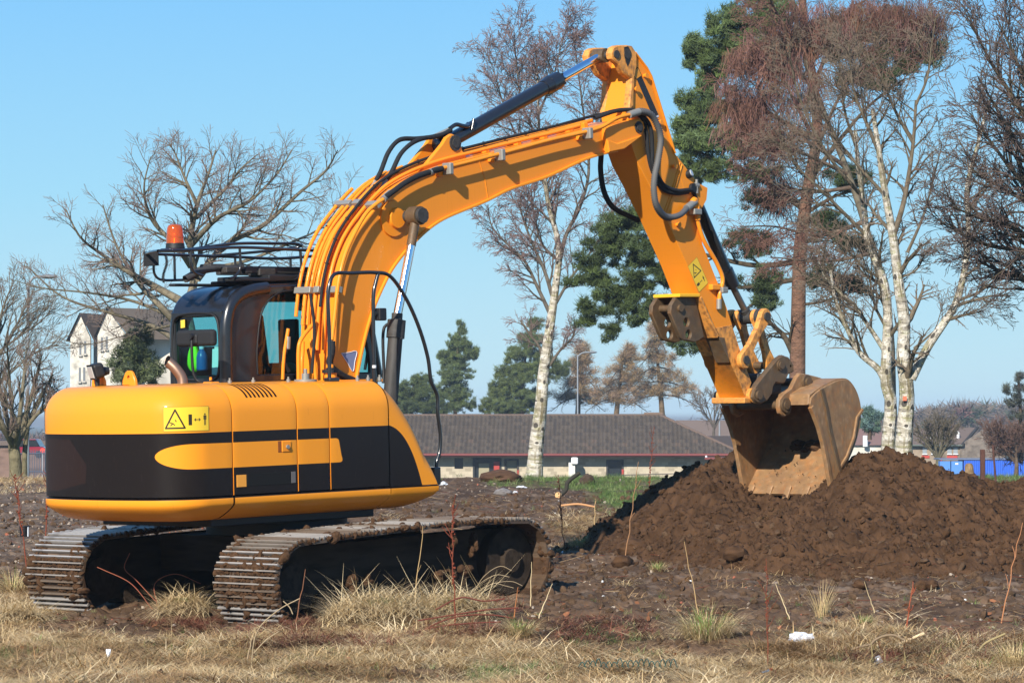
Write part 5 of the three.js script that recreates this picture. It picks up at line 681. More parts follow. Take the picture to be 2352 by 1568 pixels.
// needles: a brush of thin blades, copied over the twigs
const brush = (n, len, w, s) => { reseed(s); const P = [], N = [], I = []; for (let k = 0; k < n; k++) { const d = V(rr(-1, 1), rr(-0.5, 1), rr(-1, 1)).normalize(), q = V(rr(-1, 1), rr(-1, 1), rr(-1, 1)).cross(d).normalize().multiplyScalar(w), l = len * rr(0.6, 1), c = V(rr(-1, 1), rr(-1, 1), rr(-1, 1)).multiplyScalar(len * 0.35), m = c.clone().addScaledVector(d, l), b = P.length / 3; for (const v of [c.clone().add(q), c.clone().sub(q), m]) P.push(v.x, v.y, v.z); I.push(b, b + 1, b + 2); } const g = new THREE.BufferGeometry(); g.setAttribute('position', new THREE.Float32BufferAttribute(P, 3)); g.setIndex(I); g.computeVertexNormals(); return g; };
const needles = brush(64, 0.26, 0.012, 51), spray = brush(34, 0.36, 0.009, 52);
const leafMat = new THREE.MeshPhysicalMaterial({ color: 0xffffff, roughness: 0.8, specularIntensity: 0.3, ...both });
function foliage(o, name, geo, d, blobs, density, size, tint, mat = leafMat) { // blobs: [u, v, ru, rv, tone]
  const m = [], c = [], k = d / 7383, q = new THREE.Quaternion(), E = new THREE.Euler(), col = new THREE.Color();
  for (const [u, v, ru, rv, tone = 1, dz = 0] of blobs) { const n = Math.round(density * ru * rv * k * k), lobes = []; for (let j = 0; j < 5 + ru * rv / 700; j++) { const a = rr(0, 6.28), b = Math.sqrt(rnd()); lobes.push([Math.cos(a) * b * 0.8, Math.sin(a) * b * 0.8, rr(-0.8, 0.8), rr(0.2, 0.42)]); }
    for (let j = 0; j < n; j++) { const L = j % 3 === 0 ? [0, 0, 0, 1.12] : lobes[j % lobes.length]; let x, y, z; do { x = rr(-1, 1); y = rr(-1, 1); z = rr(-1, 1); } while (x * x + y * y + z * z > 1); const p = at(u + (L[0] + x * L[3]) * ru, v + (L[1] + y * L[3] * 0.8) * rv, d + dz + (L[2] + z * L[3]) * ru * k * 0.8), s = size * rr(0.7, 1.3);
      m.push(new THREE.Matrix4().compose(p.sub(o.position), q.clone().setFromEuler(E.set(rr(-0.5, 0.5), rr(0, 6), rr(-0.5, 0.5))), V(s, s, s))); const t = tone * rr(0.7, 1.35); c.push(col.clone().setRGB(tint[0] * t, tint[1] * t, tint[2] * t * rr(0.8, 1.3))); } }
  return instanced(name, geo, mat, m, o, c);
}
function conifer(name, label, d, base, trunkPts, r, blobs, tint, density = 210, size = 1, geo = needles, barkM = bark(0.12, 0.085, 0.06), limbs = []) {
  const o = thing(name, label, 'tree', base), s = new Sticks(), b = new Sticks(), pts = limb(trunkPts, d).map((q) => q.sub(base)); s.add(pts, taper(pts, r[0], r[1]), 9); mesh('trunk', s.geo(), barkM, o);
  for (const [p, r0, r1] of limbs) { const l = limb(p, d, 14).map((q) => q.sub(base)); b.add(l, taper(l, r0, r1), 6); const T = b; bear(b, b, l, taper(l, r0, r1), 1.6, 1, { step: 0.25, lift: 0, sag: 0, wander: 0.3, rmin: 0.008, levels: 3, kids: [8, 8, 4], from: 0.15, angle: 0.7, ratio: [0.4, 0.8], minLen: 0.25, twigLevel: 9 }); }
  if (b.i.length) mesh('branches', b.geo(), bark(0.11, 0.085, 0.055), o);
  foliage(o, 'needles', geo, d, blobs, density, size, tint); return o;
}
const PINE = [0.085, 0.12, 0.042], PINED = [0.036, 0.058, 0.034];
reseed(110);
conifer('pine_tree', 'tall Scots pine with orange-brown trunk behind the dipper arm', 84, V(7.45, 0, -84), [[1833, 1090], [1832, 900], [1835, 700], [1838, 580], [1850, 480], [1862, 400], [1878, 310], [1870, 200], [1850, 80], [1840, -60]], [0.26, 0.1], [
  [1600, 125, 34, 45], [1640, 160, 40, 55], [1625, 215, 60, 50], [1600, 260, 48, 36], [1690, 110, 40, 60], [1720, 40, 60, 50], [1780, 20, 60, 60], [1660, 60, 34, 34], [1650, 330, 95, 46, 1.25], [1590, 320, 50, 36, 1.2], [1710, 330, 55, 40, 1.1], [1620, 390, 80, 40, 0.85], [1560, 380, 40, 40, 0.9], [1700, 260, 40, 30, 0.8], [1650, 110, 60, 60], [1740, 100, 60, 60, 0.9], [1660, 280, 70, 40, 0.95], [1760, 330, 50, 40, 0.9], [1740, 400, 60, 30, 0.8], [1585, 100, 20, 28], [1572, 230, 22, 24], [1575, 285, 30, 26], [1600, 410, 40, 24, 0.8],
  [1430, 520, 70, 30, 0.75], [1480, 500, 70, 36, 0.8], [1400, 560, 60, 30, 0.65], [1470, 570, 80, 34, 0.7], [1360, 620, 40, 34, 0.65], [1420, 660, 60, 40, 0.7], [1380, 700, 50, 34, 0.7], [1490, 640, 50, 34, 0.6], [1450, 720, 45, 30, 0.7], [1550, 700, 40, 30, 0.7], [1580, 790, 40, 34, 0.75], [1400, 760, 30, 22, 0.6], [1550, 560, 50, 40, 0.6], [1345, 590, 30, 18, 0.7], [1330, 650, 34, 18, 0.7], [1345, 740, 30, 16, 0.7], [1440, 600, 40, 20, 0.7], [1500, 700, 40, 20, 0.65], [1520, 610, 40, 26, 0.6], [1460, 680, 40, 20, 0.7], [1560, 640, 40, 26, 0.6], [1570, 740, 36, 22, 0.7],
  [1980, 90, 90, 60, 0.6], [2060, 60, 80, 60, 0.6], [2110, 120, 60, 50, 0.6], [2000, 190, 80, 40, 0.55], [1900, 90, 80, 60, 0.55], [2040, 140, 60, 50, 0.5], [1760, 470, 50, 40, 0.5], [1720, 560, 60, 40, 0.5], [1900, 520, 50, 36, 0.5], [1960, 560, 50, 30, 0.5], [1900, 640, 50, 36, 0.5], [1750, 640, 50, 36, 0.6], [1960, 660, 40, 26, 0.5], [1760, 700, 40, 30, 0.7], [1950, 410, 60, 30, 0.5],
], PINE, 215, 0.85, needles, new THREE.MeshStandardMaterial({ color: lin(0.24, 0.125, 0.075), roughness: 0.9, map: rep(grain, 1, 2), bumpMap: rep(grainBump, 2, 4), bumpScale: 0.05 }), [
  [[[1850, 480], [1790, 440], [1730, 400], [1650, 370], [1590, 340]], 0.11, 0.03], [[[1875, 320], [1800, 280], [1720, 230], [1640, 200]], 0.09, 0.02], [[[1838, 600], [1740, 610], [1640, 590], [1530, 560], [1420, 540]], 0.1, 0.02], [[[1836, 640], [1700, 660], [1560, 640], [1450, 660], [1380, 680]], 0.08, 0.02], [[[1832, 830], [1800, 770], [1770, 740], [1750, 680]], 0.12, 0.02],
  [[[1870, 400], [1930, 320], [2000, 240], [2080, 180]], 0.09, 0.02], [[[1850, 490], [1920, 450], [1990, 430]], 0.07, 0.02], [[[1840, 560], [1900, 540], [1960, 560]], 0.06, 0.02], [[[1870, 200], [1780, 130], [1700, 90]], 0.08, 0.02], [[[1862, 100], [1960, 90], [2060, 60]], 0.08, 0.02], [[[1833, 770], [1780, 765], [1740, 780]], 0.04, 0.015], [[[1838, 700], [1900, 690], [1960, 650]], 0.05, 0.015], [[[1750, 680], [1700, 720], [1600, 780]], 0.04, 0.01],
]);
// red-brown curtain of birch twigs hanging before the pine
{
  reseed(111); const o = thing('birch_tree', 'birch with a dense red-brown crown of hanging twigs in front of the pine', 'tree', V(6.6, 0, -76)), S = new Sticks(), B = new Sticks(), T = new Sticks();
  const tr = limb([[2046, 1088], [2049, 900], [2040, 720], [1995, 540], [1950, 400], [1890, 250], [1840, 100], [1815, -40]], 76).map((q) => q.sub(o.position)); S.add(tr, taper(tr, 0.12, 0.05), 8);
  const limbs = [[[1950, 400], [1840, 350], [1760, 330], [1700, 300]], [[1940, 380], [1800, 280], [1740, 200], [1690, 170]], [[1860, 300], [1800, 180], [1760, 90], [1720, 40]], [[1850, 240], [1900, 130], [1960, 60], [2040, 10]], [[1840, 160], [1800, 60], [1770, 0], [1750, -40]], [[1960, 430], [1860, 440], [1780, 420], [1720, 400]], [[1985, 510], [1880, 540], [1780, 520], [1700, 520]], [[1845, 180], [1920, 60], [1990, 0], [2080, -30]], [[1870, 360], [1930, 220], [1990, 150], [2060, 110]], [[2010, 580], [1900, 600], [1770, 590]]];
  limbs.forEach((p, k) => { const l = limb(p.map(([u, v], j) => [u, v, (k % 4 - 1.5) * j * 0.4]), 76, 16).map((q) => q.sub(o.position)); B.add(l, taper(l, 0.06, 0.012), 5); bear(B, T, l, taper(l, 0.04, 0.012), 2.2, 0, { step: 0.16, lift: -0.02, sag: 0.12, wander: 0.22, rmin: 0.0055, levels: 3, kids: [22, 8, 4], from: 0.1, angle: 0.8, ratio: [0.4, 0.7], minLen: 0.2, twigLevel: 1, cap: 2 }); });
  mesh('trunk', S.geo(), bark(0.2, 0.17, 0.12), o); mesh('branches', B.geo(), bark(0.19, 0.135, 0.1), o); tag(mesh('twigs', T.geo(), twigRed, o), null, null, null, 'stuff');
  const P = [], I = []; for (let k = 0; k < 34; k++) { let c = V(rr(-0.16, 0.16), rr(-0.1, 0.14), rr(-0.16, 0.16)); const w = V(rr(-1, 1), 0, rr(-1, 1)).normalize().multiplyScalar(0.0042), dr = V(rr(-0.5, 0.5), -0.5, rr(-0.5, 0.5)); let b = P.length / 3; P.push(c.x - w.x, c.y, c.z - w.z, c.x + w.x, c.y, c.z + w.z); for (let s = 0; s < 3; s++) { dr.y -= 0.25; c = c.clone().addScaledVector(dr, rr(0.1, 0.2)); P.push(c.x - w.x, c.y, c.z - w.z, c.x + w.x, c.y, c.z + w.z); I.push(b, b + 1, b + 2, b + 2, b + 1, b + 3); b += 2; } }
  const hang = new THREE.BufferGeometry(); hang.setAttribute('position', new THREE.Float32BufferAttribute(P, 3)); hang.setIndex(I); hang.computeVertexNormals();
  foliage(o, 'hanging_twigs', hang, 76, [[1740, 150, 80, 80], [1700, 230, 60, 60], [1800, 90, 80, 70], [1760, 250, 80, 60, 0.95], [1850, 60, 80, 70], [1830, 180, 70, 70, 0.9], [1930, 40, 80, 50, 0.85], [2010, 30, 80, 50, 0.75], [2080, 40, 80, 50, 0.65], [1700, 300, 50, 40, 0.9], [1780, 330, 60, 50, 0.8, 1], [1770, 430, 50, 50, 0.22, 1], [2130, 60, 50, 50, 0.6]], 74, 0.95, [0.18, 0.092, 0.066]);
}
reseed(112);
conifer('fir_tree', 'dark evergreen with a narrow leaning top, left of the gap behind the building', 245, V(-4.3, -4, -245), [[1046, 1000], [1046, 880], [1052, 800], [1058, 740]], [0.2, 0.05], [[1058, 752, 12, 16], [1052, 785, 30, 22], [1062, 810, 34, 20], [1040, 830, 36, 24], [1078, 812, 20, 18], [1050, 860, 40, 26], [1036, 900, 44, 26], [1060, 925, 34, 26], [1020, 820, 14, 20]], [0.095, 0.125, 0.042], 170, 1.25);
conifer('fir_tree', 'low dark evergreen clump beside the excavator hand rail', 240, V(-7.5, -4, -240), [[945, 1000], [945, 930], [950, 870]], [0.2, 0.05], [[945, 900, 40, 30, 0.8], [970, 880, 26, 30, 0.9], [920, 900, 24, 30, 0.8], [985, 915, 36, 30, 0.8], [940, 935, 50, 22, 0.7], [1000, 935, 40, 22, 0.7], [905, 930, 22, 22, 0.8]], [0.095, 0.125, 0.042], 170, 1.25);
conifer('fir_tree', 'broad evergreen directly left of the lone birch trunk', 245, V(0.7, -4, -245), [[1200, 1000], [1198, 900], [1210, 800], [1222, 740]], [0.22, 0.05], [[1230, 745, 20, 24], [1218, 785, 34, 26], [1200, 820, 44, 26], [1180, 855, 40, 26], [1215, 860, 44, 28], [1160, 890, 40, 28], [1200, 910, 56, 26], [1140, 925, 36, 24], [1180, 935, 60, 20], [1120, 938, 20, 16], [1258, 850, 30, 40, 0.8], [1290, 850, 18, 26, 0.8]], [0.098, 0.125, 0.04], 170, 1.25);
const LARCH = [0.27, 0.185, 0.10], larch = (label, u, v0, w, lean) => conifer('larch_tree', label, 250, at(u, 1000, 250), [[u, 1010], [u + lean * 0.3, 900], [u + lean * 0.7, 800], [u + lean, v0]], [0.3, 0.05], [0.1, 0.25, 0.42, 0.6, 0.78].flatMap((t) => [-1, 0, 1].map((s) => [u + lean * (1 - t) + s * w * t * 0.55, lerp(v0, 945, t), 10 + w * t * 0.5, 20, 1])), LARCH, 34, 1.6, spray, bark(0.17, 0.12, 0.07), [-1, 1].flatMap((s) => [0.25, 0.4, 0.55, 0.7, 0.85].map((t) => [[[u + lean * (1 - t), lerp(v0, 945, t) - 8, 0], [u + lean * (1 - t) + s * w * t * 0.5, lerp(v0, 945, t), s], [u + lean * (1 - t) + s * w * t * 1.05, lerp(v0, 945, t) + 24, 2 * s]], 0.07, 0.02])));
larch('brown bare larch just right of the lone birch', 1325, 785, 70, 15);
larch('brown larch with leaning trunk behind the middle of the tiled roof', 1410, 790, 80, 40);
larch('tallest brown larch, right of the leaning one behind the tiled roof', 1525, 735, 100, -25);
conifer('fir_tree', 'small evergreen growing before the white flats left of the cab', 88, V(-10.1, 0, -88), [[306, 1000], [308, 860], [312, 770]], [0.12, 0.03], [[312, 785, 26, 30, 0.9], [300, 815, 44, 26], [318, 845, 50, 24, 0.9], [290, 860, 34, 20], [335, 815, 30, 20, 0.8], [270, 840, 22, 16], [310, 872, 60, 16, 0.9], [350, 855, 22, 18, 0.8], [330, 770, 16, 26, 0.7]], [0.115, 0.14, 0.065], 150, 0.95);
conifer('pine_tree', 'small bluish pine seen far off between bucket and birches', 160, V(17.8, -2, -160), [[1998, 1010], [2000, 950]], [0.12, 0.05], [[1992, 945, 16, 18], [2010, 955, 18, 14], [1985, 975, 18, 20], [2005, 980, 18, 16]], [0.10, 0.16, 0.12], 100, 1.3);
conifer('pine_tree', 'dark open-crowned pine at the right edge above the brown house', 150, V(23.6, -2, -150), [[2345, 1060], [2345, 950], [2340, 860]], [0.14, 0.05], [[2345, 868, 16, 16], [2330, 895, 22, 14], [2352, 915, 30, 14], [2325, 925, 20, 12], [2350, 950, 34, 20], [2380, 890, 30, 40]], [0.06, 0.065, 0.05], 70, 1.1);

// ---------------------------------------------------------------- buildings
const tex2 = (w, h, base, marks) => { const t = canvasTex(w, h, (c) => { c.fillStyle = base; c.fillRect(0, 0, w, h); marks(c, w, h); }); t.wrapS = t.wrapT = THREE.RepeatWrapping; return t; };
const harl = M(0.62, 0.58, 0.50, 0.95, { map: rep(grain, 0.4) }), slateDark = M(0.13, 0.10, 0.085, 0.9), woodRed = M(0.16, 0.035, 0.03, 0.6), darkGlass = M(0.02, 0.024, 0.028, 0.1), white = M(0.7, 0.7, 0.68, 0.6);
const tileMats = [[0.086, 0.067, 0.050], [0.10, 0.078, 0.058], [0.074, 0.059, 0.046], [0.12, 0.084, 0.06]].map((c) => M(...c, 0.85, { map: rep(grain, 2) }));
function frame(o, p, turn) { o.position.copy(p); o.rotation.y = turn; return o; }
{ // long low building with a pantiled roof; local x runs along the front, y up, z towards the viewer
  const D = 225, b = thing('tiled_building', 'long low building with brown pantiled roof and pale block wall', 'building'), p0 = at(920, 1105, D), k = D / 7383; frame(b, p0, -0.03);
  const L = (1685 - 920) * k, eave = (1105 - 1043) * k, ridge = (1105 - 955) * k, run = 5.4, wallZ = -1.15;
  const blockWall = M(0.50, 0.45, 0.36, 0.95, { map: tex2(512, 256, '#e6e2da', (c, w, h) => { reseed(61); for (let r = 0; r < 8; r++) for (let q = -1; q < 9; q++) { const g = 205 + rnd() * 45 | 0; c.fillStyle = `rgb(${g},${g - 4},${g - 12})`; c.fillRect(q * 64 + (r & 1) * 32, r * 32, 62, 30); } }) }); blockWall.map.repeat.set(0.28, 0.56);
  const wallShape = new THREE.Shape([[-14, -3], [L + 1.2, -3], [L + 1.2, eave], [-14, eave]].map((q) => new THREE.Vector2(...q))), ops = [[1085, 1150, 1052, 1108, 'door'], [1042, 1062, 1052, 1077, 'window'], [1393, 1432, 1056, 1108, 'door'], [1158, 1190, 1054, 1108, 'glazed']];
  const X = (u) => (u - 920) * k, Y = (v) => (1105 - v) * k;
  for (const [u0, u1, v0, v1] of ops) { const h = new THREE.Path(); h.moveTo(X(u0), Y(v1)); h.lineTo(X(u0), Y(v0)); h.lineTo(X(u1), Y(v0)); h.lineTo(X(u1), Y(v1)); wallShape.holes.push(h); }
  mesh('wall', new THREE.ExtrudeGeometry(wallShape, { depth: 0.3, bevelEnabled: false }).translate(0, 0, wallZ - 0.3), blockWall, b);
  mesh('plinth', box(-14, L + 1.2, -3, -0.02, wallZ - 0.01, wallZ + 0.06), blockWall, b);
  for (const [u0, u1, v0, v1, kind] of ops) { const f = mesh(kind === 'window' ? 'window' : 'door', [box(X(u0), X(u1), Y(v1), Y(v0), wallZ - 0.26, wallZ - 0.2)], kind === 'glazed' ? M(0.28, 0.25, 0.17, 0.8) : darkGlass, b); f.updateMatrix(); if (kind !== 'window') mesh('frame', [box(X(u0) - 0.02, X(u0) + 0.12, Y(v1), Y(v0), wallZ - 0.2, wallZ + 0.05), box(X(u1) - 0.12, X(u1) + 0.02, Y(v1), Y(v0), wallZ - 0.2, wallZ + 0.05), box(X(u0), X(u1), Y(v0) - 0.12, Y(v0), wallZ - 0.2, wallZ + 0.04)], kind === 'glazed' ? M(0.03, 0.025, 0.022, 0.6) : M(0.02, 0.02, 0.02, 0.6), f); }
  mesh('door_panel', [box(X(1098), X(1122), Y(1108), Y(1064), wallZ - 0.19, wallZ - 0.15)], M(0.30, 0.27, 0.18, 0.8), b); mesh('red_post', box(X(1133), X(1146), Y(1108), Y(1060), wallZ, wallZ + 0.12), M(0.35, 0.035, 0.025, 0.6), b); mesh('red_post', box(X(1187), X(1191), Y(1108), Y(1080), wallZ, wallZ + 0.12), M(0.35, 0.035, 0.025, 0.6), b); mesh('red_post', box(X(1428), X(1433), Y(1108), Y(1078), wallZ, wallZ + 0.1), M(0.35, 0.035, 0.025, 0.6), b);
  mesh('pier', box(X(1306), X(1321), Y(1110), Y(1062), wallZ, 0.1), M(0.6, 0.58, 0.52, 0.9), b); mesh('spout', [box(X(1312), X(1328), Y(1066), Y(1050), -0.1, 0.35, 0.1)], white, b);
  mesh('gutter', [box(-14, L + 0.6, eave - 0.12, eave + 0.06, 0, 0.14, 0.05)], woodRed, b); mesh('soffit', [box(-14, L + 0.6, eave - 0.2, eave - 0.1, wallZ, 0.0)], M(0.09, 0.06, 0.05, 0.9), b);
  // roof: an under-slab and single tiles laid in courses
  const rx = (1520 - 920) * k, rf = mesh('roof', (() => { const g = new THREE.BufferGeometry(), h = ridge, e = eave + 0.02, R = L + 0.6; const v = [[-14, e, 0], [R, e, 0], [rx, h, -run], [-14, h, -run], [R, e, -2 * run], [-14, e, -2 * run]].flat(); g.setAttribute('position', new THREE.Float32BufferAttribute(v, 3)); g.setIndex([0, 1, 2, 0, 2, 3, 1, 4, 2, 4, 5, 3, 4, 3, 2]); return g.toNonIndexed(); })(), slateDark, b); rf.geometry.computeVertexNormals(); rf.material = slateDark.clone(); rf.material.side = THREE.DoubleSide;
  const slope = Math.hypot(run, ridge - eave), ang = Math.atan2(ridge - eave, run), courses = 11, tw = 0.31, tl = slope / courses + 0.06, tg = []; for (let q = 0; q < 3; q++) { const P = [], I = [], n = 5; for (let i = 0; i <= n; i++) { const x = (i / n - 0.5) * tw, y = 0.045 * Math.sin(i / n * Math.PI * 2) * (q === 1 ? 0.85 : 1) + 0.05; P.push(x, y, 0, x, y * 0.6, -tl, x, y - 0.05, 0.0); } for (let i = 0; i < n; i++) { const a = i * 3; I.push(a, a + 3, a + 1, a + 1, a + 3, a + 4, a + 2, a + 5, a, a, a + 5, a + 3); } const g = new THREE.BufferGeometry(); g.setAttribute('position', new THREE.Float32BufferAttribute(P, 3)); g.setIndex(I); tg.push(toCreasedNormals(g, 0.8)); }
  reseed(62); const near = [], rest = [[], [], [], []]; for (let r = 0; r < courses; r++) for (let c = 0; c < 150; c++) { const x = -8 + c * tw + tw / 2, t = r / courses, zz = -t * run + 0.02, yy = eave + 0.03 + t * (ridge - eave); if (x > lerp(L + 0.6, rx, t + 0.05)) continue; (x > X(955) && near.length < 300 && r < 4 ? near : rest[rnd() * 4 | 0]).push([x, yy, zz]); }
  near.forEach(([x, y, z], i) => { const t = mesh('roof_tile', tg[i % 3], tileMats[rnd() < 0.06 ? 3 : i * 7 % 3], rf); t.position.set(x, y, z); t.rotation.x = ang + rr(-0.012, 0.012); });
  rest.forEach((l, i) => instanced('roof_tiles', tg[i % 3], tileMats[i === 3 ? 0 : i], l.map(([x, y, z]) => new THREE.Matrix4().makeRotationX(ang + rr(-0.012, 0.012)).setPosition(x, y, z)), rf));
  mesh('ridge_tiles', [cyl([-14, ridge + 0.02, -run], [rx, ridge + 0.02, -run], 0.13, 0.13, 10)], M(0.12, 0.085, 0.065, 0.9), rf); mesh('hip_tiles', [cyl([rx, ridge + 0.02, -run], [L + 0.6, eave + 0.05, 0], 0.12, 0.12, 10)], M(0.13, 0.09, 0.07, 0.9), rf); mesh('ridge_cap', [box(rx - 1.2, rx + 0.2, ridge + 0.05, ridge + 0.25, -run - 0.2, -run + 0.15, 0.08)], M(0.16, 0.11, 0.08, 0.9), rf);
  const w2 = thing('tiled_building', 'lower tiled wing with white verge between the long roof and the bucket', 'building'); frame(w2, at(1622, 1105, D - 1), -0.03); const w = (1760 - 1622) * k, e2 = Y(1052), r2 = Y(1002); mesh('wall', box(0.3, w, -3, e2, -6, -1), blockWall, w2); const g2 = new THREE.BufferGeometry(); g2.setAttribute('position', new THREE.Float32BufferAttribute([0, e2, 0, w, e2, 0, w, r2, -4, 0, e2, 0, w, r2, -4, 0, r2, -4], 3)); g2.computeVertexNormals(); mesh('roof', g2, M(0.075, 0.058, 0.05, 0.9, { ...both, map: rep(grain, 1) }), w2); mesh('verge', [cyl([0.02, e2, 0.05], [0.12, r2, -4], 0.08, 0.08, 8)], white, w2); mesh('gutter', box(-0.1, w, e2 - 0.12, e2 + 0.05, -0.02, 0.12, 0.04), woodRed, w2);
}
function gableHouse(name, label, D, faces) { const b = thing(name, label, 'building'); faces(b, D / 7383); return b; }
{ // white harled flats on the left, three storeys, gable ends towards us
  const D = 190, k = D / 7383, b = thing('apartment_block', 'white rendered three storey flats with two gables and brown roof on the left', 'building', at(160, 1000, D));
  const X = (u) => (u - 160) * k, Y = (v) => (1000 - v) * k, win = M(0.16, 0.17, 0.18, 0.25);
  const block = (u0, u1, ua, va, ve, z, dep, roofU) => { const s = new THREE.Shape([[X(u0), -3], [X(u1), -3], [X(u1), Y(ve)], [X(ua), Y(va)], [X(u0), Y(ve)]].map((q) => new THREE.Vector2(...q))); mesh('gable_wall', new THREE.ExtrudeGeometry(s, { depth: 0.4, bevelEnabled: false }).translate(0, 0, z - 0.4), harl, b);
    mesh('side_wall', box(X(u1) - 0.1, X(roofU), -3, Y(ve), z - dep, z - 2.2), harl, b);
    const g = new THREE.BufferGeometry(), e = 0.25; g.setAttribute('position', new THREE.Float32BufferAttribute([X(ua), Y(va) + 0.1, z + e, X(u1) + e, Y(ve) - 0.2, z + e, X(roofU), Y(ve) - 0.2, z - 2, X(ua), Y(va) + 0.1, z + e, X(roofU), Y(ve) - 0.2, z - 2, X(roofU), Y(va) + 0.1, z - 5], 3)); g.computeVertexNormals(); mesh('roof', g, M(0.15, 0.115, 0.085, 0.95, { ...both, map: rep(grain, 2) }), b);
    const gl = new THREE.BufferGeometry(); gl.setAttribute('position', new THREE.Float32BufferAttribute([X(ua), Y(va) + 0.1, z + e, X(ua), Y(va) + 0.1, z - 5, X(u0) - e, Y(ve) - 0.2, z - 5, X(ua), Y(va) + 0.1, z + e, X(u0) - e, Y(ve) - 0.2, z - 5, X(u0) - e, Y(ve) - 0.2, z + e], 3)); gl.computeVertexNormals(); mesh('roof', gl, M(0.15, 0.115, 0.085, 0.95, both), b); };
  block(160, 206, 182, 722, 776, 0, 8, 245); block(230, 296, 252, 712, 772, 1.5, 10, 420);
  mesh('drainpipe', [cyl([X(212), Y(900), -2.05], [X(212), Y(775), -2.05], 0.09)], M(0.2, 0.24, 0.27, 0.5), b); mesh('gutter', box(X(208), X(232), Y(778), Y(773), -2.3, -2.0), M(0.2, 0.24, 0.27, 0.5), b);
  for (const [u, v0, v1, z] of [[183, 785, 815, 0], [194, 783, 812, 0], [182, 844, 876, 0], [192, 843, 875, 0], [240, 776, 805, 1.5], [251, 774, 803, 1.5], [241, 838, 868, 1.5]]) { const w = mesh('window', [box(X(u - 2.6), X(u + 2.6), Y(v1), Y(v0), z - 0.06, z + 0.01, 0.01)], win, b); mesh('sill', box(X(u - 4), X(u + 4), Y(v1) - 0.1, Y(v1), z, z + 0.14, 0.01), M(0.42, 0.4, 0.36, 0.8), w); }
  mesh('chimney', box(X(200) - 0.15, X(200) + 0.15, Y(730), Y(718), -2, -1.7), white, b);
}
{ // houses on the right
  const D = 260, k = D / 7383, brick = M(0.30, 0.235, 0.17, 0.95, { map: rep(grain, 0.6) }), tile = M(0.17, 0.125, 0.10, 0.95, { ...both, map: rep(grain, 1) }), win = M(0.25, 0.28, 0.30, 0.15), red = M(0.42, 0.05, 0.035, 0.6);
  const b = thing('terraced_house', 'two storey brick terrace with long brown roof and gable end facing right', 'building', at(2100, 1110, D)), X = (u) => (u - 2100) * k, Y = (v) => (1110 - v) * k;
  mesh('wall', box(X(2095), X(2208), -3, Y(1022), -0.4, 0), brick, b); mesh('gable_wall', new THREE.ExtrudeGeometry(new THREE.Shape([[X(2206), -3], [X(2310), -3], [X(2310), Y(1045)], [X(2262), Y(984)], [X(2206), Y(1022)]].map((q) => new THREE.Vector2(...q))), { depth: 0.3, bevelEnabled: false }).translate(0, 0, -0.2), M(0.20, 0.165, 0.135, 0.95, { map: rep(grain, 0.5) }), b);
  const g = new THREE.BufferGeometry(); g.setAttribute('position', new THREE.Float32BufferAttribute([X(2085), Y(1022), 0.4, X(2212), Y(1022), 0.4, X(2266), Y(982), -4.5, X(2085), Y(1022), 0.4, X(2266), Y(982), -4.5, X(2085), Y(986), -4.5], 3)); g.computeVertexNormals(); mesh('roof', g, tile, b);
  mesh('verge', [cyl([X(2210), Y(1022), 0.4], [X(2265), Y(982), -4.4], 0.14, 0.14, 6)], M(0.05, 0.045, 0.04, 0.8), b); mesh('gutter', box(X(2090), X(2210), Y(1024), Y(1021), 0.35, 0.5), M(0.1, 0.12, 0.1, 0.6), b);
  for (const u of [2125, 2145, 2182, 2196]) { const w = mesh('window', box(X(u - 5), X(u + 5), Y(1042), Y(1026), -0.05, 0.03), win, b); mesh('sill', box(X(u - 6), X(u + 6), Y(1044), Y(1042), 0, 0.15), white, w); } mesh('red_panel', box(X(2118), X(2136), Y(1052), Y(1046), 0, 0.06), red, b); mesh('red_panel', box(X(2176), X(2200), Y(1052), Y(1046), 0, 0.06), red, b); mesh('red_door', box(X(2152), X(2164), Y(1075), Y(1046), 0, 0.08), red, b);
  for (const u of [2144, 2208]) mesh('flue', [cyl([X(u), Y(1008), -1.5], [X(u), Y(994), -1.5], 0.12), cyl([X(u - 1), Y(994), -1.5], [X(u + 1), Y(992), -1.5], 0.2)], white, b);
  const c = thing('white_cottage', 'small white cottage with brown roof seen between bucket and birches', 'building', at(1980, 1060, 250)), kc = 250 / 7383, XX = (u) => (u - 1980) * kc, YY = (v) => (1060 - v) * kc; mesh('wall', box(XX(1930), XX(2040), -3, YY(1022), -3, 0), harl, c); const gc = new THREE.BufferGeometry(); gc.setAttribute('position', new THREE.Float32BufferAttribute([XX(1925), YY(1022), 0.3, XX(2050), YY(1022), 0.3, XX(2050), YY(978), -4, XX(1925), YY(1022), 0.3, XX(2050), YY(978), -4, XX(1925), YY(978), -4], 3)); gc.computeVertexNormals(); mesh('roof', gc, M(0.2, 0.12, 0.10, 0.95, both), c); mesh('chimney', [cyl([XX(1987), YY(1025), 0.5], [XX(1987), YY(1000), 0.5], 0.2)], white, c);
  const m = thing('brown_house', 'brown roofed house far behind the tiled building, right of the larches', 'building', at(1620, 1010, 300)), kd = 300 / 7383; mesh('roof', (() => { const q = new THREE.BufferGeometry(); q.setAttribute('position', new THREE.Float32BufferAttribute([-60 * kd, -20 * kd, 0, 120 * kd, -20 * kd, 0, 120 * kd, 45 * kd, -5, -60 * kd, -20 * kd, 0, 120 * kd, 45 * kd, -5, -60 * kd, 45 * kd, -5], 3)); q.computeVertexNormals(); return q; })(), tile, m); mesh('wall', box(-58 * kd, 118 * kd, -4, -20 * kd, -4, -0.3), brick, m);
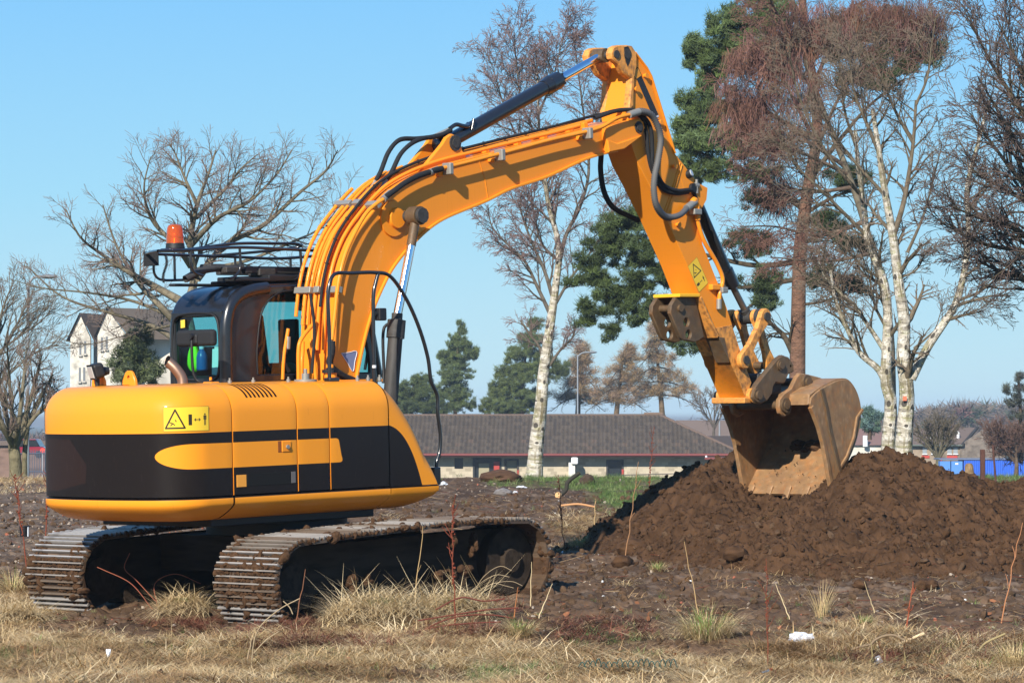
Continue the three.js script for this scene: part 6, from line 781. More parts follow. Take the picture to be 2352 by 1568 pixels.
  const hb = thing('blue_hoarding', 'long bright blue painted container beyond the heap on the right', 'container', at(2165, 1095, 150)), kb = 150 / 7383, bx = (u) => (u - 2165) * kb, by = (v) => (1095 - v) * kb, blue = M(0.03, 0.12, 0.55, 0.5), blue2 = M(0.08, 0.22, 0.55, 0.5); mesh('long_side', [box(bx(2215), bx(2420), -1, by(1055), -2, 0), ...Array.from({ length: 40 }, (_, i) => box(bx(2216 + i * 5), bx(2218.5 + i * 5), -1, by(1055) - 0.04, 0, 0.05, 0.004))], blue, hb); for (const [u0, u1] of [[2160, 2184], [2186, 2212]]) mesh('end_door', box(bx(u0), bx(u1), -1, by(1059), -0.6, 0.02), blue2, hb); mesh('top_rail', box(bx(2158), bx(2420), by(1056), by(1053), -2, 0.08), M(0.12, 0.15, 0.22, 0.6), hb); mesh('notice', box(bx(2195), bx(2202), by(1067), by(1063), 0.02, 0.04), white, hb); mesh('sill_rail', box(bx(2270), bx(2420), by(1103), by(1096), 0.02, 0.3), M(0.5, 0.5, 0.48, 0.8), hb);
}
// ---------------------------------------------------------------- hill, posts, lamps, fences
{
  const P = [], I = []; const prof = [[700, 985], [1500, 975], [1700, 968], [1900, 965], [2080, 960], [2160, 950], [2230, 942], [2300, 945], [2500, 938], [3200, 950]]; const n = 80; for (let i = 0; i <= n; i++) { const u = lerp(-800, 3400, i / n), v = interp(u, prof) + 8; const a = at(u, v, 1400), b = at(u, 1000, 700); P.push(b.x, -9, b.z, a.x, a.y, a.z, a.x, -10, a.z - 200); if (i) { const k = i * 3; I.push(k - 3, k, k - 2, k - 2, k, k + 1, k - 2, k + 1, k - 1, k - 1, k + 1, k + 2); } }
  const g = new THREE.BufferGeometry(); g.setAttribute('position', new THREE.Float32BufferAttribute(P, 3)); g.setIndex(I); g.computeVertexNormals(); tag(mesh('hill', g, M(0.1, 0.085, 0.06, 1, both)), 'low wooded hill on the horizon', null, null, 'structure');
  const wood = thing('woodland', 'far-off brown winter woodland along the skyline', 'woodland', V(0, 0, 0)); wood.userData.kind = 'stuff'; reseed(71); const m = [], c = [], puff = brush(60, 3.2, 0.16, 72), col = new THREE.Color();
  for (let k = 0; k < 2600; k++) { const right = rnd() < 0.62, u = right ? rr(1900, 2450) : rr(-150, 1700), d = right ? rr(420, 1300) : rr(330, 800); const top = right ? interp(u, [[1900, 1000], [1960, 985], [2080, 965], [2130, 950], [2170, 944], [2230, 936], [2300, 940], [2400, 936]]) : interp(u, [[-150, 1000], [120, 1010], [900, 985], [1700, 985]]), v = lerp(top, 1040, Math.pow(rnd(), 0.8)), p = at(u, v, d); m.push(new THREE.Matrix4().compose(p, new THREE.Quaternion().setFromEuler(new THREE.Euler(0, rr(0, 6), 0)), V(1, 1, 1).multiplyScalar(rr(0.5, 1) * d / 600))); const t = rr(0.7, 1.2), gch = rnd(); c.push(gch < 0.12 ? col.clone().setRGB(0.05 * t, 0.07 * t, 0.04 * t) : gch < 0.5 ? col.clone().setRGB(0.125 * t, 0.07 * t, 0.065 * t) : col.clone().setRGB(0.13 * t, 0.1 * t, 0.075 * t)); }
  instanced('bare_woods', puff, leafMat, m, wood, c);
}
reseed(73);
bareTree('bare_tree', 'grey-green bushy bare tree before the brick terrace', 'tree', 170, at(2155, 1090, 170), [{ trunk: 1, p: [[2155, 1095], [2155, 1070], [2157, 1050]], r: [0.16, 0.12], kids: 0 }, ...[-52, -34, -16, 0, 15, 30, 46].map((o, k) => ({ p: [[2156, 1055], [2156 + o * 0.5, 1020, k % 2], [2156 + o * 0.9, 975 + Math.abs(o) * 0.3]], r: [0.1, 0.02], kids: 1.4 }))], { step: 0.4, lift: 0.25, sag: 0, wander: 0.2, rmin: 0.012, levels: 3, kids: [12, 6, 3], from: 0.2, angle: 0.55, ratio: [0.4, 0.7], minLen: 0.4, twigLevel: 2, cap: 3 }, [bark(0.15, 0.14, 0.09), bark(0.13, 0.115, 0.075), M(0.14, 0.115, 0.08, 0.9)]);
bareTree('bare_tree', 'brown thicket of bare shrubs at the right edge behind the rusty posts', 'shrub', 140, at(2335, 1090, 140), [{ trunk: 1, p: [[2335, 1100], [2336, 1070], [2335, 1050]], r: [0.12, 0.08], kids: 0 }, ...[-60, -40, -20, 0, 18, 36].map((o, k) => ({ p: [[2335, 1065], [2335 + o * 0.5, 1030, k % 3], [2335 + o, 985 + (k % 3) * 14]], r: [0.06, 0.015], kids: 1.6 }))], { step: 0.35, lift: 0.2, sag: 0, wander: 0.25, rmin: 0.01, levels: 3, kids: [14, 7, 4], from: 0.15, angle: 0.65, ratio: [0.4, 0.7], minLen: 0.3, twigLevel: 2, cap: 2.6 }, [bark(0.15, 0.11, 0.075), bark(0.13, 0.09, 0.065), M(0.14, 0.085, 0.065, 0.9)]);
bareTree('bare_tree', 'small bare tree showing over the roof right of the larches', 'tree', 240, at(1640, 1010, 240), [{ trunk: 1, p: [[1640, 1020], [1640, 990], [1642, 970]], r: [0.14, 0.08], kids: 0 }, ...[-40, -22, 0, 20, 38].map((o, k) => ({ p: [[1641, 985], [1641 + o * 0.5, 950, k % 2], [1641 + o, 905 + Math.abs(o) * 0.4]], r: [0.08, 0.02], kids: 1.3 }))], { step: 0.5, lift: 0.2, sag: 0, wander: 0.22, rmin: 0.013, levels: 3, kids: [10, 5, 3], from: 0.2, angle: 0.6, ratio: [0.4, 0.7], minLen: 0.4, twigLevel: 2, cap: 3 }, [bark(0.12, 0.1, 0.08), bark(0.12, 0.1, 0.08), twigBark]);
function lampPost(label, u, v0, v1, d, arm) { const o = thing('street_lamp', label, 'street lamp', at(u, v1, d)), h = (v1 - v0) * d / 7383; mesh('column', cyl([0, -4, 0], [0, h, 0], 0.075, 0.05, 12), M(0.22, 0.24, 0.26, 0.6), o); mesh('arm', hose([[0, h - 0.1, 0], [arm * 0.4, h + 0.15, 0], [arm, h + 0.2, 0]], 0.045, 12), M(0.22, 0.24, 0.26, 0.6), o); mesh('lamp_head', new THREE.SphereGeometry(1, 14, 10).scale(0.3, 0.08, 0.14).translate(arm + 0.25 * Math.sign(arm), h + 0.2, 0), M(0.16, 0.17, 0.18, 0.5), o); return o; }
lampPost('grey street lamp rising behind the roof right of the lone birch', 1327, 815, 955, 238, 0.9);
lampPost('pale street lamp pole beside the bucket arm, behind the low wing', 1653, 900, 1010, 240, 0.5);
lampPost('street lamp at far left whose white head shows through the bare tree branches', 62, 648, 1050, 110, 0.45);
lampPost('short street lamp behind the reddish shrub tree on the left', 150, 1003, 1080, 140, -0.5);
{
  const rust = M(0.10, 0.05, 0.04, 0.8, { map: rep(grain, 2) });
  const a = thing('rusty_post', 'thick upright rusty steel post on the heap skyline at right', 'post', at(2258, 1112, 41)); mesh('shaft', box(-0.03, 0.03, -0.3, (1112 - 1032) * 41 / 7383, -0.03, 0.03, 0.008), rust, a);
  const b = thing('rusty_post', 'thin leaning rusty rod right of the thick steel post', 'post', at(2287, 1110, 44)); mesh('shaft', cyl([0.03, -0.3, 0], [-0.03, (1110 - 1022) * 44 / 7383, 0], 0.014), rust, b);
  const s = thing('tree_stump', 'pale round-topped wooden stump standing before the blue container', 'stump', at(2229, 1106, 52)); mesh('wood', new THREE.LatheGeometry([[0.075, -0.2], [0.078, 0.1], [0.07, 0.3], [0.045, 0.345], [0.001, 0.355]].map((q) => new THREE.Vector2(...q)), 16), bark(0.30, 0.2, 0.11), s); s.rotation.z = 0.06; s.scale.y = 0.85;
  const lg = thing('fallen_log', 'fallen branch lying along the back of the heap at right', 'log', at(2170, 1100, 43)); mesh('log', hose([[-0.2, 0.12, 0], [0.05, 0.05, 0], [0.25, -0.04, 0], [0.5, -0.06, -0.1]], 0.035, 20, 8), bark(0.16, 0.1, 0.07), lg);
  const rk = thing('boulder', 'mossy grey boulder at the foot of the marked birch', 'rock', at(2122, 1078, 46)); mesh('stone', clodGeo[2].clone().scale(0.13, 0.12, 0.12), M(0.2, 0.17, 0.1, 0.9, { map: rep(grain, 2) }), rk);
}
{ // wire fence before the building
  const o = thing('wire_fence', 'low wire mesh fence before the long tiled building', 'fence', at(1430, 1100, 200)), k = 200 / 7383; mesh('top_rail', cyl([0, 0.25, 0], [270 * k, 0.45, 0], 0.03), M(0.12, 0.1, 0.09, 0.7), o); for (let i = 0; i < 5; i++) mesh('post', cyl([i * 60 * k, -1, 0], [i * 60 * k, 0.3 + i * 0.04, 0], 0.035), M(0.12, 0.1, 0.09, 0.7), o);
  const p = thing('railing_fence', 'dark blue upright railings at far left behind the shrub tree', 'fence', at(50, 1078, 120)), q = 120 / 7383; for (let i = 0; i < 16; i++) mesh('pale', box(i * 4 * q - 0.014, i * 4 * q + 0.014, -0.3, 0.72, -0.01, 0.01, 0.004), M(0.05, 0.07, 0.11, 0.6), p); mesh('rail', box(-0.1, 62 * q, 0.58, 0.62, -0.02, 0.02), M(0.05, 0.07, 0.11, 0.6), p); mesh('rail', box(-0.1, 62 * q, -0.1, -0.06, -0.02, 0.02), M(0.05, 0.07, 0.11, 0.6), p);
  const car = thing('parked_car', 'small dark red car parked beyond the railings at far left', 'car', at(70, 1043, 150)), kc = 150 / 7383, redP = new THREE.MeshPhysicalMaterial({ color: lin(0.22, 0.01, 0.02), roughness: 0.3, clearcoat: 0.6 }); mesh('body', plate([[-0.75, 0], [0.75, 0], [0.78, 0.3], [0.6, 0.36], [-0.7, 0.34], [-0.78, 0.2]], -0.9, 0.9, 0.06), redP, car); mesh('window', plate([[-0.55, 0.34], [0.55, 0.34], [0.35, 0.68], [-0.35, 0.68]], -0.8, 0.8, 0.05), darkGlass, car); mesh('roof', plate([[-0.36, 0.67], [0.36, 0.67], [0.3, 0.71], [-0.3, 0.71]], -0.78, 0.78, 0.01), redP, car); for (const s of [-0.5, 0.5]) mesh('wheel', cyl([s, 0, 0.8], [s, 0, 0.92], 0.17), matt, car);
  const sg = thing('road_sign', 'small round red sign beyond the railings at far left', 'sign', at(97, 1050, 140)); mesh('disc', cyl([0, 0.3, 0], [0, 0.3, 0.03], 0.11, 0.11, 20), M(0.6, 0.06, 0.04, 0.5), sg); mesh('pole', cyl([0, -1.2, -0.02], [0, 0.3, -0.02], 0.03), M(0.3, 0.3, 0.3, 0.5), sg);
  const sh = thing('brick_shed', 'low brown brick building behind the railings at far left', 'building', at(60, 1065, 210)); mesh('wall', box(-3, 4, -2, 1.2, -3, 0), M(0.2, 0.13, 0.10, 0.9, { map: rep(grain, 1) }), sh); mesh('roof', box(-3.3, 4.3, 1.2, 1.5, -3.3, 0.3), slateDark, sh); mesh('door', box(1.2, 1.9, -1, 0.9, 0.0, 0.05), darkGlass, sh);
}

// ---------------------------------------------------------------- grass, stems, stones and litter
const blade = (P, I, c, az, el, len, w, bend) => { const dx = Math.cos(az), dz = Math.sin(az), wx = -dz * w, wz = dx * w; let e = el, x = c[0], y = c[1], z = c[2], b = P.length / 3; P.push(x - wx, y, z - wz, x + wx, y, z + wz); for (let s = 0; s < 3; s++) { x += dx * Math.cos(e) * len / 3; y += Math.sin(e) * len / 3; z += dz * Math.cos(e) * len / 3; e -= bend / 3; const k = 1 - (s + 1) / 3.3; P.push(x - wx * k, y, z - wz * k, x + wx * k, y, z + wz * k); I.push(b, b + 1, b + 2, b + 2, b + 1, b + 3); b += 2; } };
const bladeGeo = (P, I) => { const g = new THREE.BufferGeometry(); g.setAttribute('position', new THREE.Float32BufferAttribute(P, 3)); g.setIndex(I); g.computeVertexNormals(); return g; };
const tuft = (s, n, spread, l0, l1, e0, e1, w, bend, one) => { reseed(s); const P = [], I = [], az0 = 0; for (let k = 0; k < n; k++) blade(P, I, [rr(-spread, spread), rr(0, 0.012), rr(-spread, spread)], one ? az0 + rr(-one, one) : rr(0, 6.283), rr(e0, e1), rr(l0, l1), w * rr(0.6, 1.3), bend * rr(0.4, 1.3)); return bladeGeo(P, I); };
const strawMat = new THREE.MeshPhysicalMaterial({ color: 0xffffff, roughness: 0.7, specularIntensity: 0.4, ...both });
const put = (x, d, s, yaw, lift = 0, sy = s) => new THREE.Matrix4().compose(V(x, surface(x, d) + lift, -d), new THREE.Quaternion().setFromEuler(new THREE.Euler(0, yaw, 0)), V(s, sy, s));
const STRAWS = [[0.58, 0.41, 0.20], [0.44, 0.28, 0.125], [0.72, 0.56, 0.32], [0.30, 0.17, 0.07], [0.50, 0.35, 0.16], [0.24, 0.18, 0.07]];
const GREENS = [[0.10, 0.17, 0.035], [0.16, 0.22, 0.06], [0.08, 0.13, 0.04], [0.2, 0.24, 0.09]];
const inTrack = (x, d) => { const p = V(x, 0.2, -d).sub(EX.position).applyQuaternion(EX.quaternion.clone().invert()); return p.x > -1.6 && p.x < 1.9 && Math.abs(Math.abs(p.z - 0.09) - 1.23) < 0.4; };
{
  const flat = [tuft(201, 16, 0.08, 0.12, 0.34, 0.05, 0.5, 0.0024, 0.7), tuft(202, 14, 0.07, 0.14, 0.36, 0.1, 0.5, 0.0022, 0.8, 0.5), tuft(203, 14, 0.06, 0.08, 0.24, 0.1, 0.7, 0.0022, 1.0)], gr = [tuft(204, 16, 0.04, 0.04, 0.12, 0.6, 1.3, 0.0018, 0.9), tuft(205, 12, 0.03, 0.03, 0.09, 0.4, 1.2, 0.0022, 0.8)];
  reseed(210); const col = new THREE.Color(), m = [[], [], []], c = [[], [], []], gm = [[], []], gc = [[], []];
  for (let k = 0; k < 68000; k++) { const d = k > 60000 ? rr(33, 43) : 18.5 + 13 * Math.pow(rnd(), 1.25), x = rr(-0.175, 0.175) * d, s = strawShare(x, d); if (rnd() > s * 1.05 + (d < 24 ? 0.05 : 0.012) || inTrack(x, d) || heap(x, d) > 0.04) continue; const q = fbm(x * 2.2 + 7, d * 1.5, 3), t = rnd() < 0.62 ? 0 : rnd() < 0.5 ? 1 : 2, wave = fbm(x * 0.8, d * 0.5 + 30, 2) * 9;
    m[t].push(put(x, d, rr(0.7, 1.25) * (0.4 + 0.85 * fbm(x * 1.4 + 60, d * 0.9, 3)) * (rnd() < 0.05 ? 1.7 : 1), t === 1 ? wave + rr(-0.5, 0.5) : rr(0, 6.28), rr(-0.01, 0.02))); const b = STRAWS[(q > 0.56 ? [3, 1, 3, 5, 1] : [0, 2, 4, 1, 0])[rnd() * 5 | 0]], v = rr(0.75, 1.2); c[t].push(col.clone().setRGB(b[0] * v, b[1] * v, b[2] * v)); }
  const sg = thing('dry_grass', 'flattened straw-coloured dead grass covering the foreground', 'dry grass'); sg.userData.kind = 'stuff'; m.forEach((l, i) => instanced('straw', flat[i], strawMat, l, sg, c[i]));
  { const bm = [], bc = []; for (let k = 0; k < 5200; k++) { const d = rr(23, 46), x = rr(-0.17, 0.17) * d; if (inTrack(x, d) || heap(x, d) > 0.25 || fbm(x * 1.1 + 3, d * 0.7, 2) < 0.42) continue; bm.push(put(x, d, rr(0.3, 0.7), rr(0, 6.28))); const b = STRAWS[[1, 3, 4, 5][rnd() * 4 | 0]], v = rr(0.6, 1.1); bc.push(col.clone().setRGB(b[0] * v, b[1] * v, b[2] * v)); } instanced('straw_bits', tuft(206, 5, 0.12, 0.08, 0.3, -0.05, 0.2, 0.003, 0.3), strawMat, bm, sg, bc); }
  for (let k = 0; k < 42000; k++) { const far = rnd() < 0.55, d = far ? rr(33, 62) : 18.5 + 9 * Math.pow(rnd(), 1.2), x = rr(-0.17, 0.18) * d, s = greenShare(x, d); if (rnd() > s * (far ? 1 : 0.8) + (far ? 0.004 : 0.012) || inTrack(x, d) || heap(x, d) > 0.03) continue; const t = rnd() * 2 | 0; gm[t].push(put(x, d, far ? rr(1.0, 1.7) : rr(0.6, 1.2), rr(0, 6.28))); const b = GREENS[rnd() * 4 | 0], v = rr(0.8, 1.25) * (far ? 0.9 : 1); gc[t].push(col.clone().setRGB(b[0] * v, b[1] * v, b[2] * v)); }
  const gg = thing('green_grass', 'short green grass sprouting through the dead grass and soil', 'grass'); gg.userData.kind = 'stuff'; gm.forEach((l, i) => instanced('grass', gr[i], strawMat, l, gg, gc[i]));
  // bleached grass along the crest of the field
  const cm = [], cc = []; for (let k = 0; k < 2600; k++) { const d = rr(50, 59), x = rr(-0.17, -0.03) * d; if (fbm(x * 0.8, d * 0.8, 3) < 0.46 && rnd() < 0.85) continue; cm.push(put(x, d, rr(0.7, 1.3), rr(0, 6.28))); const b = STRAWS[rnd() * 5 | 0]; cc.push(col.clone().setRGB(...b)); } instanced('straw', flat[2], strawMat, cm, sg, cc);
}
{ // stones, crumbs of brick, bits of wood
  reseed(220); const st = [], sc = [], so = [], sk = [], kc = [], col = new THREE.Color(), q = new THREE.Quaternion(), E = new THREE.Euler();
  for (let k = 0; k < 16000; k++) { const d = rr(24, 57), x = rr(-0.17, 0.17) * d, left = x < -2.5 && d > 32; if (heap(x, d) > 0.02 || inTrack(x, d) || strawShare(x, d) > 0.6 || rnd() > (left ? 0.9 : 0.42) * (1 - greenShare(x, d))) continue; const s = (0.004 + 0.016 * Math.pow(rnd(), 5)) * (left ? 1.25 : 1) * Math.max(1, d / 40); st.push(new THREE.Matrix4().compose(V(x, surface(x, d) + s * 0.3, -d), q.clone().setFromEuler(E.set(rr(0, 6), rr(0, 6), rr(0, 6))), V(s * rr(0.8, 1.8), s * rr(0.5, 1), s))); const t = rnd(); t < 0.12 ? sc.push(col.clone().setRGB(0.28, 0.1, 0.06)) : t < 0.5 ? sc.push(col.clone().setRGB(0.33, 0.27, 0.21)) : t < 0.55 ? sc.push(col.clone().setRGB(0.6, 0.6, 0.58)) : sc.push(col.clone().setRGB(0.22, 0.17, 0.13)); }
  const rb = thing('rubble', 'small pale stones and brick crumbs strewn over the bare soil', 'rubble'); rb.userData.kind = 'stuff'; instanced('pebbles', new THREE.IcosahedronGeometry(1, 0), M(1, 1, 1, 0.9), st, rb, sc);
  for (let k = 0; k < 15000; k++) { const d = rr(21, 48), x = rr(-0.17, 0.17) * d; if (inTrack(x, d) || heap(x, d) > 0.3 || rnd() < 0.35 * strawShare(x, d)) continue; const s = 0.008 + 0.04 * Math.pow(rnd(), 4); so.push(new THREE.Matrix4().compose(V(x, surface(x, d) - s * 0.1, -d), q.clone().setFromEuler(E.set(rr(0, 6), rr(0, 6), rr(0, 6))), V(s * 1.3, s * 0.7, s))); }
  const cr = thing('soil_crumbs', 'loose crumbs of dark soil on the churned ground', 'soil'); cr.userData.kind = 'stuff'; instanced('crumbs', clodGeo[4], soilDark, so, cr);
  const twig = hose([[-0.5, 0, 0], [-0.1, 0.012, 0.01], [0.2, 0.004, -0.01], [0.5, 0.02, 0.01]], 0.0085, 5, 4); for (let k = 0; k < 2600; k++) { const d = rr(20, 50), x = rr(-0.17, 0.17) * d; if (heap(x, d) > 0.1 || inTrack(x, d)) continue; const s = 0.06 + 0.3 * rnd() ** 2.5; sk.push(new THREE.Matrix4().compose(V(x, surface(x, d) + 0.012, -d), q.clone().setFromEuler(E.set(rr(-0.2, 0.2), rr(0, 6), rr(-0.25, 0.25))), V(s, rr(0.2, 0.42), rr(0.2, 0.42)))); const t = rnd(); kc.push(t < 0.35 ? col.clone().setRGB(0.13, 0.045, 0.028) : t < 0.75 ? col.clone().setRGB(0.3, 0.21, 0.12) : col.clone().setRGB(0.09, 0.06, 0.04)); }
  const tw = thing('fallen_twigs', 'broken twigs and bent stalks scattered over the ground', 'twigs'); tw.userData.kind = 'stuff'; instanced('twigs', twig, M(1, 1, 1, 0.85), sk, tw, kc);
  const leaf = plate([[-0.03, 0], [-0.012, 0.016], [0.015, 0.013], [0.034, 0], [0.012, -0.014], [-0.014, -0.015]], 0, 0.002, 0).rotateX(-1.2), lm = [], lc = []; for (let k = 0; k < 420; k++) { const d = rr(20.3, 27), x = rr(-0.17, 0.17) * d; if (inTrack(x, d)) continue; lm.push(new THREE.Matrix4().compose(V(x, surface(x, d) + 0.02, -d), q.clone().setFromEuler(E.set(rr(-0.6, 0.6), rr(0, 6), rr(-0.6, 0.6))), V(1, 1, 1).multiplyScalar(rr(0.5, 1.2)))); const v = rr(0.7, 1.3); lc.push(col.clone().setRGB(0.2 * v, 0.085 * v, 0.04 * v)); } const lv = thing('dead_leaves', 'curled brown dead leaves lying in the grass', 'leaves'); lv.userData.kind = 'stuff'; instanced('leaves', leaf, M(1, 1, 1, 0.8), lm, lv, lc);
}
function grassClump(label, u, v, wid, hgt, green, n, s, upright = 0.5, drop = 0, cat = 'grass clump') {
  reseed(s); const p = onGround(u, v), P = [], I = [], G = [], J = []; const o = thing(drop ? 'straw_pile' : 'grass_clump', label, cat, p), W = wid * -p.z / 7383 / 2, H = hgt * -p.z / 7383;
  for (let k = 0; k < n; k++) { const a = rr(0, 6.283), r = Math.sqrt(rnd()) * W * (drop ? 0.95 : 0.45), x = Math.cos(a) * r, z = Math.sin(a) * r * 0.8, h = drop * H * Math.sqrt(Math.max(0, 1 - (r / W) ** 2)); blade(P, I, [x, h * rr(0.85, 1.25) - 0.01, z], drop ? rr(0, 6.283) : a + rr(-0.7, 0.7), drop ? rr(-0.35, 0.65) : rr(0.5 + 0.5 * upright, 0.9 + 0.6 * upright), drop ? rr(0.14, 0.42) : H * rr(0.8, 1.35), 0.0022 * rr(0.7, 1.4), drop ? 0.6 : rr(0.6, 2.2) * (1.35 - upright)); }
  for (let k = 0; k < n * green; k++) { const a = rr(0, 6.283), r = rnd() * W * 0.35; blade(G, J, [Math.cos(a) * r, drop * H * 0.8, Math.sin(a) * r * 0.7], a + rr(-0.8, 0.8), rr(0.9, 1.45), H * rr(0.5, 1.05) * (drop ? 0.4 : 1), 0.0024, rr(0.3, 1.1)); }
  if (cat === 'straw pile') { for (let k = 0; k < 150; k++) { const a = rr(0, 6.283), r = Math.sqrt(rnd()) * W * 0.95; blade(P, I, [Math.cos(a) * r, H * drop * Math.sqrt(Math.max(0, 1 - (r / W) ** 2)) * rr(0.8, 1.3), Math.sin(a) * r * 0.7], rr(0, 6.283), rr(-0.25, 0.75), rr(0.25, 0.6), 0.0032 * rr(0.7, 1.3), rr(-0.3, 0.5)); } }
  mesh('dry_blades', bladeGeo(P, I), drop ? M(0.62, 0.48, 0.27, 0.75, both) : M(0.52, 0.39, 0.2, 0.75, both), o).userData.kind = 'stuff'; if (J.length) mesh('green_blades', bladeGeo(G, J), M(0.14, 0.22, 0.05, 0.7, both), o).userData.kind = 'stuff';
  if (drop) { const c = clodGeo[s % 6].clone().scale(W * 0.95, H * drop * 0.95, W * 0.62); mesh('soil', c, M(0.13, 0.085, 0.045, 0.95, { map: rep(grain, 2) }), o); }
  return o;
}
grassClump('large arching tussock of pale straw with green blades, lower centre right', 1622, 1470, 215, 100, 0.22, 620, 301, 0.35);
grassClump('stiff upright clump of bleached stalks right of the large tussock', 1888, 1418, 70, 78, 0.05, 90, 302, 0.95);
grassClump('tussock of dry grass with green centre before the front end of the near track', 1195, 1462, 120, 62, 0.3, 330, 303, 0.4);
grassClump('bleached grass piled against the bottom right corner of the ground', 2335, 1530, 190, 80, 0.02, 420, 304, 0.45);
grassClump('pale grass clump beside the left end of the far track', 30, 1365, 120, 75, 0.08, 300, 305, 0.55);
grassClump('small grass tuft on the bare ground at the heap foot left of the tussock', 1510, 1312, 80, 30, 0.5, 160, 306, 0.5);
grassClump('greenish tuft to the right of the stiff bleached clump', 1985, 1440, 110, 36, 0.5, 240, 307, 0.5);
grassClump('dry tuft growing behind the near track and left of the heap', 1335, 1255, 120, 40, 0.25, 260, 308, 0.5);
grassClump('long heap of tangled straw lying against the near track', 880, 1440, 300, 62, 0.1, 2600, 309, 0.5, 1, 'straw pile');
grassClump('tangled straw and turf pushed up in front of the near track rollers', 1040, 1425, 230, 50, 0.08, 1600, 310, 0.5, 1, 'straw pile');
grassClump('torn turf with mossy grass heaped between the two tracks', 420, 1418, 130, 42, 0.35, 1100, 311, 0.5, 1, 'turf');
grassClump('rust-brown matted grass at the left end of the far track', 35, 1425, 130, 26, 0, 900, 312, 0.5, 1, 'turf');
grassClump('thin dry grass under the excavator tank, behind the near track', 905, 1215, 150, 40, 0, 240, 313, 0.5);
// single stems: [base u, v, top u, v, distance nudge]
const stemRed = M(0.17, 0.045, 0.025, 0.8), stemTan = M(0.40, 0.27, 0.13, 0.8), stemPale = M(0.60, 0.47, 0.27, 0.75);
function stem(label, kind, u0, v0, u1, v1, r, mat, sideN, s, d0) {
  reseed(s); const b = d0 ? at(u0, v0, d0) : onGround(u0, v0), d = -b.z, t = at(u1, v1, d + rr(-0.15, 0.15)), o = thing(kind, label, 'dead plant', b), S = new Sticks(), T = new Sticks(), n = 9, pts = []; const q = t.clone().sub(b), L = q.length(); for (let k = 0; k <= n; k++) pts.push(q.clone().multiplyScalar(k / n).add(V(rr(-1, 1), 0, rr(-1, 1)).multiplyScalar(k && k < n ? L * 0.012 : 0))); pts[0].y -= 0.05; S.add(pts, pts.map((_, k) => r * (1 - 0.6 * k / n)), 6); mesh('stalk', S.geo(), mat, o);
  for (let k = 0; k < sideN; k++) { const f = rr(0.35, 0.95), c = q.clone().multiplyScalar(f), dr = V(rr(-1, 1), rr(0.9, 1.8), rr(-1, 1)).normalize().multiplyScalar(L * rr(0.06, 0.2)); T.add([c, c.clone().addScaledVector(dr, 0.5).add(V(rr(-0.01, 0.01), 0, 0)), c.clone().add(dr)], [r * 0.5, r * 0.5, r * 0.35], 4); }
  if (sideN) mesh('side_shoots', T.geo(), mat, o); if (kind === 'dock_stem') { const g = []; for (let k = 0; k < 26; k++) { const f = rr(0.3, 1), w = rr(-1, 1) * 0.02; g.push(new THREE.IcosahedronGeometry(r * rr(0.9, 1.8), 0).translate(q.x * f + w * 0.6, q.y * f, q.z * f + rr(-0.012, 0.012))); } mesh('seeds', g, mat, o).userData.kind = 'stuff'; } return o;
}
stem('tall rust-red dock stem standing before the middle of the near track', 'dock_stem', 1043, 1448, 1040, 1158, 0.007, stemRed, 8, 401);
stem('slanting two-tone stalk just left of the tall rust-red dock stem', 'dry_stalk', 945, 1432, 971, 1208, 0.006, stemTan, 1, 402);
stem('leaning brown stalk before the rear corner of the near track', 'dry_stalk', 678, 1442, 701, 1307, 0.0065, M(0.2, 0.09, 0.05, 0.8), 0, 403);
stem('straight pale stalk near the front end of the near track', 'dry_stalk', 1219, 1392, 1221, 1290, 0.005, stemPale, 0, 404);
stem('folded pale stalk rising from the straw heap', 'dry_stalk', 846, 1402, 842, 1302, 0.005, stemPale, 0, 405);
stem('short orange-brown stalk in the tussock before the near track front', 'dry_stalk', 1180, 1420, 1190, 1348, 0.006, M(0.4, 0.16, 0.06, 0.8), 1, 406);
stem('pale bent stalk beside the front end of the near track', 'dry_stalk', 1236, 1420, 1269, 1340, 0.005, stemPale, 0, 407);
stem('very tall thin tan stalk rising from the large tussock', 'dry_stalk', 1607, 1425, 1572, 1243, 0.005, stemTan, 0, 408);
stem('thin straight red stem standing in front of the heap, right of the tussock', 'dock_stem', 1764, 1535, 1760, 1282, 0.0042, stemRed, 5, 409);
stem('forked red stems standing at lower right', 'dry_stalk', 2082, 1452, 2098, 1335, 0.008, M(0.25, 0.07, 0.035, 0.8), 5, 410);
stem('long leaning orange stalk at the right edge', 'dry_stalk', 2298, 1432, 2350, 1200, 0.006, M(0.38, 0.17, 0.08, 0.8), 2, 411);
stem('short pale stalk in the soil right of the stiff clump', 'dry_stalk', 2011, 1410, 1986, 1335, 0.005, stemPale, 0, 412);
stem('pale leaning stalk between thin red stem and stiff clump', 'dry_stalk', 1816, 1425, 1782, 1340, 0.005, stemPale, 0, 413);
stem('branching red weed at the left edge behind the far track', 'dock_stem', 60, 1290, 32, 1090, 0.007, stemRed, 12, 414, 30.2);
stem('red weed standing at the left edge of the counterweight', 'dock_stem', 103, 1250, 111, 1080, 0.007, stemRed, 12, 415, 31.2);
stem('tall thin red stem in the field left of the heap, before the tiled roof', 'dock_stem', 1485, 1172, 1503, 978, 0.006, stemRed, 6, 416, 37);
stem('bent tan stalk in the field left of the heap', 'dry_stalk', 1434, 1302, 1467, 1060, 0.007, M(0.28, 0.15, 0.075, 0.8), 2, 417, 31);
stem('slim red-brown weed above the front end of the near track', 'dock_stem', 1296, 1262, 1282, 1090, 0.006, M(0.12, 0.045, 0.03, 0.8), 7, 418, 34);
stem('dark slanting stalk behind the near track', 'dry_stalk', 1178, 1215, 1222, 1118, 0.006, M(0.05, 0.035, 0.03, 0.8), 0, 419, 35);
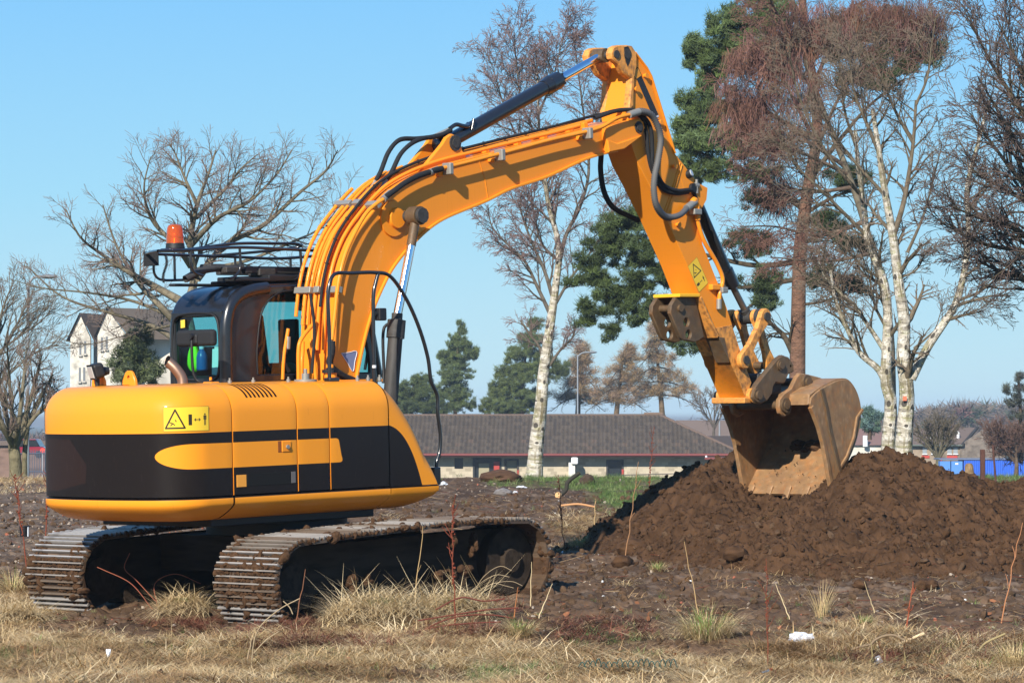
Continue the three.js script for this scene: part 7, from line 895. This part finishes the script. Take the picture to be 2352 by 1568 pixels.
stem('pale upright dead stalk in the green strip left of the heap', 'dry_stalk', 1364, 1245, 1368, 1150, 0.008, stemTan, 2, 420, 35);
stem('forking brown twig standing in the lower left foreground', 'dry_stalk', 560, 1540, 585, 1440, 0.006, M(0.3, 0.22, 0.13, 0.8), 4, 421);
// brambles and arching twigs between and beside the tracks
function bramble(label, arcs, r, mat) { const b = onGround(...arcs[0][0]), o = thing('bramble', label, 'bramble', b); for (const a of arcs) { const d = -b.z; mesh('cane', hose(a.map(([u, v, q = 0]) => at(u, v, d + q).sub(b)), r, 20, 5), mat, o); } return o; }
bramble('thin red bramble canes arching in the dark gap between the tracks', [[[350, 1400], [300, 1340], [240, 1310], [222, 1302]], [[356, 1380], [310, 1330], [285, 1305], [297, 1270]], [[360, 1390], [355, 1340], [400, 1318], [460, 1340]]], 0.004, M(0.3, 0.1, 0.06, 0.8));
bramble('tangle of rust-brown bramble stems lying across the straw before the near track', [[[900, 1470], [1000, 1440], [1100, 1430], [1150, 1428]], [[940, 1462], [1040, 1418], [1130, 1412], [1180, 1420]], [[700, 1490], [800, 1476], [930, 1470], [1020, 1462]], [[1000, 1400], [1060, 1372], [1110, 1380], [1160, 1375]], [[960, 1425], [1040, 1412], [1120, 1400], [1190, 1396]]], 0.006, M(0.13, 0.04, 0.028, 0.8));
bramble('pale forked branch arching up in front of the near track rear', [[[575, 1545], [590, 1450], [640, 1400], [688, 1374]], [[650, 1380], [665, 1395], [672, 1410]], [[582, 1500], [610, 1470], [640, 1450]]], 0.004, M(0.34, 0.26, 0.16, 0.8));
bramble('dry umbel heads drooping before the front of the near track', [[[1060, 1395], [1090, 1350], [1140, 1320], [1170, 1325]], [[1090, 1385], [1130, 1340], [1160, 1345], [1180, 1350]], [[1080, 1380], [1110, 1325], [1150, 1300], [1175, 1310]], [[1060, 1390], [1120, 1345], [1175, 1335], [1200, 1345]]], 0.0025, M(0.34, 0.26, 0.16, 0.8));
bramble('fallen grey-green branch in the lower right grass', [[[2180, 1505], [2230, 1520], [2260, 1480], [2310, 1455]], [[2225, 1525], [2215, 1545]]], 0.009, M(0.28, 0.22, 0.11, 0.8));
bramble('bent dry stick arching over the litter at lower right', [[[1990, 1500], [2010, 1470], [2050, 1458], [2078, 1470]], [[1930, 1505], [1960, 1490], [2000, 1480]]], 0.009, M(0.22, 0.16, 0.10, 0.8));
{ // rust-brown plant litter where the tracks turned the ground over
  reseed(450); const m = [], c = [], col = new THREE.Color(), o = thing('dock_litter', 'rust-brown matted dock stems and leaves along the foot of the tracks', 'plant litter'); o.userData.kind = 'stuff'; for (const [u, v, ru, rv, n] of [[610, 1468, 110, 26, 420], [800, 1482, 120, 14, 300], [1040, 1462, 130, 16, 420], [1090, 1400, 110, 24, 360], [690, 1445, 60, 16, 160], [1380, 1450, 130, 30, 260], [2000, 1505, 130, 20, 260], [2200, 1490, 120, 40, 300], [420, 1440, 90, 16, 220]]) for (let k = 0; k < n; k++) { const a = rr(0, 6.283), r = Math.sqrt(rnd()), p = onGround(u + Math.cos(a) * r * ru, v + Math.sin(a) * r * rv); m.push(new THREE.Matrix4().compose(p.add(V(0, rr(0, 0.03), 0)), new THREE.Quaternion().setFromEuler(new THREE.Euler(rr(-0.4, 0.4), rr(0, 6.28), rr(-0.4, 0.4))), V(1, 1, 1).multiplyScalar(rr(0.4, 0.9)))); const t = rr(0.6, 1.3); c.push(rnd() < 0.75 ? col.clone().setRGB(0.15 * t, 0.055 * t, 0.032 * t) : col.clone().setRGB(0.26 * t, 0.17 * t, 0.09 * t)); } instanced('litter', tuft(451, 12, 0.06, 0.05, 0.22, -0.1, 0.5, 0.0032, 0.8), strawMat, m, o, c);
}
// litter and lone objects
const crumple = (s, a, b, c) => { const g = new THREE.IcosahedronGeometry(1, 4), p = g.attributes.position, v = V(0, 0, 0); for (let i = 0; i < p.count; i++) { v.fromBufferAttribute(p, i); const k = 0.6 + 0.6 * Math.abs(fbm(v.x * 2.4 + s, v.y * 2.4 + v.z * 2, 3) - 0.5) * 2 + 0.25 * fbm(v.x * 6, v.z * 6 + s, 2); p.setXYZ(i, v.x * a * k, Math.max(-0.2, v.y) * b * k, v.z * c * k); } g.computeVertexNormals(); return g; };
function litter(name, label, cat, u, v, geo, mat, lift = 0.02, rot = 0) { const p = onGround(u, v); const m = mesh(name, geo, mat); m.position.copy(p).add(V(0, lift, 0)); m.rotation.y = rot; return tag(m, label, cat); }
litter('plastic_sheet', 'crumpled white plastic sheet in the grass at lower right', 'litter', 1842, 1487, crumple(3, 0.1, 0.06, 0.08), M(0.6, 0.61, 0.64, 0.5), 0.06, 0.3);
litter('plastic_scrap', 'small white and orange scrap beside the crumpled plastic sheet', 'litter', 1884, 1500, crumple(5, 0.045, 0.02, 0.03), M(0.75, 0.62, 0.5, 0.5));
litter('foil_scrap', 'silvery crumpled foil in the bottom right soil', 'litter', 2018, 1527, crumple(7, 0.04, 0.05, 0.03), M(0.6, 0.6, 0.63, 0.3, { metalness: 0.5 }), 0.02, 0.8);
{ const w = thing('sweet_wrapper', 'narrow blue wrapper with a red end, at the bottom below the thin red stem', 'litter', onGround(1757, 1548)); w.rotation.z = 0.3; mesh('wrapper', box(-0.045, 0.04, 0.01, 0.022, -0.012, 0.012, 0.004), M(0.08, 0.35, 0.7, 0.4), w); mesh('red_end', box(0.04, 0.06, 0.008, 0.026, -0.014, 0.014, 0.004), M(0.6, 0.06, 0.03, 0.4), w); }
{ const f = thing('white_flower', 'single white crocus bud on a pale stem in the left foreground grass', 'flower', onGround(248, 1522)); const h = 20.9 / 7383; mesh('stem', cyl([0, -0.02, 0], [0, 14 * h, 0], 0.005, 0.005, 8), M(0.4, 0.5, 0.25, 0.6), f); for (const [a, t] of [[0.25, 0], [-0.25, 1], [0, 2]]) mesh('petal', new THREE.SphereGeometry(1, 10, 8).scale(3.2 * h, 11 * h, 3 * h).rotateZ(-a).translate(Math.sin(a) * 8 * h, 24 * h, t * 0.004), M(0.85, 0.85, 0.86, 0.5), f); }
{ const o = thing('black_pot', 'small black plastic pot standing on the soil behind the far track', 'pot', at(54, 1232, 31)); mesh('pot', new THREE.CylinderGeometry(0.045, 0.038, 0.1, 20, 1, true).translate(0, 0.05, 0), M(0.012, 0.012, 0.014, 0.5, both), o); mesh('rim', new THREE.TorusGeometry(0.045, 0.005, 6, 20).rotateX(Math.PI / 2).translate(0, 0.1, 0), M(0.02, 0.02, 0.022, 0.4), o); mesh('label_strip', box(0.036, 0.046, 0.0, 0.095, -0.01, 0.022, 0.003), M(0.6, 0.65, 0.7, 0.5), o); }
litter('brick_lump', 'broken orange-red brick half buried at the heap edge', 'brick', 1560, 1142, clodGeo[0].clone().scale(0.11, 0.1, 0.1), M(0.3, 0.1, 0.05, 0.9, { map: rep(grain, 2) }));
litter('grey_boulder', 'grey stone lump in the field in front of the lone birch', 'stone', 1156, 1136, clodGeo[3].clone().scale(0.13, 0.09, 0.1), M(0.2, 0.18, 0.17, 0.9, { map: rep(grain, 2) }));
litter('plastic_scrap', 'white plastic scrap in the field left of the lone birch', 'litter', 1197, 1122, crumple(9, 0.09, 0.03, 0.06), M(0.52, 0.52, 0.53, 0.5));
litter('plastic_scrap', 'white plastic scrap right beside the grey stone lump', 'litter', 1183, 1134, crumple(12, 0.04, 0.03, 0.04), M(0.52, 0.52, 0.53, 0.5));
litter('plastic_scrap', 'white scrap on the field just right of the excavator tank', 'litter', 1018, 1115, crumple(14, 0.07, 0.05, 0.06), M(0.5, 0.52, 0.54, 0.5));
litter('soil_mound', 'small brown mound of earth left of the lone birch', 'soil mound', 1148, 1104, clodGeo[5].clone().scale(0.34, 0.16, 0.3), M(0.10, 0.055, 0.033, 0.97, { map: rep(grain, 2) }), 0.05);
litter('tree_stump', 'low dark stump on the grass right of the lone birch', 'stump', 1350, 1112, clodGeo[1].clone().scale(0.13, 0.14, 0.13), M(0.08, 0.055, 0.038, 0.95, { map: rep(grain, 2) }), 0.05);
{ const b = onGround(1284, 1140), o = thing('fallen_branch', 'dark curved branch with a pale sawn end in the field', 'branch', b), d = -b.z; mesh('branch', hose([[1287, 1137], [1300, 1125], [1304, 1108], [1318, 1095], [1332, 1085]].map(([u, v]) => at(u, v, d).sub(b)), 0.03, 20, 8), M(0.04, 0.038, 0.03, 0.9), o); mesh('sawn_end', cyl([0, 0.02, 0.03], [-0.02, 0.02, 0.07], 0.045, 0.045, 12), M(0.6, 0.36, 0.17, 0.8), o); }
{ const b = onGround(1330, 1166), o = thing('wood_strip', 'short pale orange strip of wood lying in the field', 'wood', b); mesh('slat', hose([[-0.25, 0.03, 0], [0, 0.05, 0], [0.22, 0.01, 0]], 0.016, 8, 6), M(0.5, 0.26, 0.12, 0.8), o); }
{ const b = onGround(2085, 1487), o = thing('wood_splinter', 'pale split stick lying in the lower right grass', 'wood', b); mesh('stick', hose([[-0.12, 0.0, 0.02], [0, 0.05, 0], [0.12, 0.1, -0.02]], 0.012, 8, 6), M(0.66, 0.5, 0.3, 0.8), o); }
{ // straw clinging to the face of the heap
  let d = 28; for (; d < 35; d += 0.02) { const q = at(1762, 1192, d); if (q.y <= surface(q.x, d)) break; } const p = at(1762, 1192, d), P = [], I = []; reseed(430); for (let k = 0; k < 420; k++) { const x = rr(-0.2, 0.17), z = rr(-0.35, 0.35), a = rr(-0.5, 0.5) + (rnd() < 0.5 ? 3.14 : 0); if ((x / 0.2) ** 2 + (z / 0.35) ** 2 > 1) continue; blade(P, I, [x, surface(p.x + x, d - z) - p.y + rr(0, 0.03), z], a, rr(-0.1, 0.5), rr(0.06, 0.16), 0.0018, 0.8); } const o = thing('straw_wisp', 'patch of golden straw on the face of the soil heap below the bucket', 'straw', p); mesh('straw', bladeGeo(P, I), M(0.42, 0.25, 0.09, 0.8, both), o).userData.kind = 'stuff';
}
{ // chain of dark green netting in the bottom foreground
  const P = onGround(1440, 1538), o = thing('green_netting', 'torn strip of dark green plastic netting at the bottom centre right', 'netting', P); reseed(440); for (let k = 0; k < 18; k++) mesh('strand', hose([[(k - 9) * 0.035, 0.02, 0], [(k - 8.3) * 0.035, 0.05 + rr(0, 0.03), 0.01], [(k - 7.6) * 0.035, 0.015, rr(-0.03, 0.03)]], 0.0035, 8, 5), M(0.02, 0.07, 0.06, 0.5), o);
}
// orange paint mark on the birch
{ const p = at(2079, 915, 65.77), m = mesh('paint_mark', new THREE.PlaneGeometry(0.08, 0.09), M(0.6, 0.16, 0.09, 0.8, { ...both })); scene.remove(m); const tr = scene.children.find((c) => c.userData.label?.includes('orange paint mark')); m.position.copy(p.sub(tr.position)); m.name = 'paint_mark'; tr.add(m); }
scene.fog = new THREE.FogExp2(new THREE.Color().setRGB(0.60, 0.74, 0.88), 0.0003);
renderer.render(scene, camera);
